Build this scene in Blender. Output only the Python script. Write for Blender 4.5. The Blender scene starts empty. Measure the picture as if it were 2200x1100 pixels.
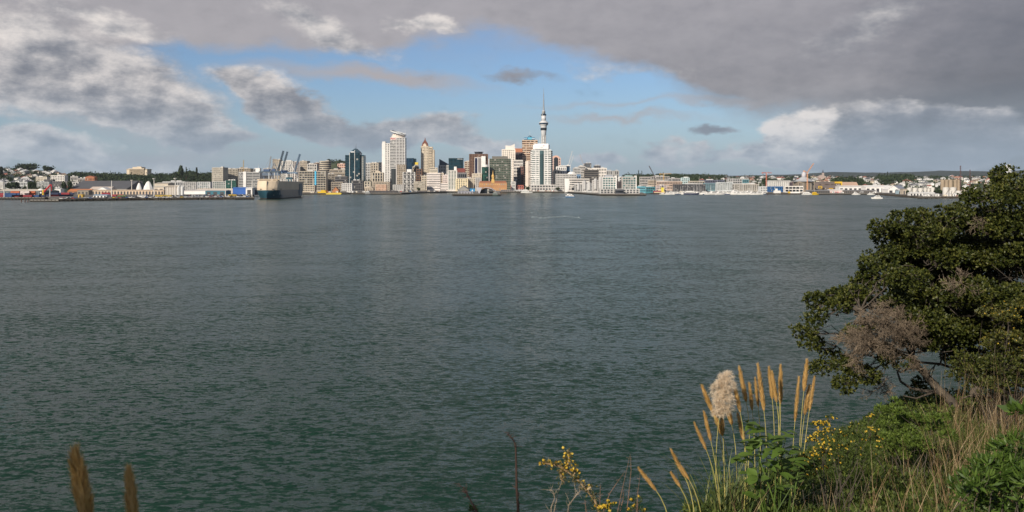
import bpy, math, random
import numpy as np
from mathutils import Vector, Matrix, noise as mn
R = math.radians
C = bpy.context.scene.collection
rnd = random.Random(7)
F, U0, V0, H0 = 1800.0, 1100.0, 397.0, 20.0      # focal length in photo pixels, centre column, eye level row, eye height

# ------------------------------------------------------------------ camera
cd = bpy.data.cameras.new('camera'); cam = bpy.data.objects.new('camera', cd); C.objects.link(cam)
cam.location = (0, 0, H0); cam.rotation_euler = (R(90), 0, 0)
cd.sensor_width = 36; cd.lens = 36*F/2200; cd.shift_y = -153/2200
cd.clip_start = 0.1; cd.clip_end = 80000
cd.dof.use_dof = True; cd.dof.focus_distance = 70; cd.dof.aperture_fstop = 3.5
bpy.context.scene.camera = cam
vs = bpy.context.scene.view_settings
vs.view_transform = 'Standard'; vs.look = 'None'; vs.exposure = 0.0; vs.gamma = 1.0

# ------------------------------------------------------------------ sun
SUN_EL, SUN_AZ = R(28), R(33)                    # azimuth: left of straight behind the camera
sdir = Vector((-math.sin(SUN_AZ)*math.cos(SUN_EL), -math.cos(SUN_AZ)*math.cos(SUN_EL), math.sin(SUN_EL)))
sl = bpy.data.lights.new('sun', 'SUN'); sl.energy = 5.0; sl.angle = R(0.5); sl.color = (1.0, 0.90, 0.77)
so = bpy.data.objects.new('sun', sl); C.objects.link(so)
so.rotation_euler = sdir.to_track_quat('Z', 'Y').to_euler()

# ------------------------------------------------------------------ sky
W = bpy.data.worlds.new('World'); bpy.context.scene.world = W; W.use_nodes = True
nt = W.node_tree; N = nt.nodes; L = nt.links
for n in list(N): N.remove(n)
def nd(t, **k):
    n = N.new(t)
    for a, b in k.items(): setattr(n, a, b)
    return n
def mth(op, a, b=None, c=None, clamp=False):
    n = N.new('ShaderNodeMath'); n.operation = op; n.use_clamp = clamp
    for i, q in enumerate((a, b, c)):
        if q is None: continue
        if isinstance(q, (int, float)): n.inputs[i].default_value = q
        else: L.new(q, n.inputs[i])
    return n.outputs[0]
def vm(op, a, b=None):
    n = N.new('ShaderNodeVectorMath'); n.operation = op
    for i, q in enumerate((a, b)):
        if q is None: continue
        if isinstance(q, tuple): n.inputs[i].default_value = q
        else: L.new(q, n.inputs[i])
    return n
def noise(v, sc, det, rough=0.55, out='Fac', dist=0.0):
    n = N.new('ShaderNodeTexNoise'); n.inputs['Scale'].default_value = sc; n.inputs['Detail'].default_value = det
    n.inputs['Roughness'].default_value = rough; n.inputs['Distortion'].default_value = dist
    L.new(v, n.inputs['Vector']); return n.outputs[out]
def mixc(f, a, b):
    n = N.new('ShaderNodeMix'); n.data_type = 'RGBA'
    for i, q in ((0, f), (6, a), (7, b)):
        if isinstance(q, (int, float)): n.inputs[i].default_value = q
        elif isinstance(q, tuple): n.inputs[i].default_value = (*q, 1)
        else: L.new(q, n.inputs[i])
    return n.outputs[2]
def sms(x, a, b):
    n = N.new('ShaderNodeMapRange'); n.interpolation_type = 'SMOOTHSTEP'
    L.new(x, n.inputs[0]); n.inputs[1].default_value = a; n.inputs[2].default_value = b
    return n.outputs[0]
tc = nd('ShaderNodeTexCoord').outputs['Generated']
sep = nd('ShaderNodeSeparateXYZ'); L.new(tc, sep.inputs[0])
az = mth('ARCTAN2', sep.outputs[0], sep.outputs[1]); el = mth('ARCSINE', sep.outputs[2])
cmb = nd('ShaderNodeCombineXYZ'); L.new(az, cmb.inputs[0]); L.new(el, cmb.inputs[1])
P = cmb.outputs[0]
S = 10.0                                          # 1 / background strength
STR = 0.1
sky = nd('ShaderNodeTexSky', sky_type='NISHITA', sun_disc=False, sun_elevation=SUN_EL, sun_rotation=R(180)+SUN_AZ)
sky.air_density = 1.0; sky.dust_density = 1.2; sky.ozone_density = 1.5
skyc = vm('MULTIPLY', sky.outputs[0], (0.75, 0.88, 1.10)).outputs[0]
# stretch clouds sideways towards the horizon
st = vm('MULTIPLY', P, (1.0, 1.8, 1.0)).outputs[0]
warp = noise(st, 7.0, 5.0, 0.6, 'Color')
wv = vm('MULTIPLY', vm('SUBTRACT', warp, (0.5, 0.5, 0.5)).outputs[0], (0.16, 0.085, 0)).outputs[0]
PW = vm('ADD', P, wv).outputs[0]
def ae(px, py):
    a = math.atan2(px-U0, F); return a, math.atan2((V0-py)*math.cos(a), F)
def blobs(lst):
    tot = None; br = None
    for cx, cy, rx, ry, rot, w, b in lst:
        a, e = ae(cx, cy)
        m = nd('ShaderNodeMapping', vector_type='TEXTURE')
        L.new(PW, m.inputs[0]); m.inputs[1].default_value = (a, e, 0); m.inputs[2].default_value = (0, 0, R(rot))
        m.inputs[3].default_value = (rx/F, ry/F, 1)
        ln = vm('LENGTH', m.outputs[0]).outputs[1]
        v = mth('MULTIPLY', mth('SUBTRACT', 1.0, ln, clamp=True), w)
        tot = v if tot is None else mth('ADD', tot, v)
        vb = mth('MULTIPLY', v, b)
        br = vb if br is None else mth('ADD', br, vb)
    return tot, mth('DIVIDE', br, mth('ADD', tot, 0.001))
# soft high deck (cx, cy, rx, ry, tilt, weight, brightness)
deck, deckb = blobs([
    (900, -330, 2500, 450, 0, 3.0, 1.06), (1980, 40, 720, 300, -8, 1.45, 0.96), (2230, 120, 330, 330, 0, 1.8, 0.52), (1450, 40, 520, 140, -10, 2.0, 0.95),
    (480, 0, 700, 105, 0, 2.0, 1.10), (100, 120, 420, 130, -20, 1.7, 1.0), (800, 168, 340, 34, -3, 1.2, 1.25),
    (1330, 228, 380, 16, 2, 0.6, 1.25), (330, 322, 420, 26, 0, 0.9, 0.95), (1330, 262, 230, 15, 1, 0.9, 1.6), (2080, 300, 380, 120, 0, 1.6, 0.62),
    (1120, 158, 120, 16, -4, 1.0, 0.85), (1750, 120, 420, 150, 0, 1.2, 0.8)])
# heaped cloud
cum, cumb = blobs([
    (210, 150, 280, 85, -20, 2.0, 1.08), (40, 180, 190, 60, -10, 1.7, 1.0), (350, 262, 170, 36, -16, 1.7, 0.88), (630, 248, 140, 52, -14, 2.6, 0.92),
    (560, 190, 110, 48, -10, 1.6, 1.05), (780, 290, 140, 34, -8, 1.6, 0.74), (470, 290, 100, 24, 0, 1.3, 0.85), (930, 285, 110, 42, 0, 1.7, 0.98),
    (1040, 312, 110, 26, 0, 1.5, 1.05), (80, 310, 150, 50, 0, 2.0, 1.12), (220, 345, 280, 30, 0, 1.2, 0.95), (915, 55, 75, 32, -10, 1.5, 1.22),
    (1710, 285, 100, 50, 0, 2.4, 1.5), (1660, 322, 110, 36, 0, 2.2, 1.2), (1880, 305, 220, 48, 0, 3.0, 0.74), (2060, 295, 150, 56, 0, 2.4, 0.72),
    (1880, 338, 300, 24, 0, 2.0, 0.66), (1960, 250, 200, 26, -4, 1.5, 0.92), (1275, 328, 62, 26, 0, 1.8, 0.98), (1425, 328, 58, 26, 0, 1.7, 1.0),
    (1510, 282, 60, 16, 6, 1.5, 0.6), (1505, 326, 38, 16, 0, 1.2, 1.0), (1560, 348, 360, 20, 0, 0.9, 0.95), (690, 60, 190, 50, -20, 1.3, 1.02), (1340, 150, 200, 24, -4, 0.6, 1.0),
    (220, 30, 180, 36, -10, 1.2, 1.12), (1890, 60, 190, 55, 20, 0.8, 0.80)])
n1 = noise(st, 16.0, 9.0, 0.62)
n2 = noise(vm('ADD', st, (-0.013, 0.020, 0)).outputs[0], 16.0, 9.0, 0.62)
nl = noise(st, 3.0, 4.0, 0.5)
beh = sms(mth('ABSOLUTE', az), 0.62, 0.95)        # round the rest of the horizon: broken cloud
up = sms(el, 0.24, 0.45)
gen = mth('MULTIPLY', mth('MAXIMUM', beh, up), sms(nl, 0.36, 0.58))
cd1 = mth('ADD', cum, mth('MULTIPLY', mth('SUBTRACT', n1, 0.5), 1.35))
ca = mth('MAXIMUM', sms(cd1, 0.04, 0.98), mth('MULTIPLY', gen, 0.9))
dk = mth('ADD', deck, mth('MULTIPLY', mth('SUBTRACT', n1, 0.5), 0.42))
da = mth('MULTIPLY', sms(dk, 0.02, 1.15), 0.93)
lit = mth('MULTIPLY', mth('SUBTRACT', n1, n2), 1.5)
shade = mth('ADD', 1.0, lit)
thick = sms(cd1, 0.5, 1.6)
hi0 = sms(el, 0.22, 0.75)
cb = mth('MULTIPLY', mth('ADD', cumb, mth('MULTIPLY', gen, mth('SUBTRACT', 0.9, mth('MULTIPLY', hi0, 0.55)))), mth('SUBTRACT', mth('ADD', 1.06, lit), mth('MULTIPLY', thick, 0.16)))
ccol = vm('SCALE', mixc(sms(cb, 0.6, 1.6), (0.265, 0.285, 0.335), (0.84, 0.78, 0.74))); L.new(mth('MULTIPLY', sms(cb, -0.75, 1.25), S), ccol.inputs['Scale'])
hi = sms(el, 0.22, 0.75)
db = mth('MULTIPLY', mth('MULTIPLY', mth('MAXIMUM', deckb, up), mth('SUBTRACT', 1.0, mth('MULTIPLY', hi, 0.6))), mth('ADD', 1.0, mth('MULTIPLY', lit, 0.22)))
dcol = vm('SCALE', mixc(sms(db, 0.5, 1.2), (0.115, 0.115, 0.13), (0.44, 0.41, 0.42))); dcol.inputs['Scale'].default_value = S
c1 = mixc(da, skyc, dcol.outputs[0])
c2 = mixc(ca, c1, ccol.outputs[0])
# a milky band low on the horizon
hz = mth('MULTIPLY', mth('SUBTRACT', 1.0, sms(mth('ABSOLUTE', el), 0.0, 0.12)), 0.62)
c3 = mixc(hz, c2, (0.41*S, 0.53*S, 0.65*S))
bg = nd('ShaderNodeBackground'); L.new(c3, bg.inputs[0]); bg.inputs[1].default_value = STR
wo = nd('ShaderNodeOutputWorld'); L.new(bg.outputs[0], wo.inputs[0])
W.cycles.sampling_method = 'MANUAL'; W.cycles.sample_map_resolution = 512

# ------------------------------------------------------------------ materials
MC = {}
def newmat(name):
    m = bpy.data.materials.new(name); m.use_nodes = True; t = m.node_tree
    return m, t, t.nodes['Principled BSDF'], t.nodes, t.links
def mat(col, rough=0.75, var=0.14, sc=0.06, metal=0.0, name='paint', spec=0.4):
    """plain surface with weathering that follows the object"""
    k = (tuple(col), rough, var, sc, metal)
    if k in MC: return MC[k]
    m, t, b, n, l = newmat(name)
    b.inputs['Roughness'].default_value = rough; b.inputs['Metallic'].default_value = metal; b.inputs['Specular IOR Level'].default_value = spec
    tcn = n.new('ShaderNodeTexCoord'); nz = n.new('ShaderNodeTexNoise'); nz.inputs['Scale'].default_value = sc; nz.inputs['Detail'].default_value = 5
    l.new(tcn.outputs['Object'], nz.inputs['Vector'])
    mr = n.new('ShaderNodeMapRange'); mr.inputs[1].default_value = 0.3; mr.inputs[2].default_value = 0.7
    mr.inputs[3].default_value = 1-var; mr.inputs[4].default_value = 1+var*0.6; l.new(nz.outputs['Fac'], mr.inputs[0])
    oi = n.new('ShaderNodeObjectInfo'); mo = n.new('ShaderNodeMapRange'); mo.inputs[3].default_value = 1-var*0.4; mo.inputs[4].default_value = 1+var*0.4
    l.new(oi.outputs['Random'], mo.inputs[0])
    mm = n.new('ShaderNodeMath'); mm.operation = 'MULTIPLY'; l.new(mr.outputs[0], mm.inputs[0]); l.new(mo.outputs[0], mm.inputs[1])
    v = n.new('ShaderNodeVectorMath'); v.operation = 'SCALE'; v.inputs[0].default_value = col; l.new(mm.outputs[0], v.inputs['Scale'])
    l.new(v.outputs[0], b.inputs['Base Color']); MC[k] = m; return m
def glass(col, cell=3.4, lo=0.5, hi=2.2, rough=0.12, blind=0.12):
    """window glass; every pane-sized cell has its own tint, some have pale blinds"""
    k = ('g', tuple(col), cell, blind)
    if k in MC: return MC[k]
    m, t, b, n, l = newmat('window_glass')
    b.inputs['Roughness'].default_value = rough; b.inputs['Specular IOR Level'].default_value = 0.32
    tcn = n.new('ShaderNodeTexCoord'); sn = n.new('ShaderNodeVectorMath'); sn.operation = 'SNAP'
    sn.inputs[1].default_value = (cell, cell, 100); l.new(tcn.outputs['Object'], sn.inputs[0])
    oi = n.new('ShaderNodeObjectInfo'); ad = n.new('ShaderNodeVectorMath'); ad.operation = 'ADD'; l.new(sn.outputs[0], ad.inputs[0])
    l.new(oi.outputs['Random'], ad.inputs[1])
    wn = n.new('ShaderNodeTexWhiteNoise'); wn.noise_dimensions = '3D'; l.new(ad.outputs[0], wn.inputs[0])
    mr = n.new('ShaderNodeMapRange'); mr.inputs[3].default_value = lo; mr.inputs[4].default_value = hi; l.new(wn.outputs[0], mr.inputs[0])
    v = n.new('ShaderNodeVectorMath'); v.operation = 'SCALE'; v.inputs[0].default_value = col; l.new(mr.outputs[0], v.inputs['Scale'])
    gt = n.new('ShaderNodeMath'); gt.operation = 'LESS_THAN'; l.new(wn.outputs[0], gt.inputs[0]); gt.inputs[1].default_value = blind
    mx = n.new('ShaderNodeMix'); mx.data_type = 'RGBA'; l.new(gt.outputs[0], mx.inputs[0]); l.new(v.outputs[0], mx.inputs[6]); mx.inputs[7].default_value = (0.35, 0.34, 0.31, 1)
    l.new(mx.outputs[2], b.inputs['Base Color']); MC[k] = m; return m
def leafmat(name, cols, rough=0.45, trans=0.25, sc=1.2, spec=0.4):
    """foliage: every leaf and every clump its own tint, some light through the blade"""
    m, t, b, n, l = newmat(name)
    g = n.new('ShaderNodeNewGeometry'); tcn = n.new('ShaderNodeTexCoord'); nz = n.new('ShaderNodeTexNoise')
    nz.inputs['Scale'].default_value = sc; nz.inputs['Detail'].default_value = 2; l.new(tcn.outputs['Object'], nz.inputs['Vector'])
    a = n.new('ShaderNodeMath'); a.operation = 'ADD'; l.new(g.outputs['Random Per Island'], a.inputs[0]); l.new(nz.outputs['Fac'], a.inputs[1])
    s = n.new('ShaderNodeMath'); s.operation = 'MULTIPLY_ADD'; l.new(a.outputs[0], s.inputs[0]); s.inputs[1].default_value = 0.85; s.inputs[2].default_value = -0.35
    r = n.new('ShaderNodeValToRGB'); l.new(s.outputs[0], r.inputs[0])
    e = r.color_ramp.elements
    while len(e) < len(cols): e.new(0.5)
    for i, c in enumerate(cols): e[i].position = i/(len(cols)-1); e[i].color = (*c, 1)
    l.new(r.outputs[0], b.inputs['Base Color']); b.inputs['Roughness'].default_value = rough; b.inputs['Specular IOR Level'].default_value = spec
    if trans:
        tr = n.new('ShaderNodeBsdfTranslucent'); l.new(r.outputs[0], tr.inputs[0]); ms = n.new('ShaderNodeMixShader'); ms.inputs[0].default_value = trans
        l.new(b.outputs[0], ms.inputs[1]); l.new(tr.outputs[0], ms.inputs[2]); l.new(ms.outputs[0], n['Material Output'].inputs[0])
    return m

# ------------------------------------------------------------------ mesh helpers
class MB:
    def __init__(s): s.v = []; s.f = []; s.m = []
    def box(s, cx, cy, cz, sx, sy, sz, mi=0, rz=0.0, skip_bottom=False):
        b = len(s.v); c, q = math.cos(rz), math.sin(rz)
        for dz in (-.5, .5):
            for dx, dy in ((-.5, -.5), (.5, -.5), (.5, .5), (-.5, .5)):
                x, y = dx*sx, dy*sy; s.v.append((cx+x*c-y*q, cy+x*q+y*c, cz+dz*sz))
        for f in ((0, 3, 2, 1), (4, 5, 6, 7), (0, 1, 5, 4), (1, 2, 6, 5), (2, 3, 7, 6), (3, 0, 4, 7)):
            s.f.append(tuple(b+i for i in f)); s.m.append(mi)
        return s
    def bb(s, x0, x1, y0, y1, z0, z1, mi=0): return s.box((x0+x1)/2, (y0+y1)/2, (z0+z1)/2, x1-x0, y1-y0, z1-z0, mi)
    def prism(s, pts, z0, z1, mi=0, zt=None):
        b = len(s.v); n = len(pts)
        for x, y in pts: s.v.append((x, y, z0))
        for i, (x, y) in enumerate(pts): s.v.append((x, y, z1 if zt is None else zt[i]))
        s.f.append(tuple(range(b+n-1, b-1, -1))); s.f.append(tuple(range(b+n, b+2*n))); s.m += [mi, mi]
        for i in range(n):
            j = (i+1) % n; s.f.append((b+i, b+j, b+n+j, b+n+i)); s.m.append(mi)
        return s
    def prof(s, pts, y0, y1, mi=0):
        """outline in x-z pushed along y"""
        b = len(s.v); n = len(pts)
        for y in (y0, y1):
            for x, z in pts: s.v.append((x, y, z))
        s.f.append(tuple(range(b, b+n))); s.f.append(tuple(range(b+2*n-1, b+n-1, -1))); s.m += [mi, mi]
        for i in range(n):
            j = (i+1) % n; s.f.append((b+j, b+i, b+n+i, b+n+j)); s.m.append(mi)
        return s
    def lathe(s, prf, cx=0, cy=0, n=16, mi=0, sx=1, sy=1, cap=True, ph=0.0):
        b = len(s.v)
        for r, z in prf:
            for k in range(n):
                a = 2*math.pi*k/n+ph; s.v.append((cx+r*sx*math.cos(a), cy+r*sy*math.sin(a), z))
        for i in range(len(prf)-1):
            for k in range(n):
                j = (k+1) % n; s.f.append((b+i*n+k, b+i*n+j, b+(i+1)*n+j, b+(i+1)*n+k)); s.m.append(mi)
        if cap:
            s.f.append(tuple(b+k for k in range(n-1, -1, -1))); o = b+(len(prf)-1)*n; s.f.append(tuple(o+k for k in range(n))); s.m += [mi, mi]
        return s
    def tube(s, pts, rad, n=6, mi=0):
        b = len(s.v); pts = [Vector(p) for p in pts]; m = len(pts)
        if not hasattr(rad, '__len__'): rad = [rad]*m
        up = Vector((0.31, 0.2, 0.93))
        for i, p in enumerate(pts):
            d = (pts[min(i+1, m-1)]-pts[max(i-1, 0)])
            if d.length < 1e-9: d = Vector((0, 0, 1))
            d.normalize(); a = d.cross(up)
            if a.length < 1e-3: a = d.cross(Vector((1, 0, 0)))
            a.normalize(); c = d.cross(a)
            for k in range(n):
                t = 2*math.pi*k/n; s.v.append(tuple(p+(a*math.cos(t)+c*math.sin(t))*rad[i]))
        for i in range(m-1):
            for k in range(n):
                j = (k+1) % n; s.f.append((b+i*n+k, b+i*n+j, b+(i+1)*n+j, b+(i+1)*n+k)); s.m.append(mi)
        s.f.append(tuple(b+k for k in range(n-1, -1, -1))); o = b+(m-1)*n; s.f.append(tuple(o+k for k in range(n))); s.m += [mi, mi]
        return s
    def add(s, V, Fc, mi=0):
        b = len(s.v); s.v += [tuple(p) for p in V]
        for f in Fc: s.f.append(tuple(b+i for i in f)); s.m.append(mi)
        return s
    def build(s, name, mats, parent=None, loc=None, smooth=False):
        me = bpy.data.meshes.new(name); me.from_pydata(s.v, [], s.f)
        if not isinstance(mats, (list, tuple)): mats = [mats]
        for q in mats: me.materials.append(q)
        if len(mats) > 1: me.polygons.foreach_set('material_index', s.m)
        if smooth: me.polygons.foreach_set('use_smooth', [True]*len(me.polygons))
        me.update(); o = bpy.data.objects.new(name, me); C.objects.link(o)
        if parent: o.parent = parent
        if loc: o.location = loc
        return o
def npmesh(name, V, Fq, mats, parent=None, mi=None, smooth=False):
    """mesh from numpy arrays: V (n,3), Fq (m,k)"""
    me = bpy.data.meshes.new(name); k = Fq.shape[1]
    me.vertices.add(len(V)); me.vertices.foreach_set('co', np.ascontiguousarray(V, dtype=np.float32).ravel())
    me.loops.add(Fq.size); me.loops.foreach_set('vertex_index', Fq.ravel().astype(np.int32))
    me.polygons.add(len(Fq)); me.polygons.foreach_set('loop_start', np.arange(0, Fq.size, k, dtype=np.int32)); me.polygons.foreach_set('loop_total', np.full(len(Fq), k, dtype=np.int32))
    if not isinstance(mats, (list, tuple)): mats = [mats]
    for q in mats: me.materials.append(q)
    if mi is not None: me.polygons.foreach_set('material_index', np.asarray(mi, dtype=np.int32))
    if smooth: me.polygons.foreach_set('use_smooth', np.ones(len(Fq), dtype=bool))
    me.update(calc_edges=True); me.validate(); o = bpy.data.objects.new(name, me); C.objects.link(o)
    if parent: o.parent = parent
    return o
def tag(o, label, cat, group=None, kind=None):
    o['label'] = label; o['category'] = cat
    if group: o['group'] = group
    if kind: o['kind'] = kind
    return o
def root(name, label, cat, loc=(0, 0, 0), rz=0.0, group=None):
    o = bpy.data.objects.new(name, None); C.objects.link(o); o.location = loc; o.rotation_euler = (0, 0, rz); o.empty_display_size = 0.1
    return tag(o, label, cat, group)
def dup(o, loc, rz=0.0, sc=1.0, label=None):
    r = o.copy(); C.objects.link(r); r.location = loc; r.rotation_euler = (0, 0, rz); r.scale = (sc, sc, sc) if not isinstance(sc, tuple) else sc
    if label: r['label'] = label
    for ch in list(o.children):
        c = ch.copy(); C.objects.link(c); c.parent = r
        for g in ch.children:
            d = g.copy(); C.objects.link(d); d.parent = c
    return r
def X(u, Y): return (u-U0)/F*Y
def Z(v, Y): return H0-(v-V0)/F*Y
def at(u, v, Y): return Vector((X(u, Y), Y, Z(v, Y)))

# ------------------------------------------------------------------ land and water
coastU = [-900, 0, 95, 104, 122, 126, 300, 538, 548, 640, 700, 780, 960, 1080, 1230, 1386, 1450, 1640, 1880, 1975, 2200, 3200]
coastY = [1143, 1143, 1143, 1143, 1010, 1010, 1090, 1160, 1700, 1720, 1740, 1830, 2130, 2200, 2180, 1980, 1800, 1790, 1714, 1241, 1241, 1241]
ridU = [-900, 0, 40, 75, 110, 150, 250, 300, 450, 560, 680, 705, 730, 770, 830, 1000, 1200, 1330, 1450, 1560, 1650, 1760, 1900, 2100, 2400, 3200]
ridV = [370, 369, 367, 366, 369, 378, 380, 381, 378, 380, 362, 349, 345, 350, 376, 390, 390, 381, 380, 382, 382, 382.5, 382.5, 382, 381, 381]
def coast(u): return np.interp(u, coastU, coastY)
def rY(u): return np.interp(u, [0, 600, 690, 780, 900, 1300, 3200], [3300, 3400, 5000, 5000, 4200, 4500, 4500])
def rF(u): return np.interp(u, [0, 150, 400, 600, 1200, 1500, 3200], [1650, 2300, 2500, 2500, 2500, 2300, 2000])
def gz(u, Y):
    u = np.asarray(u, float); Y = np.asarray(Y, float)
    yr = rY(u); yf = rF(u); zr = H0+(V0-np.interp(u, ridU, ridV))/F*yr
    t = np.clip((Y-yf)/(yr-yf), 0, 1); t2 = np.clip((Y-yr)/(yr*0.5), 0, 1)
    z = 3.0+(zr-3.0)*(t*t*(3-2*t)*0.45+t*0.55)-(zr*0.45)*(t2*t2*(3-2*t2))
    return z
def fbm2(x, y, seed=0, oct=4):
    r = np.zeros(np.broadcast(x, y).shape); a = 1.0; rs = np.random.RandomState(seed)
    for i in range(oct):
        for k in range(4):
            th = rs.rand()*6.283; ph = rs.rand()*6.283; f = (0.7+0.6*rs.rand())*2**i
            r += a*0.35*np.sin(f*(x*math.cos(th)+y*math.sin(th))+ph+1.3*np.sin(f*0.7*(y*math.cos(th)-x*math.sin(th))+ph*2))
        a *= 0.5
    return r
us = np.unique(np.concatenate([np.arange(-900, 3200, 8.0), [538, 548, 104, 122]])); ts = np.concatenate([[0, 0, 0.004], np.linspace(0.01, 1, 110)**1.4])
UU, TT = np.meshgrid(us, ts); CY = coast(UU); YY = CY+(9000-CY)*TT
ZZ = gz(UU, YY)+np.where(YY > rF(UU), 1.0, 0.0)*np.clip((YY-rF(UU))/400, 0, 1)*4.0*fbm2(UU*YY/F/130, YY/130, 3)
ZZ[0, :] = -4.0
XX = (UU-U0)/F*YY
V = np.stack([XX, YY, ZZ], -1).reshape(-1, 3); nr, nc = UU.shape
idx = np.arange(nr*nc).reshape(nr, nc)
Fq = np.stack([idx[:-1, :-1], idx[:-1, 1:], idx[1:, 1:], idx[1:, :-1]], -1).reshape(-1, 4)
m, t, b, n, l = newmat('land'); b.inputs['Roughness'].default_value = 0.95
g = n.new('ShaderNodeNewGeometry'); sp = n.new('ShaderNodeSeparateXYZ'); l.new(g.outputs['Position'], sp.inputs[0])
nz = n.new('ShaderNodeTexNoise'); nz.inputs['Scale'].default_value = 0.012; nz.inputs['Detail'].default_value = 8; l.new(g.outputs['Position'], nz.inputs['Vector'])
rp = n.new('ShaderNodeValToRGB'); l.new(nz.outputs['Fac'], rp.inputs[0])
rp.color_ramp.elements[0].position = 0.35; rp.color_ramp.elements[0].color = (0.02, 0.035, 0.014, 1)
rp.color_ramp.elements[1].position = 0.68; rp.color_ramp.elements[1].color = (0.085, 0.105, 0.035, 1)
mr = n.new('ShaderNodeMapRange'); mr.inputs[1].default_value = 3.6; mr.inputs[2].default_value = 7; l.new(sp.outputs[2], mr.inputs[0])
nz2 = n.new('ShaderNodeTexNoise'); nz2.inputs['Scale'].default_value = 0.05; nz2.inputs['Detail'].default_value = 6; l.new(g.outputs['Position'], nz2.inputs['Vector'])
rp2 = n.new('ShaderNodeValToRGB'); l.new(nz2.outputs['Fac'], rp2.inputs[0]); rp2.color_ramp.elements[0].color = (0.05, 0.05, 0.047, 1); rp2.color_ramp.elements[1].color = (0.22, 0.2, 0.175, 1)
mx = n.new('ShaderNodeMix'); mx.data_type = 'RGBA'; l.new(mr.outputs[0], mx.inputs[0]); l.new(rp2.outputs[0], mx.inputs[6]); l.new(rp.outputs[0], mx.inputs[7])
mr3 = n.new('ShaderNodeMapRange'); mr3.inputs[1].default_value = 1.2; mr3.inputs[2].default_value = 2.7; l.new(sp.outputs[2], mr3.inputs[0])
mx2 = n.new('ShaderNodeMix'); mx2.data_type = 'RGBA'; l.new(mr3.outputs[0], mx2.inputs[0]); mx2.inputs[6].default_value = (0.035, 0.03, 0.024, 1); l.new(mx.outputs[2], mx2.inputs[7])
l.new(mx2.outputs[2], b.inputs['Base Color'])
land = npmesh('land', V, Fq, m); land['kind'] = 'structure'

# far range of hills
fu = np.arange(-1500, 3800, 6.0)
fv = np.interp(fu, [-1500, 0, 400, 900, 1100, 1340, 1500, 1725, 1760, 1790, 1830, 1880, 1900, 1935, 1985, 2020, 2080, 2120, 2160, 2200, 2600, 3800],
               [384, 385, 386, 388, 386, 380, 379, 374, 371, 369, 371.5, 370.5, 371.5, 369.5, 368.5, 366.5, 367, 369, 368, 366, 362, 372])
fv = fv+0.5*fbm2(fu/14, fu*0, 5)
rows = []
for k, (yy, q) in enumerate(((10500, 0.0), (11500, 0.35), (12500, 0.7), (13300, 0.9), (14000, 1.0), (16000, 0.7))):
    zt = (H0+(V0-fv)/F*14000)*q; x = (fu-U0)/F*14000+0*yy
    zt = zt+(0 if k in (0, 4) else 1)*14*fbm2(x/500, yy/500+fu*0, 8)
    rows.append(np.stack([x, np.full_like(x, yy), zt], -1))
V = np.stack(rows).reshape(-1, 3); nr, nc = len(rows), len(fu); idx = np.arange(nr*nc).reshape(nr, nc)
Fq = np.stack([idx[:-1, :-1], idx[:-1, 1:], idx[1:, 1:], idx[1:, :-1]], -1).reshape(-1, 4)
hl = npmesh('hills', V, Fq, mat((0.035, 0.05, 0.035), 0.95, 0.35, 0.002, name='far_hills'), smooth=True); hl['kind'] = 'structure'

# water: one sheet to beyond the land
V = np.array([[-16000, -400, 0], [16000, -400, 0], [16000, 11000, 0], [-16000, 11000, 0]], float)
m, t, b, n, l = newmat('water')
WATER = b
b.inputs['Base Color'].default_value = (0.011, 0.037, 0.023, 1); b.inputs['Roughness'].default_value = 0.22; b.inputs['Specular IOR Level'].default_value = 0.25; b.inputs['IOR'].default_value = 1.333
g = n.new('ShaderNodeNewGeometry'); pos = g.outputs['Position']
def wn(scx, scy, rot, det, dist=0.6):
    mp = n.new('ShaderNodeMapping'); l.new(pos, mp.inputs[0]); mp.inputs[2].default_value = (0, 0, R(rot)); mp.inputs[3].default_value = (scx, scy, 1)
    z = n.new('ShaderNodeTexNoise'); z.inputs['Scale'].default_value = 1; z.inputs['Detail'].default_value = det; z.inputs['Roughness'].default_value = 0.5; z.inputs['Distortion'].default_value = dist
    l.new(mp.outputs[0], z.inputs['Vector']); return z
def vv(op, a, bq=None, sc=None):
    q = n.new('ShaderNodeVectorMath'); q.operation = op
    for i, w in enumerate((a, bq)):
        if w is None: continue
        if isinstance(w, tuple): q.inputs[i].default_value = w
        else: l.new(w, q.inputs[i])
    if sc is not None:
        if isinstance(sc, float): q.inputs['Scale'].default_value = sc
        else: l.new(sc, q.inputs['Scale'])
    return q.outputs[0]
gust = wn(0.006, 0.0035, 12, 5); gm = n.new('ShaderNodeMapRange'); gm.inputs[1].default_value = 0.33; gm.inputs[2].default_value = 0.68
gm.inputs[3].default_value = 0.5; gm.inputs[4].default_value = 1.4; l.new(gust.outputs['Fac'], gm.inputs[0])
half = (0.5, 0.5, 0.5)
a1 = vv('SCALE', vv('SUBTRACT', wn(0.85, 2.0, 20, 5).outputs['Color'], half), sc=1.45)
a2 = vv('SCALE', vv('SUBTRACT', wn(2.4, 4.4, -8, 3).outputs['Color'], half), sc=1.05)
a3 = vv('SCALE', vv('SUBTRACT', wn(0.05, 0.11, 10, 2).outputs['Color'], half), sc=0.36)
a4 = vv('SCALE', vv('SUBTRACT', wn(5.0, 8.5, 5, 2).outputs['Color'], half), sc=0.55)
sm = vv('SCALE', vv('ADD', vv('ADD', a1, a2), vv('ADD', a3, a4)), sc=gm.outputs[0])
g2 = wn(0.035, 0.011, 24, 4); gm2 = n.new('ShaderNodeMapRange'); gm2.inputs[1].default_value = 0.35; gm2.inputs[2].default_value = 0.65
gm2.inputs[3].default_value = 0.6; gm2.inputs[4].default_value = 1.3; l.new(g2.outputs['Fac'], gm2.inputs[0]); sm = vv('SCALE', sm, sc=gm2.outputs[0])
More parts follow.
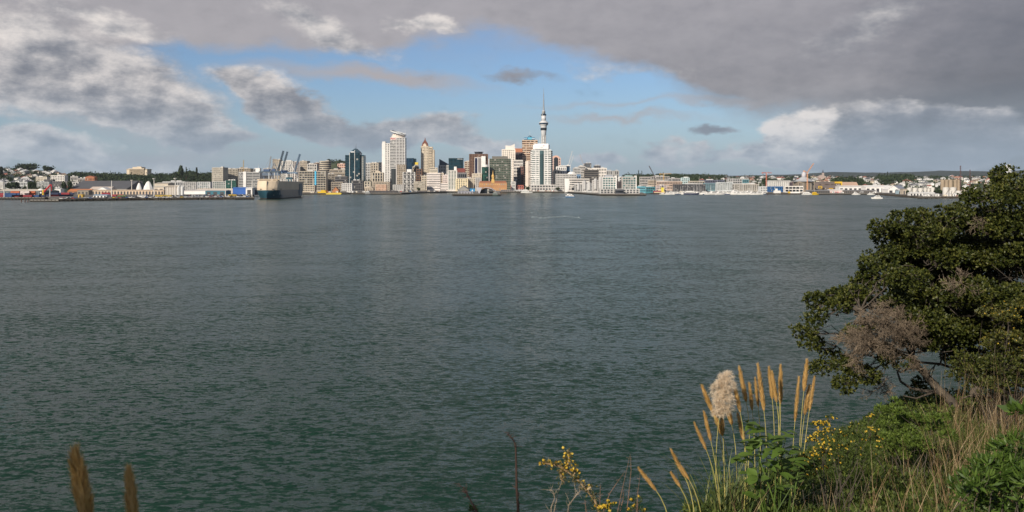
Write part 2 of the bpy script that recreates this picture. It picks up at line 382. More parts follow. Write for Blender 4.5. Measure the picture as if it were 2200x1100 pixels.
nn = vv('NORMALIZE', vv('ADD', vv('MULTIPLY', sm, (0.75, 1.0, 0.0)), (0, 0, 1)))
l.new(nn, b.inputs['Normal'])
wt = npmesh('water', V, np.array([[0, 1, 2, 3]]), m); wt['kind'] = 'structure'

# ------------------------------------------------------------------ buildings
WH, CR, BE, GY, DK, BR = (.80, .78, .74), (.74, .66, .53), (.50, .43, .34), (.36, .35, .34), (.10, .10, .105), (.15, .085, .055)
PK, LG, OR = (.62, .42, .34), (.55, .54, .52), (.66, .30, .11)
GD, GG, GB, GT = glass((.018, .021, .025), blind=.07), glass((.014, .05, .04), blind=.05), glass((.012, .03, .055), blind=.04), glass((.008, .030, .042), 5, .7, 1.6, blind=.03)
GR = glass((.06, .02, .015), blind=.15)
def place(x0, x1, Y, dr=0.7, rot=0.0, base=None):
    """world width, depth and centre so that the thing spans the columns x0..x1 at distance Y"""
    Wd = (x1-x0)/F*Y; c, s = math.cos(R(abs(rot))), math.sin(R(abs(rot)))
    w = Wd/(c+dr*s); d = dr*w; pd = w*s+d*c
    uc = (x0+x1)/2; Yc = Y+pd/2; x = X(uc, Y)
    z = float(gz(uc, Yc)) if base is None else base
    return w, d, Vector((x, Yc, z))
def bld(label, x0, x1, yt, Y, col=WH, nf=6, nb=0, g=None, dr=.7, rot=0, wf=.6, pw=.35, name='office_building', cat='building', roof=1, top=0.0, group=None, base=None, ledge=.6, round_=False, plant=True):
    """storey by storey: every storey has its own ring of windows; piers between the bays stand proud of them"""
    w, d, p = place(x0, x1, Y, dr, rot, base); h = Z(yt, Y)-p.z; g = g or GD
    r = root(name, label, cat, p, R(-rot), group)
    rs_ = random.Random(int(x0*13+yt*3)); q_ = rs_.uniform(.58, 1.0) if col in (WH, CR, LG, BE) and name not in ('office_tower', 'terminal') else 1; tn = rs_.uniform(-.04, .03)
    wm = mat(tuple(round(c*q_*(1+tn*(i-1)), 3) for i, c in enumerate(col)), .7, .16, .05, name='facade')
    b = MB()
    if round_: b.lathe([(w/2, -2), (w/2, h)], n=28, sy=d/w)
    else: b.bb(-w/2, w/2, -d/2, d/2, -2, h)
    bot = min(4.2, h*.12) if h > 14 else .8; fh = (h-bot-top*h-.8)/nf
    if nb:
        ps = w/nb*pw
        for i in range(nb+1):
            xx = -w/2+w*i/nb
            if round_: continue
            b.bb(xx-ps/2, xx+ps/2, -d/2-.55, d/2+.55, -2, h-top*h+.03)
        nd_ = max(1, round(nb*dr))
        for i in range(1, nd_):
            yy = -d/2+d*i/nd_
            if not round_: b.bb(-w/2-.55, w/2+.55, yy-ps/2, yy+ps/2, -2, h-top*h+.02)
    if not round_: b.bb(-w/2-.4, w/2+.4, -d/2-.4, d/2+.4, h-1.0, h+.5)
    else: b.lathe([(w/2+.4, h-1), (w/2+.4, h+.5)], n=28, sy=(d/w))
    b.build('wall', wm, r)
    me = None
    for k in range(nf):
        z = bot+fh*(k+(1-wf)/2)
        if me is None:
            q = MB()
            if round_: q.lathe([(w/2+.3, 0), (w/2+.3, fh*wf)], n=28, sy=(d/w))
            else: q.bb(-w/2-.3, w/2+.3, -d/2-.3, d/2+.3, 0, fh*wf)
            o = q.build('window_row', g, r, (0, 0, z)); me = o.data
        else:
            o = bpy.data.objects.new('window_row', me); C.objects.link(o); o.parent = r; o.location = (0, 0, z)
    if roof and w > 8 and plant:
        rs = random.Random(int(x0*7+yt)); pm_ = mat(LG, .8, .2, .1, name='plant')
        for k in range(rs.randint(2, 4)):
            a, c = rs.uniform(-.3, .3)*w, rs.uniform(-.25, .25)*d
            part(r, 'plant_room', pm_, lambda b: b.box(a, c, h+.5+1.1, rs.uniform(.12, .3)*w, rs.uniform(.15, .3)*d, rs.uniform(2.0, 3.6)))
        part(r, 'aerial', pm_, lambda b: b.tube([(w*.2, 0, h), (w*.2, 0, h+rs.uniform(4, 8))], .18, 4))
    r['h'] = h; r['w'] = w; r['d'] = d
    return r
def part(r, name, m, fn, smooth=False):
    b = MB(); fn(b); return b.build(name, m, r, smooth=smooth)
def mast(r, x, y, z0, z1, rad=.3, col=WH, name='mast'):
    return part(r, name, mat(col, name='mast'), lambda b: b.tube([(x, y, z0), (x, y, (z0+z1)/2), (x, y, z1)], [rad, rad*.7, rad*.35], 6))
def words(r, txt, size, loc, m, rz=0.0, name='lettering', th=.3):
    cu = bpy.data.curves.new('t', 'FONT'); cu.body = txt; cu.size = size; cu.extrude = th; cu.align_x = 'CENTER'
    o = bpy.data.objects.new('t', cu); C.objects.link(o); bpy.context.view_layer.update()
    me = bpy.data.meshes.new_from_object(o.evaluated_get(bpy.context.evaluated_depsgraph_get())); bpy.data.objects.remove(o)
    me.materials.clear(); me.materials.append(m); q = bpy.data.objects.new(name, me); C.objects.link(q); q.parent = r
    q.location = loc; q.rotation_euler = (R(90), 0, rz); return q

# --- Mount Eden side and far back rows, left to right
bld('cream round-cornered apartment tower at the left end of the city rows', 453, 484, 360, 2500, CR, 11, 8, rot=20, dr=.6, pw=.6, name='apartment_tower')
bld('cream apartment block right of the round-cornered one', 484, 508, 363, 2560, CR, 9, 7, rot=-12, pw=.6, name='apartment_tower')
bld('beige block with a wide dark flat roof behind the yellow crane', 508, 537, 362, 2700, BE, 8, 8, pw=.5, name='apartment_tower')
bld('grey office block behind the rooftop box of the white banded office', 537, 556, 363, 2800, GY, 7, 5)
w1 = bld('white office with dark window strips and a blank white stair strip', 513, 558, 370, 2050, WH, 11, 3, rot=0, pw=.04, wf=.55, dr=.4, plant=False)
part(w1, 'stair_tower', mat(WH), lambda b: b.bb(-w1['w']*.28, -w1['w']*.14, -w1['d']/2-1.6, w1['d']/2, -1, w1['h']+1.5))
part(w1, 'roof_box', mat(WH), lambda b: b.bb(w1['w']*.28, w1['w']*.48, -w1['d']*.3, w1['d']*.3, w1['h'], w1['h']+10))
mast(w1, w1['w']*.38, 0, w1['h']+10, w1['h']+22, .25)
bld('dark glazed office beside the car carrier superstructure', 559, 578, 372, 2300, DK, 7, 0, GD)
bld('low grey block with a white domed plant room behind the cranes', 566, 586, 362, 2700, LG, 6, 5, pw=.5)
bld('cream slab tower behind the first crane boom', 587, 603, 343, 2900, CR, 14, 4, pw=.55, name='apartment_tower')
bld('white gridded tower behind the two dark blue crane booms', 603, 628, 346, 2850, WH, 13, 7, pw=.6, name='apartment_tower')
bld('white tower with brown side behind the white crane frame', 627, 643, 348, 2800, WH, 12, 4, GR, rot=-15, pw=.5)
bld('grey pink residential tower with dense balconies, roughly edged roof', 643, 663, 346, 2900, BE, 13, 8, pw=.4, rot=18, name='apartment_tower')
bld('white stepped block with low brown penthouse behind the wide office', 661, 680, 352, 2700, WH, 8, 4, pw=.4)
bld('brown brick block left of the round striped tower', 675, 686, 350, 2800, BR, 9, 3)
bld('round cream and dark striped tower with green hill to its right', 684, 709, 346, 2600, CR, 13, 0, wf=.45, dr=.9, round_=True, name='apartment_tower')
w2 = bld('wide cream office of eight rows with a bright blue vertical strip', 643, 700, 368, 2000, CR, 8, 10, pw=.16, wf=.62, dr=.3)
part(w2, 'blue_panel', mat((.10, .50, .75)), lambda b: b.bb(w2['w']*.08, w2['w']*.14, -w2['d']/2-.9, w2['d']/2+.9, -1, w2['h']+.8))
bld('low cream block with square frame below the wide office', 650, 675, 398, 1900, CR, 3, 7, pw=.4, plant=False)
bld('narrow beige block with zigzag edge right of the wide office', 702, 718, 374, 2050, BE, 8, 4, pw=.4, rot=-20)
bld('dark low block with white lettering strip behind the small cream house', 718, 746, 379, 2150, DK, 5, 0, wf=.3, dr=.5)
bld('beige terraced block in front of the green volcanic hill', 709, 748, 364, 2500, BE, 6, 9, pw=.4, dr=.4)
bld('pinkish gabled apartment block left of the blue glass tower', 726, 743, 352, 2650, PK, 9, 4, pw=.5, name='apartment_tower')
bld('beige framed car park with tall bays by the port', 712, 736, 391, 2000, BE, 4, 6, pw=.3, name='car_park', cat='car park', plant=False)
bld('small cream four storey house on the quay left of the dark block', 735, 755, 394, 1930, WH, 4, 5, pw=.62, dr=.8, plant=False)
bld('dark blackish block with white roof edge behind the quay', 755, 779, 388, 1980, DK, 4, 6, pw=.3, dr=.6)
# --- blue green stepped glass tower
r = bld('blue green glass tower with stepped shoulders and a peaked top', 751, 773, 328, 2450, (.008, .03, .045), 20, 0, GT, wf=.8, dr=1.2, name='glass_tower', cat='tower', plant=False)
h, w, d = r['h'], r['w'], r['d']; sc_ = 2450/F
gm_ = GT
for a, b_, hh in ((-w/2-10*sc_, -w/2+.2, h-5*sc_), (w/2-.2, w/2+9*sc_, h-5*sc_)):
    part(r, 'shoulder', gm_, lambda b: b.bb(a, b_, -d*.38, d*.38, -2, hh))
    for k in range(19):
        part(r, 'floor_band', mat((.02, .06, .08), .4), lambda b: b.bb(a-.3, b_+.3, -d*.38-.3, d*.38+.3, 6+k*(hh-8)/19, 6+k*(hh-8)/19+1.1)) if k % 1 == 0 else 0
part(r, 'roof', mat((.015, .05, .08), .4), lambda b: b.prof([(-w/2, h), (w/2, h), (w/2-3, h+4), (w*.08, h+9*sc_), (-w*.02, h+9*sc_), (-w/2+3, h+4)], -d*.4, d*.4))
part(r, 'white_rib', mat(WH), lambda b: (b.bb(-.5, .5, -d/2-.9, -d/2, 0, h+8), b.bb(-w/2-.5, -w/2+.5, -d/2-.6, -d/2, 0, h)))
part(r, 'roof_sign', mat((.75, .76, .76), .5), lambda b: b.bb(-w*.42, -w*.06, -d*.4-.6, -d*.4-.1, h+1, h+3.6))
mast(r, -1.5, 0, h+9, h+24, .4, DK); mast(r, 1.5, 0, h+9, h+28, .4, DK)
bld('pale block behind the trees right of the blue glass tower', 782, 797, 351, 2900, LG, 8, 4, pw=.5)
bld('cream stepped office with a red and white aerial, left of the slender white tower', 797, 812, 350, 2600, BE, 10, 3, pw=.5)
bld('dark framed office tucked behind the cream arched one', 810, 824, 349, 2700, DK, 10, 3)
r = bld('cream office with tall dark glass bays and an arched roof', 800, 822, 371, 2350, CR, 6, 4, pw=.4, wf=.8, dr=.6, plant=False)
part(r, 'arched_roof', mat(BE), lambda b: b.prof([(-r['w']*.3, r['h']+.5), (r['w']*.3, r['h']+.5), (r['w']*.22, r['h']+4), (0, r['h']+6), (-r['w']*.22, r['h']+4)], -5, 5))
bld('cream small office with two dark bays beside the ferry basin', 783, 795, 390, 2250, CR, 3, 2, pw=.5, plant=False)
bld('beige low apartment row with many small windows behind the wharf', 800, 836, 391, 2230, BE, 4, 11, pw=.55, dr=.4, plant=False)
bld('peach coloured heritage block with arched windows', 808, 829, 397, 2180, (.66, .45, .33), 3, 7, pw=.55, plant=False)
r = bld('rounded stone pavilion with a low dome roof by the wharf', 782, 801, 404, 2120, BE, 2, 5, pw=.5, plant=False)
part(r, 'dome', mat(BE), lambda b: b.lathe([(r['w']*.48, r['h']+.5), (r['w']*.4, r['h']+3), (r['w']*.2, r['h']+5), (.3, r['h']+6)], n=16, sy=.6), True)
# --- slender white tower
r = bld('slender white residential tower left of the tallest office tower', 822, 837, 308, 2430, WH, 26, 3, pw=.6, wf=.55, dr=1.0, name='apartment_tower', cat='tower', plant=False)
part(r, 'lift_core', mat(WH), lambda b: b.bb(-r['w']/2-.8, -r['w']*.1, -r['d']/2-.9, r['d']/2, -1, r['h']+5.5))
# --- tallest office tower with tilted ring
r = bld('tall office tower with a tilted oval ring roof and red letters near the top', 838, 870, 296, 2380, (.62, .60, .57), 34, 0, wf=.48, dr=.8, name='office_tower', cat='tower', plant=False, round_=False)
h, w, d = r['h'], r['w'], r['d']; hm = w/2
part(r, 'facade_frame', mat((.66, .64, .62), .6), lambda b: [b.bb(x-.9, x+.9, -d/2-1.2, -d/2-.2, 4, h+.2) for x in (-w*.08, w*.12, w*.32, w*.49)])
part(r, 'dark_glass_corner', glass((.03, .034, .036)), lambda b: b.prism([(-w/2-.6, -d/2+2), (-w*.38, -d/2-1.0), (-w*.1, -d/2-1.4), (-w*.1, -d/2+1), (-w/2-.5, d/2)], 2, h*.42))
part(r, 'crown', mat((.68, .60, .52)), lambda b: b.lathe([(w*.46, h-1), (w*.46, h+6), (w*.40, h+7), (w*.40, h+11)], n=24, sy=d/w))
def ring(b):
    n = 36
    for i in range(n):
        a0, a1 = 2*math.pi*i/n, 2*math.pi*(i+1)/n
        q = []
        for a in (a0, a1):
            for rr, zz in ((.54, 0), (.54, 3.0), (.47, 3.0), (.47, 0)):
                q.append((w*rr*math.cos(a), d*.62*rr/.5*math.sin(a), h+13-10*math.cos(a)*.62+2.5*math.sin(a)+zz+1))
        b.add(q, [(0, 4, 5, 1), (1, 5, 6, 2), (2, 6, 7, 3), (3, 7, 4, 0)])
part(r, 'ring_roof', mat((.62, .63, .62), .5), ring)
for i in range(14):
        a = 2*math.pi*i/14
        part(r, 'ring_strut', mat(GY), lambda b: b.tube([(w*.34*math.cos(a), d*.36*math.sin(a), h+6), (w*.5*math.cos(a), d*.6*math.sin(a), h+14-6.2*math.cos(a)+2.5*math.sin(a))], .35, 5))
part(r, 'ring_deck', mat((.32, .33, .33)), lambda b: b.lathe([(w*.30, h+11), (w*.30, h+14), (w*.1, h+16)], n=20, sy=.7))
part(r, 'corner_fin', mat((.8, .85, .9)), lambda b: b.prof([(w/2-2, h-6), (w/2+.8, h-6), (w/2+.8, h+9), (w/2-.4, h+14), (w/2-1.2, h+2)], -d*.2, -d*.2+1))
mast(r, w/2-.8, -d*.2+.5, h+10, h+23, .35)
words(r, 'PWC', 7.5, (-w*.27, -d/2-.9, h-5.6), mat((.55, .06, .06), .5)).location.z = h-5.2
part(r, 'sign_panel', mat((.70, .62, .58)), lambda b: b.bb(-w*.48, -w*.08, -d/2-.55, -d/2+.2, h-6.5, h+1))
bld('beige office with cream top in front of the tallest tower', 853, 871, 354, 2330, BE, 12, 5, pw=.4, plant=False, wf=.45)
bld('dark blue glass block right of the tallest tower', 868, 888, 340, 2600, (.01, .04, .06), 8, 4, GB, wf=.85, pw=.12, plant=False)
bld('narrow dark blue glass block with small step', 887, 893, 341, 2640, (.01, .04, .06), 8, 1, GB, plant=False)
r = bld('small block topped by a yellow sign box', 891, 899, 354, 2600, GY, 6, 2)
part(r, 'sign_box', mat((.75, .55, .06)), lambda b: b.bb(-5, 5, -4, 4, r['h']+.5, r['h']+8))
# --- X-braced building
r = bld('dark office with white zigzag bracing over its whole front', 866, 891, 370, 2260, (.05, .055, .06), 10, 0, GD, wf=.7, dr=.7, plant=False)
h, w, d = r['h'], r['w'], r['d']
def xbr(b):
    for i in range(4):
        x = -w/2+w*i/3; b.bb(x-.7, x+.7, -d/2-1.5, -d/2-.4, 0, h+.6)
    for k in range(8):
        b.bb(-w/2, w/2, -d/2-1.2, -d/2-.5, h*k/8+h/8-.3, h*k/8+h/8+.3)
        for i in range(3):
            a, c = -w/2+w*i/3, -w/2+w*(i+1)/3; z0, z1 = h*k/8, h*(k+1)/8
            if k % 2: z0, z1 = z1, z0
            b.tube([(a, -d/2-.9, z0), ((a+c)/2, -d/2-.9, z1), (c, -d/2-.9, z0)], .5, 4)
part(r, 'bracing', mat(WH), xbr)
part(r, 'roof_box', mat(WH), lambda b: b.bb(-w*.2, w*.2, -d*.3, d*.3, h, h+8))
bld('dark brown tower behind the braced office', 890, 906, 363, 2420, BR, 8, 3, plant=False)
bld('cream topped narrow block behind the dark brown tower', 887, 899, 358, 2500, CR, 8, 3)
bld('white corner block on the quay with punched windows', 845, 866, 397, 2210, WH, 4, 5, pw=.6, plant=False)
bld('cream block of small windows right of the braced office', 890, 912, 390, 2230, CR, 5, 8, pw=.55, plant=False)
# --- pointed cream tower
r = bld('cream gridded tower with a steep brown pyramid roof and stepped shoulder', 905, 920, 314, 2450, (.68, .58, .44), 27, 5, wf=.5, pw=.5, dr=1.0, name='residential_tower', cat='tower', plant=False)
h, w, d = r['h'], r['w'], r['d']; k_ = 2450/F
for nm, a, b_, hh in (('shoulder', w/2+.6, w/2+8.5*k_, h-1.5*k_), ('shoulder', w/2+8.5*k_-.2, w/2+12.5*k_, h-8*k_)):
    part(r, nm, mat((.68, .58, .44)), lambda b: [b.bb(a, b_, -d*.42, d*.45, -2, hh)]+[b.bb(a+(b_-a)*i/3-.6, a+(b_-a)*i/3+.6, -d*.42-.6, d*.45, -2, hh+.4) for i in range(4)])
    for k in range(25):
        z = 5+k*(hh-6)/25; part(r, 'shoulder_window', GD, lambda b: b.bb(a+.2, b_-.2, -d*.42-.3, d*.3, z, z+2.6))
part(r, 'roof', mat((.16, .055, .035), .6), lambda b: (b.lathe([(w*.64, h+.5), (w*.50, h+9), (w*.12, h+18), (.2, h+27)], n=4, ph=math.pi/4, sy=1)))
part(r, 'dormer', mat((.68, .58, .44)), lambda b: b.prof([(-w*.22, h), (w*.22, h), (w*.22, h+4), (0, h+9), (-w*.22, h+4)], -w*.48, 0))
bld('cream low tower at the foot of the pointed one', 906, 919, 378, 2380, CR, 6, 4, pw=.5)
# --- white stepped banded office
r = bld('white stepped office with dark ribbon windows, widening to the right', 917, 946, 372, 2270, (.80, .73, .68), 9, 0, wf=.36, dr=.6, plant=False)
h, w, d = r['h'], r['w'], r['d']; k_ = 2270/F
part(r, 'low_wing', mat((.80, .73, .68)), lambda b: b.bb(w/2-.2, w/2+17*k_, -d*.45, d*.45, -2, 16.5*k_))
for k in range(4):
    part(r, 'wing_window_row', GD, lambda b: b.bb(w/2, w/2+17*k_+.2, -d*.45-.3, d*.45+.3, 3+k*4.7, 4.6+k*4.7))
part(r, 'upper_storeys', mat(CR), lambda b: b.bb(-w*.30, w*.28, -d*.35, d*.35, h, h+12*k_))
for k in range(3): part(r, 'upper_window_row', GD, lambda b: b.bb(-w*.27, w*.25, -d*.35-.3, d*.35+.3, h+2.6+k*4.6, h+4.6+k*4.6))
bld('grey block with tall dark windows behind the white stepped office', 944, 953, 372, 2400, BE, 7, 3, pw=.5)
bld('pinkish white block right of the grey dark-windowed one', 952, 964, 376, 2380, (.72, .62, .58), 7, 4, pw=.65)
r = bld('white block crowned by a dark blue slanting sail roof', 943, 964, 355, 2500, WH, 7, 6, pw=.6, plant=False)
part(r, 'sail_roof', mat((.03, .05, .09), .3), lambda b: b.prof([(-r['w']*.48, r['h']+.5), (r['w']*.5, r['h']+.5), (r['w']*.5, r['h']+3), (-r['w']*.48, r['h']+19)], -6, 6))
# --- teal glass with sign
r = bld('teal glass office block with a white name sign on its top right edge', 964, 995, 340, 2480, (.01, .035, .045), 9, 0, GT, wf=.82, dr=.6, plant=False)
h, w, d = r['h'], r['w'], r['d']
words(r, 'Deloitte', 4.6, (w*.28, -d/2-.9, h-3.6), mat((.9, .9, .9), .5))
mast(r, w/2+.5, -d*.3, h-2, h+9, .3, GY)
bld('low block with dark red roof storey in front of the teal glass', 979, 999, 362, 2420, (.22, .06, .05), 2, 0, wf=.3, plant=False)
r = bld('white tower with a central column of green windows', 963, 981, 366, 2250, WH, 14, 3, GG, wf=.5, pw=.34, dr=.8, plant=False, name='apartment_tower')
part(r, 'roof_box', mat(WH), lambda b: b.bb(r['w']*.18, r['w']*.48, -6, 6, r['h'], r['h']+10))
bld('dark banded office above the butter-cream block', 981, 1002, 371, 2330, (.20, .20, .21), 3, 5, wf=.6, pw=.2, dr=.6, plant=False)
bld('butter-cream heritage block with deep windows on the quay', 980, 1004, 384, 2240, (.80, .68, .45), 6, 5, wf=.6, pw=.52, plant=False)
bld('slim beige striped tower left of the brown tower', 998, 1010, 347, 2480, CR, 14, 2, GR, wf=.5, pw=.2)
# --- brown tower with white framed fin
r = bld('brown tower with white framed tall fins and dark rooftop drum', 1009, 1047, 331, 2400, BR, 22, 7, glass((.05, .03, .025)), wf=.5, pw=.42, dr=.6, name='office_tower', cat='tower', plant=False)
h, w, d = r['h'], r['w'], r['d']
part(r, 'rooftop_drum', mat((.03, .035, .05)), lambda b: b.lathe([(w*.22, h), (w*.22, h+5.5), (w*.28, h+5.5), (w*.28, h+7)], n=8, sy=.8))
q = -d/2-6
part(r, 'front_wing', mat(WH), lambda b: (b.bb(-w*.22, w*.02, q, -d/2, -2, h-10), b.bb(w*.02, w*.18, q+.1, -d/2, -2, h-10), b.bb(w*.18, w*.40, q-.3, -d/2, -2, h-6)))
part(r, 'dark_glass_panel', mat((.02, .022, .05), .2), lambda b: b.bb(-w*.20, -w*.06, q-.7, q+.5, 8, h-11.5))
part(r, 'grey_panel', mat((.22, .20, .19), .5), lambda b: b.bb(-w*.02, w*.15, q-.6, q+.5, 8, h-11.5))
r = bld('round green glass tower with a white cap', 1035, 1050, 359, 2300, (.01, .05, .035), 12, 0, GG, wf=.8, dr=1, round_=True, plant=False, name='glass_tower')
part(r, 'cap', mat(WH), lambda b: b.lathe([(r['w']*.47, r['h']), (r['w']*.47, r['h']+7)], n=20))
part(r, 'blind_wall', mat(WH), lambda b: b.bb(r['w']*.48, r['w']*.58, -3, r['d']/2, -2, r['h']+6))
bld('cream low rise with small windows at the foot of the brown tower', 1015, 1034, 373, 2300, CR, 7, 6, pw=.6)
bld('pale narrow block left of the cream low rise', 1003, 1016, 383, 2260, CR, 6, 4, pw=.6)
bld('white plain block behind the ferry terminal, left end', 1022, 1033, 382, 2240, WH, 6, 3, pw=.65, plant=False)
# --- wide grey green glass block
r = bld('wide grey green glass office with pale edges behind the orange ferry terminal', 1051, 1098, 341, 2330, (.17, .17, .14), 17, 9, glass((.025, .042, .03), 4, .5, 2.6, blind=.12), wf=.58, pw=.10, dr=.6, plant=False)
h, w, d = r['h'], r['w'], r['d']
part(r, 'penthouse', mat((.16, .15, .13)), lambda b: b.bb(-w*.37, w*.36, -d*.4, d*.4, h, h+7))
part(r, 'white_edge', mat(WH), lambda b: (b.bb(-w/2-1.6, -w/2+.2, -d/2-1, d/2, -2, h), b.bb(w/2-.2, w/2+1.6, -d/2-1, d/2, -2, h)))
mast(r, w*.1, 0, h+7, h+15, .25)
r = bld('cream white tower with a raked top right of the grey green office', 1079, 1106, 321, 2500, (.80, .73, .64), 22, 6, wf=.5, pw=.5, dr=.7, name='apartment_tower', cat='tower', plant=False)
part(r, 'raked_top', mat((.80, .75, .68)), lambda b: b.prof([(-r['w']*.24, r['h']), (r['w']*.5, r['h']), (r['w']*.5, r['h']+17), (r['w']*.15, r['h']+11), (-r['w']*.24, r['h']+12)], -8, 8))
r = bld('dark tower with an orange red storey on top', 1105, 1122, 326, 2560, (.16, .10, .09), 8, 4, wf=.5, pw=.2, plant=False)
part(r, 'orange_top', mat((.48, .19, .10)), lambda b: b.bb(-r['w']/2-.6, r['w']/2+.6, -r['d']/2-.6, r['d']/2, r['h']-1, r['h']+10))
bld('white gridded block between cream tower and bank tower', 1104, 1123, 344, 2450, WH, 9, 7, wf=.6, pw=.35, plant=False)
bld('black glass slab in the gap of the main street', 1112, 1118, 360, 2400, DK, 8, 1, plant=False)
bld('brown narrow slab beside the main street', 1117, 1124, 358, 2440, (.20, .10, .08), 9, 2, plant=False)
bld('low red brick shop row at the foot of the main street', 1098, 1124, 398, 2270, (.40, .13, .10), 2, 7, pw=.5, plant=False)
bld('white low corner house beside the street mouth', 1099, 1107, 390, 2260, WH, 3, 3, pw=.6, plant=False)
# --- bank tower
r = bld('brown and beige banded bank tower with blue sign boxes on the roof', 1122, 1155, 301, 2560, (.62, .48, .36), 22, 0, glass((.07, .035, .02)), wf=.52, dr=.8, name='office_tower', cat='tower', plant=False)
h, w, d = r['h'], r['w'], r['d']; k_ = 2560/F
part(r, 'pier', mat((.66, .52, .40)), lambda b: [b.bb(x-.7, x+.7, -d/2-.8, -d/2+.5, 0, h-.8) for x in (-w*.24, w*.27)])
part(r, 'sign_box', mat((.02, .20, .36), .4), lambda b: b.bb(-w*.37, w*.35, -d*.35, d*.35, h+2, h+8.8))
part(r, 'light_blue_panel', mat((.12, .45, .62), .4), lambda b: b.bb(-w*.12, w*.12, -d*.35-.4, d*.35, h+2.3, h+8.5))
words(r, 'ANZ', 5.2, (w*.24, -d*.35-.5, h+3.5), mat((.9, .9, .9), .5)); words(r, 'ANZ', 4.6, (-w*.28, -d*.35-.5, h+3.6), mat((.9, .9, .9), .5))
part(r, 'roof_dome', mat((.10, .18, .24), .3), lambda b: b.lathe([(w*.14, h+8.8), (w*.12, h+12), (w*.07, h+14.5), (.2, h+15.5)], n=14), True)
mast(r, 0, 0, h+14, h+30, .3)
bld('plain white slab with blank beige flank left of the white glass-striped tower', 1130, 1141, 346, 2350, (.78, .70, .62), 4, 1, wf=.1, plant=False, rot=-25, dr=2)
# --- white tower with central glass strip
r = bld('white tower with a tall dark glass strip down its middle and a white cap', 1143, 1184, 322, 2260, WH, 21, 0, glass((.02, .04, .04)), wf=.45, dr=.7, name='office_tower', cat='tower', plant=False)
h, w, d = r['h'], r['w'], r['d']; k_ = 2260/F
part(r, 'corner_bay', mat(WH), lambda b: [b.lathe([(5.2, 2), (5.2, h-2)], x, -d*.22, 14) for x in (-w/2+1, w/2-1)])
for s_, k in [(a, b) for a in (-1, 1) for b in range(21)]:
    fh = (h-5-.8)/21; part(r, 'bay_window_row', GD, lambda b: b.lathe([(5.5, 0), (5.5, fh*.45)], 0, 0, 14)).location = (s_*(w/2-1), -d*.22, 4.2+fh*(k+.27))
part(r, 'glass_strip', glass((.04, .07, .075), blind=0), lambda b: b.bb(-w*.09, w*.11, -d/2-1.4, -d/2, 3, h-1.5))
part(r, 'pier', mat(WH), lambda b: [b.bb(x-1.0, x+1.0, -d/2-.9, -d/2, 0, h) for x in (-w*.30, -w*.13, w*.15, w*.32)])
part(r, 'dark_collar', GD, lambda b: b.bb(-w*.42, w*.42, -d*.45, d*.45, h+.4, h+2.6))
part(r, 'cap', mat((.86, .84, .82)), lambda b: b.prism([(-w*.44, -d*.3), (-w*.36, -d*.46), (w*.36, -d*.46), (w*.44, -d*.3), (w*.44, d*.4), (-w*.44, d*.4)], h+2.6, h+14))
part(r, 'cap', mat((.86, .84, .82)), lambda b: b.prism([(-w*.36, -d*.3), (w*.36, -d*.3), (w*.36, d*.3), (-w*.36, d*.3)], h+14, h+17))
part(r, 'red_emblem', mat((.6, .04, .05)), lambda b: b.prof([(w*.1, h+10.2), (w*.15, h+10.2), (w*.12, h+13.6)], -d*.46-.5, -d*.46-.1))
part(r, 'logo_line', mat((.3, .3, .32)), lambda b: b.bb(-w*.06, w*.08, -d*.46-.35, -d*.46+.1, h+6.6, h+7.6))
mast(r, -w*.08, -d*.2, h+14, h+36, .6)
bld('white two storey podium with square openings under the white tower', 1141, 1196, 397, 2230, WH, 2, 9, wf=.55, pw=.35, dr=.25, plant=False)
r = bld('salmon pink tower with an arched dark top right of the white tower', 1185, 1204, 339, 2550, (.60, .42, .35), 12, 5, wf=.5, pw=.5, dr=.8, name='apartment_tower', cat='tower', plant=False)
part(r, 'arched_top', mat((.68, .42, .33)), lambda b: b.prof([(-r['w']*.5, r['h'])]+[(-r['w']*.42*math.cos(a), r['h']+7*math.sin(a)) for a in np.linspace(0, math.pi, 11)]+[(r['w']*.5, r['h'])], -r['d']/2-.6, r['d']/2))
part(r, 'dark_arch_window', GD, lambda b: b.prof([(-r['w']*.22, 5)]+[(-r['w']*.22*math.cos(a), r['h']-3+5*math.sin(a)) for a in np.linspace(0, math.pi, 9)]+[(r['w']*.22, 5)], -r['d']/2-1.1, -r['d']/2-.5))
# --- right of the tower
bld('cream block with dark left bay beside the pink tower', 1190, 1203, 366, 2380, CR, 6, 2, pw=.6)
r = bld('white office with a dark blue cube and thin white roof plate', 1196, 1216, 358, 2400, WH, 6, 5, pw=.5, plant=False)
r = bld('dark blue glass cube under a thin white roof plate', 1203, 1224, 357, 2440, (.02, .03, .06), 4, 0, GB, wf=.7, plant=False, dr=.5)
part(r, 'roof_plate', mat(WH), lambda b: b.bb(-r['w']*.6, r['w']*.54, -r['d']*.6, r['d']*.5, r['h']+.6, r['h']+2.4))
r = bld('white gridded office of seven storeys on the waterfront', 1195, 1238, 374, 2180, WH, 7, 13, wf=.5, pw=.45, dr=.4, plant=False)
part(r, 'vaulted_roof', mat(WH), lambda b: b.prof([(r['w']*.08, r['h'])]+[(r['w']*.28-r['w']*.2*math.cos(a), r['h']+6*math.sin(a)) for a in np.linspace(0.2, math.pi-.2, 9)]+[(r['w']*.48, r['h'])], -8, 8), True)
bld('white apartment block behind the gridded office', 1232, 1247, 361, 2420, WH, 8, 5, pw=.55, name='apartment_tower')
bld('pale grey tower with pink rooftop frames left of the dark flats', 1243, 1257, 357, 2480, LG, 9, 5, pw=.3, name='apartment_tower')
bld('low blue roofed pavilion between the two white offices', 1233, 1247, 375, 2300, (.16, .26, .38), 2, 3, plant=False)
bld('black and grey penthouse block beside the small dark crane', 1256, 1270, 351, 2600, DK, 6, 4, g=glass((.05, .06, .07), blind=.3), pw=.3)
bld('white block below the black penthouse', 1249, 1268, 361, 2500, WH, 6, 5, pw=.5)
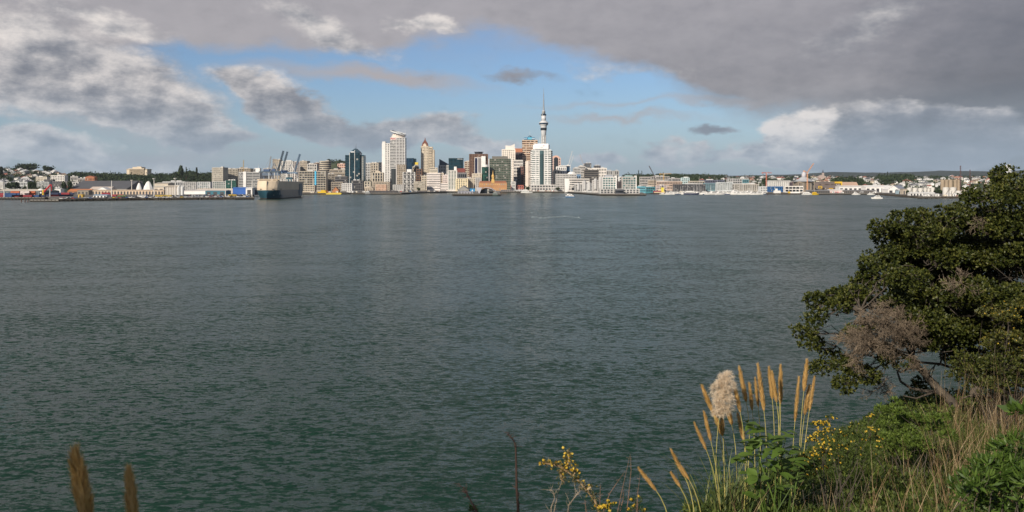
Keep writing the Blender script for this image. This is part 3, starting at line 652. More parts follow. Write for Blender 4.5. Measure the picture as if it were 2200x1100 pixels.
bld('dark apartment block with close set balconies', 1256, 1286, 365, 2300, (.13, .12, .11), 9, 10, wf=.55, pw=.18, dr=.5, name='apartment_tower')
bld('white apartment block with a raised dark penthouse', 1272, 1303, 361, 2450, (.74, .70, .64), 7, 9, pw=.5, dr=.5, name='apartment_tower')
bld('dark glass penthouse cube on the far right of the high blocks', 1277, 1290, 356, 2550, DK, 6, 3)
for i, (a, b_, q) in enumerate(((1304, 1315, 'first white and grey panelled slab right of the penthouse block'), (1317, 1329, 'second white and grey panelled slab, the rightmost high block'))):
    bld(q, a, b_, 367, 2450, LG, 5, 3, wf=.8, pw=.5, name='apartment_tower')
# --- hotel like a ship and the wharf flats
r = bld('white ship-shaped hotel with dark ribbon windows and blank white prow', 1214, 1266, 384, 2050, WH, 5, 4, wf=.42, pw=.05, dr=.3, plant=False, base=3.0)
part(r, 'prow', mat(WH), lambda b: b.prof([(-r['w']*.5, -1), (-r['w']*.36, -1), (-r['w']*.30, r['h']*.7), (-r['w']*.34, r['h']), (-r['w']*.52, r['h'])], -r['d']/2-1.6, -r['d']/2+1))
part(r, 'dark_opening', GD, lambda b: b.bb(-r['w']*.22, r['w']*.12, -r['d']/2-1, -r['d']/2+1, 4, 10))
for i, (a, b_, yt, Y, c, lb) in enumerate((
    (1236, 1258, 396, 1960, LG, 'low grey white flats at the inner end of the wharf'), (1252, 1266, 391, 1900, (.62, .60, .58), 'grey flats with a curved roof behind the wharf sheds'),
    (1262, 1276, 395, 1840, (.60, .59, .57), 'pale grey stepped flats in the middle of the wharf'), (1274, 1292, 387, 1790, (.55, .54, .53), 'grey flats with round drum corner on the wharf'),
    (1287, 1297, 383, 1760, LG, 'tall pale flats just left of the white pair on the wharf'))):
    r = bld(lb, a, b_, yt, Y, c, 5, 4, wf=.5, pw=.5, dr=.8, plant=False, base=3.0, name='apartment_block')
    part(r, 'drum', mat(LG), lambda b: b.lathe([(3.2, r['h']*.3), (3.2, r['h']+2), (1.5, r['h']+3.4)], -r['w']*.2, -r['d']/2, 12))
for a, b_, lb in ((1295, 1323, 'white wharf tower with grey canopy, the left one of the end pair'), (1338, 1366, 'white wharf tower with green canopy, the right one of the end pair')):
    r = bld(lb, a, b_, 380, 1620, WH, 6, 5, glass((.03, .08, .08)), wf=.6, pw=.28, dr=.9, plant=False, base=3.0, name='apartment_block')
    part(r, 'roof_canopy', mat((.25, .36, .36) if a > 1300 else (.34, .36, .40)), lambda b: b.prof([(-r['w']*.3, r['h']), (r['w']*.3, r['h']), (r['w']*.26, r['h']+3), (-r['w']*.26, r['h']+3.6)], -6, 6))
    part(r, 'side_fin', mat(WH), lambda b: b.bb(r['w']/2-.1, r['w']/2+1.6, -r['d']/2-1, r['d']/2, -1, r['h']+2.5))
bld('lower pink and grey link block between the two white wharf towers', 1322, 1339, 390, 1640, (.62, .52, .50), 5, 5, pw=.5, dr=.7, plant=False, base=3.0, name='apartment_block')
r = bld('white slab with a teal stair strip behind the wharf link block', 1330, 1340, 380, 1700, WH, 6, 2, pw=.5, plant=False, base=3.0)
bld('white wharf podium with large square dark openings', 1290, 1373, 406, 1585, WH, 2, 12, wf=.62, pw=.42, dr=.3, plant=False, base=3.0, name='wharf_building')
r = bld('grey vaulted restaurant roof between the wharf podium bays', 1322, 1340, 407, 1568, (.12, .12, .13), 1, 0, plant=False, base=3.0, dr=.4)
# --- right hand waterfront
for a in ((1368, 1386, 401, 1850, (.15, .42, .52), 2, 4, 'turquoise shed with pale roof at the wharf root'), (1384, 1407, 402, 1900, (.06, .22, .25), 2, 5, 'dark teal shed leaning beside the workboats'),
    (1393, 1410, 388, 2300, BE, 4, 6, 'beige flats below the thin dark crane'), (1400, 1438, 379, 2700, LG, 4, 10, 'long pale office under the yellow site crane'),
    (1436, 1461, 383, 2600, GY, 3, 8, 'grey flat roofed office right of the yellow site crane'), (1404, 1465, 390, 2400, (.50, .38, .30), 3, 18, 'long brown and cream apartment row behind the teal shed'),
    (1464, 1481, 382, 2450, (.55, .68, .66), 6, 4, 'pale turquoise apartment block above the marina'), (1481, 1513, 389, 2400, CR, 3, 9, 'cream flat roofed block right of the turquoise one'),
    (1506, 1556, 387, 2450, (.14, .15, .20), 4, 10, 'dark blue office with thin white roof line'), (1450, 1515, 396, 2150, DK, 5, 17, 'dark roofed apartment row with red brown bays at the marina'),
    (1513, 1542, 394, 2200, (.20, .32, .36), 5, 7, 'blue green glazed block in the marina row'), (1541, 1574, 392, 2150, (.58, .60, .58), 6, 9, 'pale apartment block with small balconies in the marina row'),
    (1565, 1608, 384, 2500, LG, 4, 9, 'pale long office with blue glazed end'), (1574, 1630, 396, 2150, (.46, .42, .36), 5, 12, 'cream and grey apartment row under a dark roof edge'),
    (1596, 1608, 386, 2400, (.10, .24, .28), 4, 3, 'small dark teal office block behind the marina row'), (1375, 1397, 380, 2600, LG, 4, 7, 'light grey office left of the thin dark crane'),
    (1410, 1432, 399, 2000, (.62, .50, .46), 3, 6, 'pinkish shed block with yellow end beside the barge')):
    bld(a[7], a[0], a[1], a[2], a[3], a[4], a[5], a[6], wf=.5, pw=.3, dr=.35, plant=a[0] % 2 == 0)
r = bld('white apartment block with scattered dark square windows near the silo building', 1652, 1697, 389, 2250, WH, 5, 10, glass((.12, .13, .14), 4, blind=.45), wf=.55, pw=.55, dr=.35, plant=False)
part(r, 'roof_slab', mat(LG), lambda b: b.bb(-r['w']*.56, r['w']*.52, -r['d']*.6, r['d']*.5, r['h']+.6, r['h']+2))
bld('bright blue glazed shed below the scattered-window block', 1655, 1683, 401, 2020, (.03, .13, .33), 2, 7, GB, plant=False)
bld('white framed pavilion with four tall dark bays on the quay', 1687, 1725, 400, 1880, WH, 2, 5, wf=.72, pw=.14, dr=.3, plant=False)
bld('dark bronze block behind the white framed pavilion', 1702, 1722, 392, 2050, (.11, .08, .09), 3, 3, plant=False)
bld('low white long shed behind the blue glazed one', 1634, 1656, 401, 2060, WH, 2, 6, plant=False)
# building with tall conical roof and drum
r = bld('timber clad hall with a conical roof, drum tower and brown vertical slats', 1716, 1750, 390, 2000, (.34, .27, .20), 1, 11, wf=.75, pw=.5, dr=1, plant=False)
k_ = 2000/F
part(r, 'conical_roof', mat((.40, .41, .42)), lambda b: b.lathe([(23*k_, r['h']), (14*k_, r['h']+4*k_), (6*k_, r['h']+9.5*k_)], n=12), False)
part(r, 'drum', mat((.52, .50, .52)), lambda b: b.lathe([(5*k_, r['h']+8*k_), (4.6*k_, r['h']+17*k_), (3.6*k_, r['h']+19*k_), (1.2*k_, r['h']+21.5*k_)], n=14), True)
r = bld('dark mottled facade with yellow framed windows and yellow beam', 1752, 1808, 391, 2050, (.17, .14, .13), 2, 0, glass((.08, .06, .05), 3, .6, 3), wf=.25, dr=.4, plant=False)
k_ = 2050/F; d = r['d']; x_ = lambda u: (u-1780)*k_
part(r, 'yellow_beam', mat((.72, .46, .04)), lambda b: (b.bb(x_(1793), x_(1809), -d/2-2, d/2, r['h']-3*k_, r['h']+1), b.bb(x_(1806.5), x_(1809), -d/2-2.01, 0, r['h']-7*k_, r['h']-3*k_)))
for a, z in ((1758, 4.5), (1781, 0)):
    part(r, 'yellow_frame', mat((.72, .46, .04)), lambda b: (b.bb(x_(a), x_(a+8), -d/2-1.5, -d/2, z*k_+3, z*k_+4.3), b.bb(x_(a), x_(a+8), -d/2-1.5, -d/2, z*k_+7.3, z*k_+8.6), b.bb(x_(a), x_(a)+1.3, -d/2-1.5, -d/2, z*k_+4.3, z*k_+7.3), b.bb(x_(a+8)-1.3, x_(a+8), -d/2-1.5, -d/2, z*k_+4.3, z*k_+7.3)))
bld('dark glass link between the timber hall and the yellow framed facade', 1749, 1758, 393, 2060, DK, 3, 2, plant=False)
r = bld('far rounded white tower of banded floors above the foreground tree', 2164, 2176, 356, 4000, (.82, .80, .76), 6, 0, wf=.4, dr=.8, round_=True, name='apartment_tower', cat='tower', plant=False)
part(r, 'cap', mat(WH), lambda b: b.lathe([(9, r['h']), (9, r['h']+7)], n=16, sy=.8))

# --- left shore buildings
for a in ((38, 59, 369, 2900, WH, 2, 5, 'white hillside house block highest on the left slope'), (60, 80, 377, 2650, LG, 4, 7, 'grey white apartment block on the left slope'),
    (78, 100, 380, 2500, CR, 3, 7, 'cream terrace row right of the grey white block'), (110, 138, 377, 2600, WH, 3, 8, 'long white block with a glazed end below the volcanic cone'),
    (152, 167, 379, 2600, WH, 2, 5, 'white modern block with a set-back top left of the brick block'), (168, 184, 383, 2500, GY, 2, 5, 'low grey block between the white modern one and the brick one'),
    (95, 113, 386, 2300, DK, 2, 5, 'black flat-roofed block above the white framed one'), (113, 151, 390, 2200, (.17, .16, .16), 4, 12, 'long dark apartment row with balconies on the left shore'),
    (80, 105, 391, 2150, (.45, .47, .46), 4, 8, 'white edged grey apartment block behind the red crane'), (151, 168, 391, 2150, WH, 3, 3, 'plain white cube block right of the dark apartment row'),
    (40, 62, 379, 2700, BE, 2, 6, 'beige house row half hidden in trees at the far left'), (92, 108, 371, 2950, WH, 3, 5, 'white house block just below the green cone'),
    (1, 6, 393, 1900, WH, 4, 2, 'white narrow block cut by the left picture edge'), (13, 22, 391, 1950, LG, 4, 3, 'grey white block beside the tall light mast'),
    (30, 58, 391, 2000, LG, 2, 8, 'low grey houses above the long port shed'), (395, 421, 391, 2150, WH, 5, 6, 'white apartment block behind the wavy silos'),
    (425, 451, 391, 2120, LG, 5, 6, 'first apartment block with green glazed bays left of the round tower'), (457, 484, 390, 2100, LG, 5, 6, 'white apartment block with green bays under a flat brown canopy'),
    (350, 396, 390, 2300, LG, 2, 10, 'long grey terrace behind the cream hall'), (275, 300, 389, 2300, BE, 4, 7, 'beige block with framed windows behind the white tents'),
    (484, 507, 388, 2080, (.02, .09, .08), 5, 0, 'dark green glass apartment block with curved corner')):
    bld(a[7], a[0], a[1], a[2], a[3], a[4], a[5], a[6], GG if 'green' in a[7] and 'cone' not in a[7] else None, wf=.55, pw=.4, dr=.5, plant=a[0] % 2 == 0, name='apartment_block')
r = bld('orange brick block with pitched roof on the left slope', 184, 202, 381, 2450, (.48, .20, .10), 3, 6, pw=.5, plant=False)
part(r, 'roof', mat((.35, .12, .07)), lambda b: b.prof([(-r['w']*.55, r['h']+.5), (r['w']*.55, r['h']+.5), (r['w']*.1, r['h']+4.5), (-r['w']*.1, r['h']+4.5)], -r['d']*.55, r['d']*.55))
# museum on the ridge
Yq = 3250; w, d, p = place(272, 316, Yq, .5, 0)
r = root('museum', 'wide cream stone museum with a row of columns on the wooded ridge', 'museum', p); h = Z(361, Yq)-p.z; st_ = mat((.66, .56, .42), .8, .1, .03)
part(r, 'wall', st_, lambda b: (b.bb(-w/2, w/2, -d/2, d/2, -3, h-4), b.bb(-w*.22, w*.22, -d/2+1.5, d/2-3, h-4, h+4), b.bb(-w*.52, w*.52, -d*.54, d*.54, h-5, h-3.6), b.bb(-w*.1, w*.1, -3, 8, h+4, h+6)))
for i in range(14):
    x = -w*.34+w*.68*i/13; part(r, 'column', st_, lambda b: b.lathe([(1.3, 3), (1.1, h-5)], x, -d/2-3.5, 8))
part(r, 'portico', st_, lambda b: (b.bb(-w*.38, w*.38, -d/2-5, -d/2, h-5, h-1.5), b.bb(-w*.40, w*.40, -d/2-6, -d/2, -2, 3)))
part(r, 'recess_shade', mat((.2, .15, .1)), lambda b: b.bb(-w*.36, w*.36, -d/2-.5, -d/2+.2, 3, h-5))  # dark slab behind the columns, portico shade put into its colour

# --- the tall slender tower
Yq = 2950; k = Yq/F; r = root('observation_tower', 'very tall slender white tower with a round pod and needle mast', 'tower', (X(1168, Yq), Yq, 8)); z_ = lambda v: Z(v, Yq)-8
cm = mat((.60, .59, .57), .6, .06, .05)
part(r, 'shaft', cm, lambda b: b.lathe([(6.2*k, -5), (4.0*k, z_(380)), (3.3*k, z_(330)), (3.1*k, z_(289))], n=20), True)
for i in range(8):
    a = 2*math.pi*i/8+.2; part(r, 'buttress', cm, lambda b: b.tube([(4.7*k*math.cos(a), 4.7*k*math.sin(a), z_(318)), (4.5*k*math.cos(a), 4.5*k*math.sin(a), z_(291))], 1.2, 6))
part(r, 'buttress_ring', cm, lambda b: [b.lathe([(4.6*k, z_(v)), (4.6*k, z_(v-1))], n=20) for v in (313, 306, 299, 292.5)])
pod = mat((.60, .60, .60), .4, .06, .05)
part(r, 'pod_cone', pod, lambda b: b.lathe([(4.2*k, z_(292)), (5.3*k, z_(290)), (5.9*k, z_(281)), (6.5*k, z_(276)), (6.5*k, z_(272)), (7.2*k, z_(269.5)), (9.3*k, z_(268))], n=28), True)
part(r, 'lower_dark_band', GD, lambda b: b.lathe([(6.75*k, z_(280)), (6.9*k, z_(274.6))], n=28))
part(r, 'observation_deck', GB, lambda b: b.lathe([(8.9*k, z_(268.2)), (9.9*k, z_(266.8)), (10.0*k, z_(264.4)), (9.2*k, z_(263.8))], n=28))
part(r, 'deck_rim', pod, lambda b: b.lathe([(10.3*k, z_(264.5)), (10.3*k, z_(263.6)), (8.2*k, z_(262.2)), (7.0*k, z_(260.5)), (5.6*k, z_(259.5))], n=28))
part(r, 'upper_drum', pod, lambda b: b.lathe([(5.0*k, z_(260)), (4.9*k, z_(248.5))], n=24), True)
part(r, 'upper_dark_ring', GB, lambda b: b.lathe([(5.0*k, z_(248.6)), (5.9*k, z_(247.2)), (5.7*k, z_(245.3)), (4.0*k, z_(244.6))], n=24))
part(r, 'mast_base', pod, lambda b: b.lathe([(3.6*k, z_(245)), (3.4*k, z_(239)), (3.7*k, z_(238.8)), (3.6*k, z_(238))], n=20), True)
part(r, 'needle_mast', mat((.26, .28, .31), .4), lambda b: (b.lathe([(2.2*k, z_(238.5)), (1.3*k, z_(229)), (1.45*k, z_(228.8)), (1.2*k, z_(214)), (.8*k, z_(213.8)), (.75*k, z_(203)), (1.0*k, z_(202.8)), (1.0*k, z_(201.8)), (.45*k, z_(201.6)), (.3*k, z_(190))], n=12)))

# --- orange ferry terminal with clock tower
Yq = 2215; r = bld('long orange stone ferry terminal with bright arched windows', 1030, 1088, 393, Yq, (.46, .24, .11), 3, 14, glass((.35, .22, .10), 3, blind=.5), wf=.5, pw=.5, dr=.3, name='ferry_terminal', cat='terminal', plant=False)
k = Yq/F; x_ = lambda u: (u-1059)*k; h, d = r['h'], r['d']
part(r, 'roof', mat((.30, .12, .07)), lambda b: b.prof([(-r['w']*.51, h+.5), (r['w']*.51, h+.5), (r['w']*.48, h+5), (-r['w']*.48, h+5)], -d*.52, d*.52))
yl = mat((.66, .42, .13), .7)
part(r, 'clock_tower', yl, lambda b: (b.bb(-4, 4, -d/2-1, -d/2+7, h, h+9), b.bb(-2.9, 2.9, -d/2, -d/2+6, h+9, h+17)))
part(r, 'tower_roof', yl, lambda b: b.lathe([(4.2, h+17), (3.4, h+20), (1.3, h+23), (1.0, h+26), (.15, h+34)], 0, -d/2+3, 10))
part(r, 'clock', mat((.1, .09, .08)), lambda b: b.lathe([(1.5, 0), (1.5, .4)], n=14)).location = (0, -d/2-.1, h+12.6)
r.children[-1].rotation_euler = (R(90), 0, 0)

# ------------------------------------------------------------------ wharves, sea walls
PILE = mat((.10, .085, .07), .9, .3, .3, name='pile'); CONC = mat((.22, .205, .18), .9, .25, .05, name='concrete'); ROCK = mat((.06, .05, .038), .95, .5, .25, name='rock')
def wharf(label, poly, name='wharf', deck=2.6, step=7.0, zt=3.0, pr=.45, posts=True):
    """deck slab on rows of piles along its outline; poly is counter-clockwise in x,y"""
    r = root(name, label, 'wharf', (poly[0][0], poly[0][1], 0)); ox, oy = poly[0]
    q = [(x-ox, y-oy) for x, y in poly]
    part(r, 'deck', CONC, lambda b: b.prism(q, zt-.9, zt))
    part(r, 'fender_beam', PILE, lambda b: b.prism([(x*1.0, y-.15) for x, y in q], zt-1.6, zt-.92))
    k = 0; sm_ = None
    for i in range(len(q)):
        a, c = Vector(q[i]), Vector(q[(i+1) % len(q)])
        if (a.y+c.y)/2 > max(p[1] for p in q)*.75 and len(q) > 2 and max(p[1] for p in q) > 60: continue
        n = int((c-a).length/step)
        for j in range(n):
            if k >= 95: break
            p = a+(c-a)*(j/n)
            if sm_ is None:
                o = part(r, 'pile', PILE, lambda b: b.lathe([(pr, -2), (pr, zt+.3)], n=6)); sm_ = o.data
            else:
                o = bpy.data.objects.new('pile', sm_); C.objects.link(o); o.parent = r
            o.location = (p.x, p.y, 0); k += 1
    # inner pile rows as one set-back block, under-deck shade put into its colour
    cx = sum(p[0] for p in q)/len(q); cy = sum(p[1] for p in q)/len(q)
    part(r, 'shaded_inner_piles', mat((.03, .026, .02), .95), lambda b: b.prism([(cx+(x-cx)*.97, y+(1.2 if y < cy else -1.2)) for x, y in q], -2, zt-1.7))
    return r
def pxl(lst): return [(X(u, Y), Y) for u, Y in lst]
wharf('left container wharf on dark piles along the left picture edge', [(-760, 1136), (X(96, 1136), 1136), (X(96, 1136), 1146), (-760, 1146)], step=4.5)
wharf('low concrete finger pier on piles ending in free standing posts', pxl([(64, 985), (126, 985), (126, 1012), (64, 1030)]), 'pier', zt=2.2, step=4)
for u, h_ in ((46, 3.2), (54, 2.4), (60, 2.6)):
    o = part(None, 'mooring_post', mat((.12, .05, .03)), lambda b: b.tube([(0, 0, -1), (0, 0, h_)], .5, 8)); o.location = (X(u, 960), 960, 0)
    tag(o, 'dark timber mooring post in the water off the finger pier, %s' % {46: 'the tallest, outermost one', 54: 'the middle one of three', 60: 'the one nearest the pier'}[u], 'post', 'mooring posts off the finger pier')
# rock sea walls
def seawall(label, pts, z1, wdt):
    def f(b):
        rs = random.Random(3)
        for (u0, Y0), (u1, Y1) in zip(pts[:-1], pts[1:]):
            a, c = Vector((X(u0, Y0), Y0)), Vector((X(u1, Y1), Y1)); n = max(2, int((c-a).length/2.2))
            for i in range(n):
                p = a+(c-a)*((i+rs.random()*.6)/n)
                for k in range(3):
                    s = rs.uniform(1.1, 2.0); b.box(p.x, p.y-wdt*(1-k/3)+rs.uniform(-.4, .4), .1+k*z1/3+rs.uniform(-.3, .3), s*1.5, s, s, 0, rs.uniform(0, 3))
    o = part(None, 'seawall', ROCK, f); return tag(o, label, 'sea wall')
seawall('brown rock sea wall below the rows of parked port cars', [(126, 1009), (300, 1089), (538, 1159)], 2.6, 3.0)
seawall('dark rock sea wall running from the sheds to the white storage tanks', [(1880, 1712), (1975, 1240), (2200, 1240)], 2.6, 3.0)
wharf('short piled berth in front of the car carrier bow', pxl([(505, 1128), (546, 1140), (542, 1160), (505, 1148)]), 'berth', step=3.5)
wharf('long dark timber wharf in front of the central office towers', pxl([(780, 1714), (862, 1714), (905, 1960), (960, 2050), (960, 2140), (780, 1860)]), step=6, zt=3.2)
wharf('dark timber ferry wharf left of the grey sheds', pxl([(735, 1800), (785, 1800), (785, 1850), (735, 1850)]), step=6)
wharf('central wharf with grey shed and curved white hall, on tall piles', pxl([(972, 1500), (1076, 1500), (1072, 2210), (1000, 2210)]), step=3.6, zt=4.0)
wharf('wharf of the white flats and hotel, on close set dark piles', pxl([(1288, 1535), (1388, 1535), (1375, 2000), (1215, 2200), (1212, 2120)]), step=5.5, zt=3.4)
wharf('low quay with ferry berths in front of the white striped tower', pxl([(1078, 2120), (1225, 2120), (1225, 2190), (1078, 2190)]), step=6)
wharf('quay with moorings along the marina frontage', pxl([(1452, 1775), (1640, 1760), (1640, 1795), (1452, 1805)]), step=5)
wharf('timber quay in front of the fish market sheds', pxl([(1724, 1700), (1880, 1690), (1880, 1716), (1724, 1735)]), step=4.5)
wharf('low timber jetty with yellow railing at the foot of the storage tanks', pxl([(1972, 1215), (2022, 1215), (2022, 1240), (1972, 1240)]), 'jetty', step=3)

# ------------------------------------------------------------------ sheds, tanks, silos
def shed(label, x0, x1, yt, Y, wall, roofc, d=30, ridge=.35, name='shed', rz=0, doors=5, base=3.0, axis='x', eave=None, group=None):
    w = (x1-x0)/F*Y; H = Z(yt, Y)-base; he = H*(1-ridge) if eave is None else eave
    r = root(name, label, 'shed', (X((x0+x1)/2, Y), Y+d/2, base), rz, group)
    wm, rm = mat(wall, .8, .12, .05), mat(roofc, .6, .12, .04)
    if axis == 'x':
        part(r, 'wall', wm, lambda b: (b.bb(-w/2, w/2, -d/2, d/2, -1, he), b.prism([(-w/2+.2, -d/2+.2), (-w/2+.2, d/2-.2), (-w/2+.5, d/2-.2), (-w/2+.5, -d/2+.2)], he, he+.1)))
        part(r, 'roof', rm, lambda b: b.add([(-w/2-.6, -d/2-.8, he), (w/2+.6, -d/2-.8, he), (w/2+.6, 0, H), (-w/2-.6, 0, H), (-w/2-.6, d/2+.8, he), (w/2+.6, d/2+.8, he)], [(0, 1, 2, 3), (3, 2, 5, 4), (0, 3, 4), (1, 5, 2), (0, 4, 5, 1)]))
    else:
        part(r, 'wall', wm, lambda b: b.prof([(-w/2, -1), (w/2, -1), (w/2, he), (0, H-.3), (-w/2, he)], -d/2, d/2))
        part(r, 'roof', rm, lambda b: b.prof([(-w/2-.6, he-.2), (0, H-.25), (w/2+.6, he-.2), (w/2+.6, he+.2), (0, H+.2), (-w/2-.6, he+.2)], -d/2-.6, d/2+.6))
    for i in range(doors):
        x = -w/2+w*(i+.5)/doors; part(r, 'door', mat((.06, .06, .065), .6), lambda b: b.bb(x-w/doors*.28, x+w/doors*.28, -d/2-.15, -d/2+.3, .1, he*.72))
    return r
shed('long grey blue port shed with cream roof strip at the far left', -12, 84, 406.5, 1330, (.16, .19, .20), (.66, .58, .46), 60, .28, doors=7)
r = shed('huge hall with dark grey roof sloping up to the right', 150, 272, 388, 1900, (.30, .28, .26), (.105, .105, .11), 120, .2, doors=0, name='arena', eave=8)
r.children[1].data.vertices[3].co.z -= 11; r.children[1].data.vertices[0].co.z -= 1
shed('orange roofed long shed beside the dark grey hall', 145, 192, 406, 1600, (.42, .2, .1), (.55, .20, .08), 25, .5, doors=4)
shed('cream low hall with dark doorway under the big grey roof', 192, 236, 401, 1700, (.55, .46, .36), (.6, .5, .42), 30, .4, doors=1)
shed('small white gabled shed with dark arched opening near the masts', 205, 232, 402, 1640, WH, WH, 22, .5, doors=1, axis='y')
r = shed('long parking deck with cream roof and dark open side on the port', 190, 352, 407.5, 1480, (.62, .48, .34), (.60, .47, .34), 40, .12, doors=24, name='parking_deck')
shed('yellow square box shed on the port seawall', 168, 177, 417, 1130, (.72, .46, .08), (.7, .5, .2), 6, .1, doors=1)
shed('long white shed with sky blue roof on the port seawall', 200, 229, 418, 1130, WH, (.20, .38, .55), 12, .25, doors=4)
shed('white box store with a plain flat front left of the green shed', 117, 130, 405, 1450, WH, WH, 12, .08, doors=0)
shed('pale green narrow shed next to the white box store', 130, 136, 406, 1460, (.3, .42, .3), (.3, .4, .3), 12, .1, doors=0)
shed('grey brick gatehouse on the port', 166, 190, 408, 1420, (.30, .26, .20), (.36, .3, .24), 14, .15, doors=3)
shed('cream square hall behind the container silos', 332, 361, 392, 1900, (.55, .48, .38), (.5, .45, .38), 40, .1, doors=0)
shed('cream hall with slanting canopy left of the silos', 330, 352, 399, 1750, (.66, .57, .46), (.6, .55, .45), 30, .2, doors=2)
for i, (a, c, yt, s) in enumerate(((288, 303, 393, 'left'), (300, 326, 389, 'right'))):
    w = (c-a)/F*1800; o = part(None, 'tent_hall', mat(WH, .6), lambda b: b.lathe([(w/2, 0), (w*.36, Z(yt, 1800)*.45), (w*.16, Z(yt, 1800)*.8), (.8, Z(yt, 1800)-3)], n=9, sy=.7, ph=i*.4))
    o.location = (X((a+c)/2, 1800), 1800+w/2, 3); tag(o, 'white peaked tent hall behind the parking deck, the %s one' % ('lower left' if i == 0 else 'higher right'), 'tent', 'white tent halls')
Y_ = 1420
r = root('silo_block', 'block of tall white ribbed silos on the port', 'silo', (X(367, Y_), Y_+8, 3))
for i in range(9):
    part(r, 'silo', mat((.74, .68, .60), .7), lambda b: b.lathe([(1.45*Y_/F, -1), (1.45*Y_/F, Z(400.5, Y_)-3)], (i-4)*3.45*Y_/F, 0, 12), False)
part(r, 'top_slab', mat((.70, .62, .52)), lambda b: b.bb(-15.6*Y_/F, 15.6*Y_/F, -3, 6, Z(400.5, Y_)-3, Z(399.8, Y_)-3+.8))
Y_ = 1400
r = root('silo_block', 'two thin pale silos with stair frame right of the white silo block', 'silo', (X(388, Y_), Y_, 3))
for x in (-3, 3): part(r, 'silo', mat((.62, .62, .60)), lambda b: b.lathe([(2.6, -1), (2.6, 13), (1, 14.5)], x, 0, 12))
shed('long white port warehouse behind the car rows', 394, 442, 407.5, 1500, WH, (.74, .68, .62), 30, .25, doors=0)
shed('teal port warehouse with dark doors', 441, 484, 408, 1460, (.05, .18, .24), (.55, .52, .48), 30, .2, doors=3)
shed('cream long roofed store behind the white and teal warehouses', 420, 500, 405, 1650, (.6, .52, .42), (.70, .60, .48), 30, .4, doors=0)
shed('blue and white service building beside the port light masts', 500, 529, 402, 1500, (.04, .13, .42), (.08, .2, .5), 18, .1, doors=0)
shed('white service annex right of the blue and white building', 528, 542, 402.5, 1480, WH, WH, 14, .1, doors=1)
shed('dark low store right of the white annex', 542, 552, 404, 1500, (.05, .06, .08), DK, 12, .1, doors=0)
shed('brown gabled shed beside the yellow dredging gear', 714, 728, 402, 1900, (.42, .18, .08), (.45, .2, .1), 14, .7, doors=0, axis='y')
shed('grey gabled wharf shed with skylights on the central wharf', 983, 1007, 399.5, 1640, (.30, .29, .27), (.24, .24, .235), 70, .55, doors=3, axis='y', base=4)
shed('long low white shed at the front of the central wharf', 985, 1016, 411, 1530, (.46, .46, .50), (.42, .42, .46), 18, .3, doors=5, base=4)
o = part(None, 'blue_booth', mat((.02, .22, .45), .5), lambda b: (b.bb(-4.5, 4.5, -3, 3, 0, 5.5), b.bb(-4.8, 4.8, -3.3, 3.3, 5.4, 5.9)))
o.location = (X(1015, 1600), 1600, 7); tag(o, 'bright blue booth block with white mark on the central wharf', 'booth')
part(o, 'white_mark', mat(WH), lambda b: b.prof([(-1.6, 1.2), (1.6, 1.2), (.6, 3.2), (0, 4.4), (-.6, 3.2)], -3.3, -3.05))
# curved white hall
Y_ = 1560; r = root('curved_hall', 'curved white hall roof rising from the left on the central wharf', 'hall', (X(1043, Y_), Y_+30, 4))
def arc(b):
    pts = []; n = 16
    for i in range(n+1):
        t = i/n; x = -17+36*t; z = 11.5*math.sin(math.pi*min(1, t*.9+.05))**.7; pts.append((x, z))
    b.prof([(x, z) for x, z in pts]+[(x, z-.7) for x, z in reversed(pts)], -34, 40)
part(r, 'roof', mat((.50, .50, .56), .4), arc, False)
part(r, 'glass_end', GD, lambda b: b.prof([(-13, 0), (17, 0), (13, 7), (0, 10), (-9, 7)], -30, 30))
part(r, 'roof_wing', mat((.46, .46, .50), .4), lambda b: b.prof([(-17.5, 10.8), (-12, 0), (-10.6, 0), (-6, 10.9)], -38, -34.2))
part(r, 'canopy', mat((.2, .21, .2)), lambda b: b.bb(4, 30, -36, -20, 4.2, 5))
shed('dark low wharf building behind the long ferry wharf', 790, 852, 409.5, 1770, (.10, .09, .08), (.13, .12, .12), 16, .3, doors=8, base=3.2)
shed('dark flat terminal roof beside the ferry basin', 868, 958, 409.2, 2120, (.12, .10, .09), (.16, .15, .14), 12, .2, doors=14)
shed('white tent roofed ferry pavilion at the quay under the striped tower', 1105, 1132, 408, 2160, (.4, .38, .36), WH, 12, .5, doors=5)
shed('grey flat canopy in front of the orange terminal', 1076, 1104, 407.5, 2150, (.22, .2, .19), (.35, .34, .33), 12, .2, doors=6)
shed('grey long canopy roof over the fish market quay', 1816, 1882, 408, 1740, (.18, .16, .14), (.24, .23, .22), 14, .3, doors=14)
shed('white fish shed with pink panels on the quay', 1782, 1816, 406.8, 1755, (.72, .60, .55), WH, 16, .25, doors=0)
for i in range(5): part(bpy.data.objects[-1] if False else [o for o in C.objects if o.get('label', '').startswith('white fish shed')][0], 'pink_panel', mat((.55, .12, .16)), lambda b: b.bb(-13+i*6, -9.6+i*6, -8.4, -8.1, .5, 2.6))
shed('grey quay canopy left of the white fish shed', 1735, 1782, 408, 1750, (.12, .11, .1), (.25, .25, .25), 12, .3, doors=10)
shed('hall with a broad salmon orange hipped roof', 1806, 1848, 391, 2200, (.6, .52, .44), (.50, .34, .25), 50, .75, doors=0)
shed('white long shed row below the salmon orange roof', 1803, 1862, 398.5, 1980, WH, (.72, .68, .62), 24, .2, doors=6)
shed('long white market hall right of the salmon roof', 1860, 1912, 398, 1900, WH, WH, 26, .25, doors=5)
shed('white gabled shed with bright gable end by the dark seawall', 1908, 1932, 399, 1800, (.82, .80, .76), WH, 30, .55, doors=2, axis='y')
shed('grey blue gabled shed left of the storage tanks', 1924, 1943, 398.5, 1850, (.18, .21, .25), (.20, .22, .26), 30, .4, doors=0)
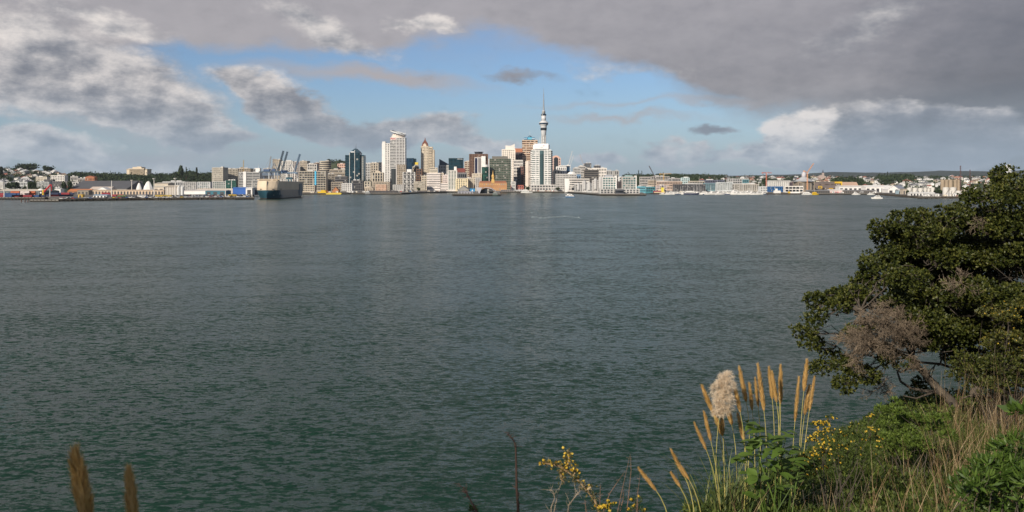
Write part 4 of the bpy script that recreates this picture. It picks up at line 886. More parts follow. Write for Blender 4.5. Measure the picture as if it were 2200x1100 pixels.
shed('small light blue shed cluster at the start of the tank farm', 1930, 1942, 405.5, 1560, (.38, .50, .56), LG, 12, .3, doors=3)
shed('beige brick store beside the first storage tank', 1940, 1950, 405.5, 1500, BE, BE, 12, .1, doors=2)
shed('white long low office on the tank farm frontage', 1955, 2008, 413, 1330, WH, WH, 8, .25, doors=8)
# storage tanks
tk = [(1951, 1962, 403.5, 1560, 'first squat tank at the left end of the tank farm'), (1963, 1974, 404, 1560, 'second squat tank from the left of the tank farm'), (1975, 1986, 404.5, 1570, 'third squat tank, partly hidden by piping'), (1986, 1994, 404.5, 1580, 'fourth squat tank, narrower than its neighbours'),
      (1993, 2002, 405, 1620, 'grey shaded tank left of the slim tall one'), (2002, 2010, 403, 1560, 'slim tall tank left of the dark round tree'), (2029, 2042, 403, 1330, 'tall white tank with a dark stair, right of the dark round tree'),
      (2044.5, 2058, 403, 1340, 'second tall white tank with a slanting stair'), (2041, 2046, 410, 1290, 'very narrow white tank between the two tall ones'), (2056, 2068, 410.5, 1290, 'low white tank in front of the brown silos'),
      (2068, 2079, 407, 1330, 'medium cream tank right of the low white one'), (2078, 2090, 410, 1295, 'low cream tank with a slanting stair'), (2091.5, 2106, 403, 1320, 'rightmost tall white tank, beside the foreground tree')]
for a, c, yt, Y, lb in tk:
    rr = (c-a)/2/F*Y; h = Z(yt, Y)-3; r = root('storage_tank', lb, 'storage tank', (X((a+c)/2, Y), Y+rr, 3), 0, 'storage tanks on the right shore')
    part(r, 'shell', mat((.62, .60, .55) if 'cream' not in lb else (.60, .53, .42), .5, .12, .1), lambda b: b.lathe([(rr, -1), (rr, h*.5), (rr, h-.4)], n=28), False)
    part(r, 'roof', mat((.72, .68, .60), .6), lambda b: b.lathe([(rr+.15, h-.5), (rr+.15, h-.2), (rr*.5, h+.5), (.3, h+.9)], n=28))
    part(r, 'stair', mat((.2, .17, .15)), lambda b: b.tube([((rr+.35)*math.cos(t), (rr+.35)*math.sin(t), .5+(h-1)*(t+2.3)/1.5) for t in np.linspace(-2.3, -.8, 9)], .28, 4))
for a, c, lb, n_ in ((2024, 2050, 'block of three brown concrete silos with rounded fronts', 3), (2052, 2067, 'smaller pair of brown concrete silos to the right', 2)):
    Y = 1700; w = (c-a)/F*Y; r = root('silo_block', lb, 'silo', (X((a+c)/2, Y), Y+6, 3)); h = Z(387, Y)-3; m_ = mat((.34, .27, .19), .85)
    for i in range(n_): part(r, 'silo', m_, lambda b: b.lathe([(w/n_/2*.98, -1), (w/n_/2*.98, h)], -w/2+w*(i+.5)/n_, 0, 16))
    part(r, 'top_house', m_, lambda b: b.bb(-w/2*.9, w/2*.9, 0, 7, h-1, h+1.2))
o = part(None, 'storage_tank', mat(WH), lambda b: b.lathe([(.5, 0), (3.4, 1), (5.2, 4), (5.2, 6), (3.6, 8.8), (.4, 9.8)], n=20), True); o.location = (X(88.5, 1350), 1350, 4.5)
tag(o, 'white round globe tank beside the red crane', 'storage tank')

# ------------------------------------------------------------------ light masts, cranes
def lightmast(u, v, Y, lb, head=True):
    h = Z(v, Y)-3; r = root('light_mast', lb, 'light mast', (X(u, Y), Y, 3), 0, 'port light masts')
    part(r, 'pole', mat((.78, .74, .68)), lambda b: b.tube([(0, 0, -1), (0, 0, h)], [.62, .42], 8))
    if head: part(r, 'lamp_head', mat((.7, .68, .64)), lambda b: (b.lathe([(.7, h-.9), (2.3, h+.6), (2.3, h+1.1), (.5, h+1.2)], n=10)))
for u, v, Y, lb, hd in ((9, 391, 1160, 'thick white mast at the far left, left of the containers', False), (58.5, 396, 1250, 'thin grey mast above the orange containers', False), (240, 388, 1100, 'tall white mast right of the sky blue shed roof', False),
    (283, 388, 1500, 'white mast with flared head left of the tents', True), (331, 385, 1200, 'white mast with flared head right of the tents', True), (376.5, 384.5, 1130, 'white mast with flared head in front of the silos', True),
    (484.5, 388, 1180, 'white mast in front of the teal warehouse', False), (497.5, 388, 1300, 'white mast left of the blue service building', False), (541.5, 388, 1200, 'white mast just left of the car carrier', False), (107.5, 402, 1200, 'short grey mast right of the red crane', False)):
    lightmast(u, v, Y, lb, hd)
def lattice(b, p, q, wd, seg=10, r=.28, dep=None):
    p, q = Vector(p), Vector(q); d = (q-p).normalized(); a = Vector((0, 1, 0)); c = d.cross(a).normalized(); dep = dep or wd
    cs = [(a*sx*wd/2+c*sy*dep/2) for sx, sy in ((-1, -1), (1, -1), (1, 1), (-1, 1))]
    for o_ in cs: b.tube([p+o_, q+o_], r, 4)
    for i in range(seg):
        s, e = p+(q-p)*(i/seg), p+(q-p)*((i+1)/seg)
        for k in range(4): b.tube([s+cs[k], e+cs[(k+1) % 4]], r*.7, 4)
def port_crane(u, Y, lb, tip, col, legc, hinge):
    r = root('container_crane', lb, 'crane', (X(u, Y), Y, 3), 0, 'container cranes'); k = Y/F
    loc = lambda a, v: ((a-u)*k, 0, Z(v, Y)-3)
    boom, leg = mat(col, .5, name='crane_paint'), mat(legc, .5, name='crane_paint')
    hx, hy, hz = loc(*hinge); zt = hz
    for sx in (-9, 9):
        for sy in (-11, 11):
            part(r, 'leg', leg, lambda b: b.box(sx, sy, (zt-2)/2, 1.6, 1.6, zt+2))
    part(r, 'cross_beam', leg, lambda b: (b.box(0, -11, zt*.45, 18, 1.3, 1.6), b.box(0, 11, zt*.45, 18, 1.3, 1.6), b.box(-9, 0, zt-.6, 1.3, 22, 1.6), b.box(9, 0, zt-.6, 1.3, 22, 1.6)))
    part(r, 'girder', boom, lambda b: (b.box(-10, -4, zt+1.5, 44, 1.8, 2.6), b.box(-10, 4, zt+1.5, 44, 1.8, 2.6)))
    part(r, 'machine_house', mat((.04, .08, .17), .5), lambda b: b.box(-16, 0, zt+4.6, 13, 9, 5))
    part(r, 'boom', boom, lambda b: (lattice(b, (hx, -2.5, hz+2), (loc(*tip)[0], -2.5, loc(*tip)[2]), 1.6, 12, .24, 2.2), lattice(b, (hx, 2.5, hz+2), (loc(*tip)[0], 2.5, loc(*tip)[2]), 1.6, 12, .24, 2.2)))
    ap = (-2, 0, zt+20)
    part(r, 'a_frame', leg, lambda b: (b.tube([(9, -3, zt), (ap[0]+1, -1, ap[2])], .7, 6), b.tube([(9, 3, zt), (ap[0]+1, 1, ap[2])], .7, 6), b.tube([(-9, -3, zt), (ap[0], -1, ap[2])], .6, 6), b.tube([(-9, 3, zt), (ap[0], 1, ap[2])], .6, 6)))
    part(r, 'stay', leg, lambda b: (b.tube([ap, ((hx+loc(*tip)[0])/2, 0, (hz+loc(*tip)[2])/2)], .22, 4), b.tube([ap, (-28, 0, zt+2)], .22, 4)))
    return r
port_crane(590, 1760, 'dark blue lattice boom crane raised highest, the leftmost of three', (609, 324), (.05, .08, .11), (.30, .32, .34), (596.5, 371))
port_crane(602, 1800, 'dark blue container crane just right of the highest boom', (617.5, 326), (.07, .11, .15), (.50, .49, .46), (605.5, 370))
port_crane(627, 1780, 'lighter blue container crane with white legs, the rightmost of three', (644.5, 331), (.12, .19, .28), WH, (632.5, 373))
# grey luffing gantry behind the carrier
r = root('gantry_crane', 'grey gantry crane with a thin leaning jib left of the cranes', 'crane', (X(582, 1850), 1850, 3)); k = 1850/F; gc_ = mat((.30, .28, .26))
lc = lambda a, v: ((a-582)*k, 0, Z(v, 1850)-3)
part(r, 'mast', gc_, lambda b: (lattice(b, lc(587, 395), lc(587, 342), 2.2, 14, .25), ))
part(r, 'jib', gc_, lambda b: lattice(b, lc(576, 372), lc(582.3, 336), 1.6, 10, .22))
part(r, 'cable', gc_, lambda b: (b.tube([lc(582.3, 336), lc(566, 366)], .18, 4), b.tube([lc(582.3, 336), lc(580, 372)], .18, 4), b.tube([lc(587, 342), lc(595, 370)], .2, 4)))
part(r, 'top_beam', gc_, lambda b: b.tube([lc(586, 342), lc(596, 343)], .9, 5))
part(r, 'portal', mat((.12, .16, .22)), lambda b: (b.bb(lc(564, 0)[0], lc(602, 0)[0], -4, 4, lc(0, 377)[2], lc(0, 371.5)[2]), b.box(lc(567, 0)[0], 0, 17, 2.2, 2.2, 36), b.box(lc(586, 0)[0], 0, 17, 2.2, 2.2, 36)))
# red material handler on the left wharf
r = root('harbour_crane', 'red jib crane bent like an elbow above the left containers', 'crane', (X(93, 1230), 1230, 3)); k = 1230/F; lc = lambda a, v: ((a-93)*k, 0, Z(v, 1230)-3); rd = mat((.50, .03, .04), .5)
part(r, 'base', mat((.72, .5, .06)), lambda b: (b.lathe([(1.6, 0), (1.3, 4), (1.3, Z(409, 1230)-2)], n=10), b.box(0, 0, 1, 5, 5, 2)))
part(r, 'jib', rd, lambda b: (b.tube([lc(93, 414), lc(98, 408.5), lc(108.5, 396.5)], [1.1, 1.3, .8], 6), b.tube([lc(96, 413), lc(109, 398.5)], .4, 4)))
part(r, 'arm', rd, lambda b: b.tube([lc(108.5, 396.5), lc(111, 398), lc(110.5, 410)], [.9, .8, .5], 6))
part(r, 'cab', mat(WH), lambda b: b.box(-2.6, -1, 5.5, 2.4, 2.4, 2.4))
def tower_crane(lb, base, tip, Y, col, tail=None, mh=None):
    r = root('tower_crane', lb, 'crane', (X(base[0], Y), Y, 3)); k = Y/F; lc = lambda a, v: ((a-base[0])*k, 0, Z(v, Y)-3); m_ = mat(col, .5)
    hz = lc(*base)[2]
    part(r, 'mast', m_, lambda b: lattice(b, (0, 0, 0), (0, 0, hz), 1.8, max(8, int(hz/4)), .3))
    part(r, 'jib', m_, lambda b: lattice(b, (0, 0, hz), lc(*tip), 1.5, 14, .28))
    if tail: part(r, 'counter_jib', m_, lambda b: (lattice(b, (0, 0, hz), lc(*tail), 1.6, 4, .3), b.box(lc(*tail)[0], 0, lc(*tail)[2]-.8, 3, 2, 2.4)))
    part(r, 'cab', mat(LG), lambda b: b.box(1.2, -1, hz-1.4, 2, 2, 2.4))
tower_crane('white luffing crane leaning right, the taller of the pale pair', (1221.5, 355), (1229.5, 324.5), 2700, WH, (1219.5, 354))
tower_crane('pale thin luffing crane just right of the taller white one', (1225, 356), (1232.5, 333.5), 2800, (.66, .68, .68), (1223, 355))
tower_crane('small luffing crane leaning left with a dark tip, by the black penthouse', (1253, 353), (1245.5, 332), 2600, (.45, .42, .42), (1255, 352))
tower_crane('thin dark luffing crane leaning left above the brown flats', (1407, 380), (1394.5, 356.5), 1950, (.09, .07, .07), (1409, 381))
tower_crane('yellow flat top site crane over the long pale office', (1426, 373.5), (1442, 373), 2600, (.62, .35, .04), (1418, 373.5))
tower_crane('yellow orange site crane behind the white banded office', (523, 360), (523.4, 344), 2650, (.45, .30, .08), (518, 360))
tower_crane('red flat top crane with a thin mast tip near the white apartments', (1646.5, 371), (1658, 371.5), 2150, (.55, .16, .10), (1638, 371))
tower_crane('orange and white jib crane rising right from the drum roof', (1734.5, 371), (1748, 351), 1960, (.70, .36, .18), (1727, 367))
for u, v0, v1, Y, lb in ((2063.5, 356, 404, 1700, 'tall dark lattice mast behind the brown silos'), (2084, 364.5, 404, 1750, 'shorter dark lattice mast right of the brown silos')):
    o = part(None, 'radio_mast', mat((.10, .06, .06)), lambda b: lattice(b, (0, 0, 0), (0, 0, Z(v0, Y)-3), 1.5 if u < 2070 else .9, 16, .22)); o.location = (X(u, Y), Y, 3); tag(o, lb, 'mast')
# church
r = root('church', 'church with a dark pointed spire on the far right ridge', 'church', (X(1767, 3900), 3900, float(gz(1767, 3900)))); h0 = r.location.z; k = 3900/F
part(r, 'nave', mat((.45, .36, .32)), lambda b: b.prof([(-20, -4), (14, -4), (14, 14), (-3, 22), (-20, 14)], -8, 20)); part(r, 'tower', mat((.45, .36, .32)), lambda b: b.bb(-4, 4, -10, -2, -4, Z(371.5, 3900)-h0))
part(r, 'spire', mat((.05, .06, .08)), lambda b: b.lathe([(4.4, Z(371.5, 3900)-h0), (.3, Z(364.5, 3900)-h0)], 0, -6, 8))

# ------------------------------------------------------------------ car carrier
r = root('car_carrier', 'big car carrier ship with cream upper hull and dark blue lower hull', 'ship', (-342, 1166, 0), R(5))
Ls, Bm = 222.0, 15.5
def sec(y, zf):          # half breadth at distance y from the bow, height fraction
    t = min(1, max(0, y/(34-20*zf))); bow = Bm*(1-(1-t)**(1.6+1.2*zf))
    ts = max(0, (y-(Ls-30))/30); return bow*(1-.25*ts*(1-zf))
ys = [0, 1.5, 3, 5, 8, 12, 17, 24, 34, 60, 110, 160, Ls-30, Ls-12, Ls]
def hull(zs, mi_):
    b = MB(); n = len(ys)
    for z, zf, off in zs:
        for s in (-1, 1):
            for y in ys: b.v.append((s*max(.15, sec(max(0, y-off), zf)), y+off*(1-y/Ls), z))
    for i in range(len(zs)-1):
        for s in range(2):
            for j in range(n-1):
                a = i*2*n+s*n+j; q = (a, a+1, a+2*n+1, a+2*n); b.f.append(q if s == 1 else q[::-1]); b.m.append(0)
        b.f.append((i*2*n+n-1, (i+1)*2*n+n-1, (i+1)*2*n+2*n-1, i*2*n+2*n-1)); b.m.append(0)
        b.f.append((i*2*n, i*2*n+n, (i+1)*2*n+n, (i+1)*2*n)); b.m.append(0)
    return b
navy = mat((.028, .085, .12), .4, .15, .05, name='hull_paint'); crm = mat((.62, .50, .36), .55, .10, .04, name='hull_paint')
hull([(-3, 0, 3.2), (1.3, .15, 2.2)], 0).build('boot_stripe', mat((.05, .045, .04)), r)
hull([(1.3, .15, 2.2), (6, .5, 1.0), (12.4, .95, 0)], 0).build('lower_hull', navy, r)
o = hull([(12.4, .95, .6), (16, 1.0, .8), (25.2, 1.0, 2.5)], 0); n = len(ys); o.f.append(tuple([2*2*n+j for j in range(n)]+[2*2*n+n+j for j in range(n-1, -1, -1)])); o.m.append(0); o.build('upper_hull', crm, r)
part(r, 'hull_openings', mat((.03, .03, .03)), lambda b: [b.box(s*(sec(y, 1)+.02), y+1.2, 13.8, .5, 3.6, .9) for y in (16, 22, 28) for s in (-1, 1)]+[b.box(x, 4.2+abs(x)*.10*abs(x)*.12, 13.8, 3.0, 1.5, .9) for x in (-8, -3, 3, 8)])
part(r, 'bridge_deck', crm, lambda b: (b.bb(-13, 13, 12, 26, 25.2, 28.0), b.bb(-15.6, 15.6, 14, 19, 26.6, 28.2)))
part(r, 'bridge_window', GD, lambda b: b.bb(-12, 12, 11.8, 12.3, 26.2, 27.1))
part(r, 'loading_ramp', mat((.25, .27, .28)), lambda b: b.bb(14.5, 16.6, Ls-42, Ls-18, 3, 22))
part(r, 'funnel', navy, lambda b: b.bb(-5, 5, Ls-46, Ls-34, 25, 32))
for y in range(40, 210, 24):
    for s in (-9, 9): part(r, 'deck_vent', mat(LG), lambda b: b.lathe([(1.0, 25), (1.0, 27.4), (1.6, 27.6), (1.6, 28.4)], s, y, 8))
mast(r, 0, 20, 28, 38, .4, WH, 'signal_mast'); mast(r, 0, 150, 25, 33, .3, WH, 'signal_mast')
part(r, 'bulwark_mark', mat(WH), lambda b: b.box(8.4, 9.6, 5.6, .3, 1.2, 1.0))

# ------------------------------------------------------------------ boats
def hullm(b, L_, Bw, z0, z1, mi=0, rake=.12):
    n = 7; ring = []
    for z, kk in ((z0, .82), (z1, 1.0)):
        pts = []
        for i in range(n+1):
            t = i/n; pts.append((-L_/2+L_*t*(1 if z == z1 else 1-rake*.6), Bw/2*kk*(1-max(0, (t-.45)/.55)**2)))
        ring.append(pts)
    bi = len(b.v)
    for pts, z in zip(ring, (z0, z1)):
        for x, y in pts: b.v.append((x, -y, z))
        for x, y in pts: b.v.append((x, y, z))
    m_ = n+1
    for j in range(n):
        b.f.append((bi+j, bi+j+1, bi+2*m_+j+1, bi+2*m_+j)); b.f.append((bi+m_+j+1, bi+m_+j, bi+3*m_+j, bi+3*m_+j+1)); b.m += [mi, mi]
        b.f.append((bi+2*m_+j, bi+2*m_+j+1, bi+3*m_+j+1, bi+3*m_+j)); b.m.append(mi)
    b.f.append((bi, bi+2*m_, bi+3*m_, bi+m_)); b.m.append(mi)
boatw, navyb, gls, wood = mat(WH, .35, .05, name='gelcoat'), mat((.02, .05, .12), .4), mat((.02, .025, .03), .15), mat((.30, .18, .08))
def motorboat(label, loc, rz, s=1.0, group=None, cat='motorboat', stripe=None):
    r = root('motorboat', label, cat, loc, rz, group)
    part(r, 'hull', stripe or boatw, lambda b: hullm(b, 14*s, 4.4*s, -.4, 1.5*s)); part(r, 'cabin', boatw, lambda b: (b.prof([(-4.6*s, 1.5*s), (3.4*s, 1.5*s), (1.6*s, 2.9*s), (-4.6*s, 2.9*s)], -1.7*s, 1.7*s), b.prof([(-3.6*s, 2.9*s), (1.0*s, 2.9*s), (.0, 4.0*s), (-3.4*s, 4.0*s)], -1.4*s, 1.4*s)))
    part(r, 'cabin_window', gls, lambda b: (b.bb(-4.0*s, 1.8*s, -1.76*s, 1.76*s, 2.0*s, 2.55*s), b.bb(-3.0*s, .2*s, -1.45*s, 1.45*s, 3.2*s, 3.7*s)))
    part(r, 'aerial', boatw, lambda b: b.tube([(-2*s, 0, 3.9*s), (-2.4*s, 0, 6.2*s)], .07, 4)); return r
def wake(label, pts, w0, w1, seed=1):
    """broken foam trail lying on the water"""
    b = MB(); rs = random.Random(seed)
    for i in range(len(pts)-1):
        a, c = Vector(pts[i]), Vector(pts[i+1]); n = max(2, int((c-a).length/1.3))
        for j in range(n):
            t = (i+j/n)/(len(pts)-1); p = a+(c-a)*(j/n); ww = w0+(w1-w0)*t
            if rs.random() < .25+.45*t: continue
            s = rs.uniform(.4, 1.4); b.box(p.x, p.y+rs.uniform(-1, 1)*ww, .04, s*2.6, s*1.3*(1-.5*t), .10, 0, rs.uniform(-.3, .3))
    o = b.build('wake', mat((.6, .62, .62), .8), None); return tag(o, label, 'wake')
Yb = 1200; motorboat('white motor launch speeding left off the right hand seawall', (X(1883, Yb), Yb, .2), math.pi, 1.12)
wake('thin white wake trailing right of the speeding launch', [(X(1890, Yb), Yb, 0), (X(1925, Yb), Yb+2, 0), (X(1960, Yb), Yb+6, 0), (X(2040, Yb), Yb-2, 0)], .8, 1.2)
Yb = 1330; r = root('ferry', 'white catamaran ferry with dark blue bow below the wharf flats', 'ferry', (X(1225, Yb), Yb, .1), 0)
part(r, 'hull', mat((.04, .16, .34), .4), lambda b: (hullm(b, 14.5, 3, -.4, 1.6), )).location = (0, -2.6, 0)
part(r, 'hull', mat((.04, .16, .34), .4), lambda b: (hullm(b, 14.5, 3, -.4, 1.6), )).location = (0, 2.6, 0)
part(r, 'cabin', boatw, lambda b: (b.prof([(-7, 1.5), (6, 1.5), (4.2, 3.6), (-7, 3.6)], -3.8, 3.8), b.prof([(-4.8, 3.6), (3, 3.6), (1.8, 5.2), (-4.8, 5.2)], -2.6, 2.6)))
part(r, 'cabin_window', gls, lambda b: (b.bb(-6.2, -1.8, -3.9, 3.9, 2.0, 3.0), b.bb(-.8, 3.8, -3.9, 3.9, 2.2, 2.9), b.bb(-3, 1.4, -2.7, 2.7, 4.1, 4.7)))
wake('white wake fading left behind the small ferry', [(X(1215, Yb), Yb, 0), (X(1205, Yb), Yb+3, 0), (X(1185, Yb), Yb+10, 0)], 1.0, 2.2, 2)
# larger ferry and ships along the quays
def launch(label, u, Y, L_, hb, rz=0, col=WH, top=6, cat='ferry', name='moored_ferry', sup=None):
    r = root(name, label, cat, (X(u, Y), Y, .1), rz)
    part(r, 'hull', mat(col, .4), lambda b: hullm(b, L_, 7, -.4, hb)); part(r, 'deckhouse', mat(sup or WH, .4), lambda b: b.prof([(-L_*.42, hb), (L_*.2, hb), (L_*.12, hb+top*.5), (L_*.02, hb+top), (-L_*.3, hb+top), (-L_*.42, hb+top*.55)], -2.8, 2.8))
    part(r, 'window_row', gls, lambda b: b.bb(-L_*.38, L_*.12, -2.9, 2.9, hb+top*.18, hb+top*.36)); mast(r, -L_*.1, 0, hb+top, hb+top+5, .15); return r
launch('white streamlined fast ferry moored under the street mouth', 1132, 2080, 30, 2.6, 0, WH, 5.5)
launch('dark hulled ferry with white deck in front of the marina flats', 1486, 1700, 32, 3.0, 0, (.04, .05, .10), 4.5)
launch('dark work boat at the corner of the central wharf', 1066, 1490, 14, 2.5, 0, (.06, .08, .07), 4.5, 'workboat', 'workboat', (.25, .28, .26))
launch('small white ferry at the quay left of the dark wharf', 792, 1700, 15, 2.4, 0, (.10, .10, .10), 5, 'ferry', sup=(.5, .5, .48))
launch('low dark tug beside the yellow dredging barge', 742, 1760, 26, 2.8, 0, (.05, .05, .05), 4, 'tug', 'tug', (.14, .13, .12))
launch('small pale boat close to the carrier stern', 645, 1440, 12, 1.2, 0, (.6, .58, .54), 2, 'motorboat', 'moored_boat')
launch('white fishing boat beside the long black barge', 1736, 1690, 24, 2.0, 0, WH, 3.5, 'fishing boat', 'fishing_boat')
for u0, u1, Y, lb, hc, ex in ((682, 735, 1745, 'yellow dredging barge with an orange grab beside the quay', (.55, .42, .06), 0), (1398, 1433, 1830, 'black workboat barge with a yellow wheelhouse and red container', (.04, .035, .03), 1), (1647, 1724, 1740, 'long black barge with yellow and white deck gear', (.06, .05, .045), 2)):
    L_ = (u1-u0)/F*Y; r = root('barge', lb, 'barge', (X((u0+u1)/2, Y), Y, 0)); part(r, 'hull', mat(hc, .7), lambda b: b.prof([(-L_/2, 1.9), (-L_/2+2.5, -.5), (L_/2-2.5, -.5), (L_/2, 1.9), (L_/2, 2.6), (-L_/2, 2.6)], -5, 5))
    if ex == 0:
        part(r, 'deck_gear', mat((.70, .45, .02)), lambda b: (b.bb(-L_/2+1, -L_/2+19, -3, 3, 2.6, 6), b.bb(-L_/2+8, -L_/2+17, -3, 2.9, 6, 9), b.bb(-4, L_/2-2, -3, 3, 2.6, 3.4))); part(r, 'grab', mat((.55, .16, .06)), lambda b: b.tube([(-L_/2+17, 0, 4), (-L_/2+19, 0, 9), (-L_/2+23, 0, 4)], .8, 5))
    if ex == 1:
        part(r, 'container', mat((.25, .04, .07)), lambda b: b.bb(-12, 4, -3, 3, 2.6, 7)); part(r, 'wheelhouse', mat((.72, .60, .06)), lambda b: b.bb(5, 11, -3, 3, 2.6, 14)); part(r, 'deck_gear', mat((.7, .55, .35)), lambda b: (b.bb(-2, 5, -3.2, 3.2, 7, 9.5), b.bb(-11, 13, -4, -3.1, 2.6, 4.4)))
        mast(r, 2, 0, 7, 17, .5, (.78, .74, .7))
    if ex == 2:
        part(r, 'deck_gear', mat(WH), lambda b: (b.bb(-L_*.3, -L_*.12, -3, 3, 2.6, 8), b.bb(-L_*.26, -L_*.2, -2, 2, 8, 12), b.bb(L_*.15, L_*.42, -3, 3, 2.6, 5.5))); part(r, 'yellow_winch', mat((.72, .45, .04)), lambda b: b.bb(L_*.1, L_*.15, -2, 2, 2.6, 6))
r = launch('bright yellow work boat at the fish market quay', 1752, 1690, 15, 2.0, 0, (.72, .48, .02), 3.2, 'workboat', 'workboat', (.72, .45, .03))
# marina yachts and launches (copies of four)
yl_ = 'white %s moored in the marina row'
def yacht(label, loc, mh, L_=13, col=None, group='yachts in the marina'):
    r = root('yacht', label, 'yacht', loc, 0, group)
    part(r, 'hull', col or boatw, lambda b: hullm(b, L_, 3.6, -.3, 1.3)); part(r, 'coachroof', boatw, lambda b: b.prof([(-L_*.25, 1.3), (L_*.2, 1.3), (L_*.12, 2.0), (-L_*.25, 2.1)], -1.2, 1.2))
    part(r, 'mast', mat((.75, .73, .70), .4), lambda b: b.tube([(L_*.08, 0, 1.3), (L_*.08, 0, mh)], [.22, .14], 5)); part(r, 'boom', boatw, lambda b: b.tube([(L_*.08, 0, 2.9), (-L_*.32, 0, 2.8)], .22, 5)); return r
bigm = [(1494, 379), (1564, 379), (1585.5, 385), (1604.5, 394), (1627, 393), (1532, 384), (1488.5, 393), (1546, 390), (1631, 396), (1637, 397), (1419, 397), (1553, 396), (1470, 396)]
posn = ['left of all the tall masts', 'in the middle of the marina', 'right of the tallest mast pair', 'near the white launches', 'near the red crane', 'between the two tallest masts', 'beside the dark hulled ferry', 'under the long blue office', 'left of the black barge, thin one', 'left of the black barge, thicker one', 'on the yellow barge side', 'in front of the blue green glazed block', 'at the left end of the marina']
for (u, v), q in zip(bigm, posn):
    Y = rnd.uniform(1795, 1850); Y = 1770 if u < 1450 else Y
    yacht('large white yacht with a tall pale mast, %s' % q, (X(u, Y), Y-30, .1), Z(v, Y), 20 if v < 388 else 15)
y0 = yacht('white yacht with bare mast berthed in the marina row', (X(1440, 1760), 1760, .1), 15)
y1 = yacht('blue hulled yacht berthed in the marina row', (X(1447, 1765), 1765, .1), 17, 12, navyb)
m0 = motorboat('white motor yacht berthed in the marina row', (X(1455, 1762), 1762, .1), 0, 1.3, 'motor yachts in the marina')
m1 = motorboat('white motor yacht with dark hull berthed in the marina row', (X(1463, 1760), 1760, .1), math.pi, 1.1, 'motor yachts in the marina', stripe=navyb)
for i in range(64):
    u = 1436+i*3.3+rnd.uniform(-1, 1); Y = rnd.uniform(1735, 1775) if i % 2 else rnd.uniform(1700, 1730)
    if u > 1645: u = 1240+(i-63)*3
    if 1462 < u < 1508 and Y < 1735: Y += 40
    src = rnd.choice((y0, m0, m0, m1, y1, m0)); dup(src, (X(u, Y), Y, .1), rnd.choice((0, math.pi))+rnd.uniform(-.3, .3), rnd.uniform(.8, 1.35))
big_y = motorboat('very large white motor yacht among the marina boats, two decks', (X(1583, 1740), 1740, .1), 0, 2.4)
big_y2 = motorboat('large white motor yacht moored right of the biggest one', (X(1606, 1745), 1745, .1), math.pi, 2.0)
motorboat('small dark topped launch berthed under the fish market canopy', (X(1840, 1680), 1680, .1), 0, 1.2)
motorboat('small white launch berthed at the right end of the fish market', (X(1872, 1670), 1670, .1), 0, 1.1)

# ------------------------------------------------------------------ containers, cars
def container(label, loc, rz, col, group='shipping containers on the left wharf'):
    r = root('container', label, 'container', loc, rz, group); m_ = mat(col, .6, .2, .4, name='container_paint')
    part(r, 'body', m_, lambda b: (b.bb(-6.1, 6.1, -1.15, 1.15, .1, 2.55), [b.bb(-5.9+i*.6, -5.65+i*.6, -1.24, 1.24, .3, 2.4) for i in range(20)]))
    part(r, 'frame', m_, lambda b: (b.bb(-6.2, 6.2, -1.28, 1.28, 2.5, 2.7), b.bb(-6.2, 6.2, -1.28, 1.28, -.02, .2))); return r
cc = {'orange': (.52, .13, .05), 'blue': (.02, .07, .20), 'dark red': (.30, .03, .04), 'white': (.70, .62, .58), 'dark blue': (.02, .03, .08)}
src = {}
for i, (u, v0, lb) in enumerate(((17, 0, 'blue'), (17, 0, 'orange'), (33, 2, 'orange'), (33, 1, 'blue'), (33, 0, 'dark red'), (54, 1, 'white'), (54, 2, 'white'), (67, 2, 'orange'), (67, 1, 'orange'), (60, 0, 'dark red'), (75, 0, 'blue'), (48, 0, 'dark red'), (20, 1, 'blue'), (4, 0, 'dark red'), (4, 1, 'dark red'),
                                 (101, 0, 'dark blue'), (118, 1, 'dark blue'), (118, 0, 'dark red'), (133, 1, 'blue'), (133, 0, 'blue'), (141, 1, 'dark red'), (148, 0, 'dark blue'), (150, 1, 'dark blue'), (88, 0, 'dark blue'), (104, 1, 'dark blue'), (242, 0, 'dark red'), (256, 0, 'dark red'), (228, 1, 'dark red'), (310, 0, 'dark blue'))):
    Y = 1175+(i % 3)*3 if u < 95 else 1235+(i % 4)*4; loc = (X(u, Y), Y, 3.0+v0*2.75)
    pos_ = 'left of the red crane' if u < 95 else 'right of the red crane'; lab = '%s shipping container in the stacks %s' % (lb, pos_)
    if lb not in src: src[lb] = container(lab, loc, 0, cc[lb])
    else: dup(src[lb], loc, rnd.uniform(-.03, .03), 1.0, lab)
cls_ = [('white', (.75, .74, .72)), ('silver', (.42, .43, .44)), ('black', (.025, .025, .03)), ('red', (.38, .03, .03)), ('blue', (.04, .10, .28)), ('grey', (.18, .18, .19)), ('yellow', (.62, .42, .04))]
cars = []
for nme, c in cls_:
    b = MB(); b.prof([(-2.2, .3), (2.2, .3), (2.25, .8), (1.3, .95), (-2.1, 1.0), (-2.25, .7)], -.85, .85, 0)
    b.prof([(-1.9, .98), (1.1, .95), (.5, 1.45), (-1.3, 1.48)], -.74, .74, 1)
    for x in (-1.35, 1.35):
        for s in (-.86, .7): b.prof([(x+.33*math.cos(a), .33+.33*math.sin(a)) for a in np.linspace(0, 6.28, 9)[:-1]], s, s+.16, 2)
    o = b.build('parked_car', [mat(c, .25, .05, name='car_paint'), gls, mat((.02, .02, .02))]); tag(o, '%s car parked in the rows along the port seawall' % nme, 'car', 'cars parked on the port'); cars.append(o)
ncar = 0
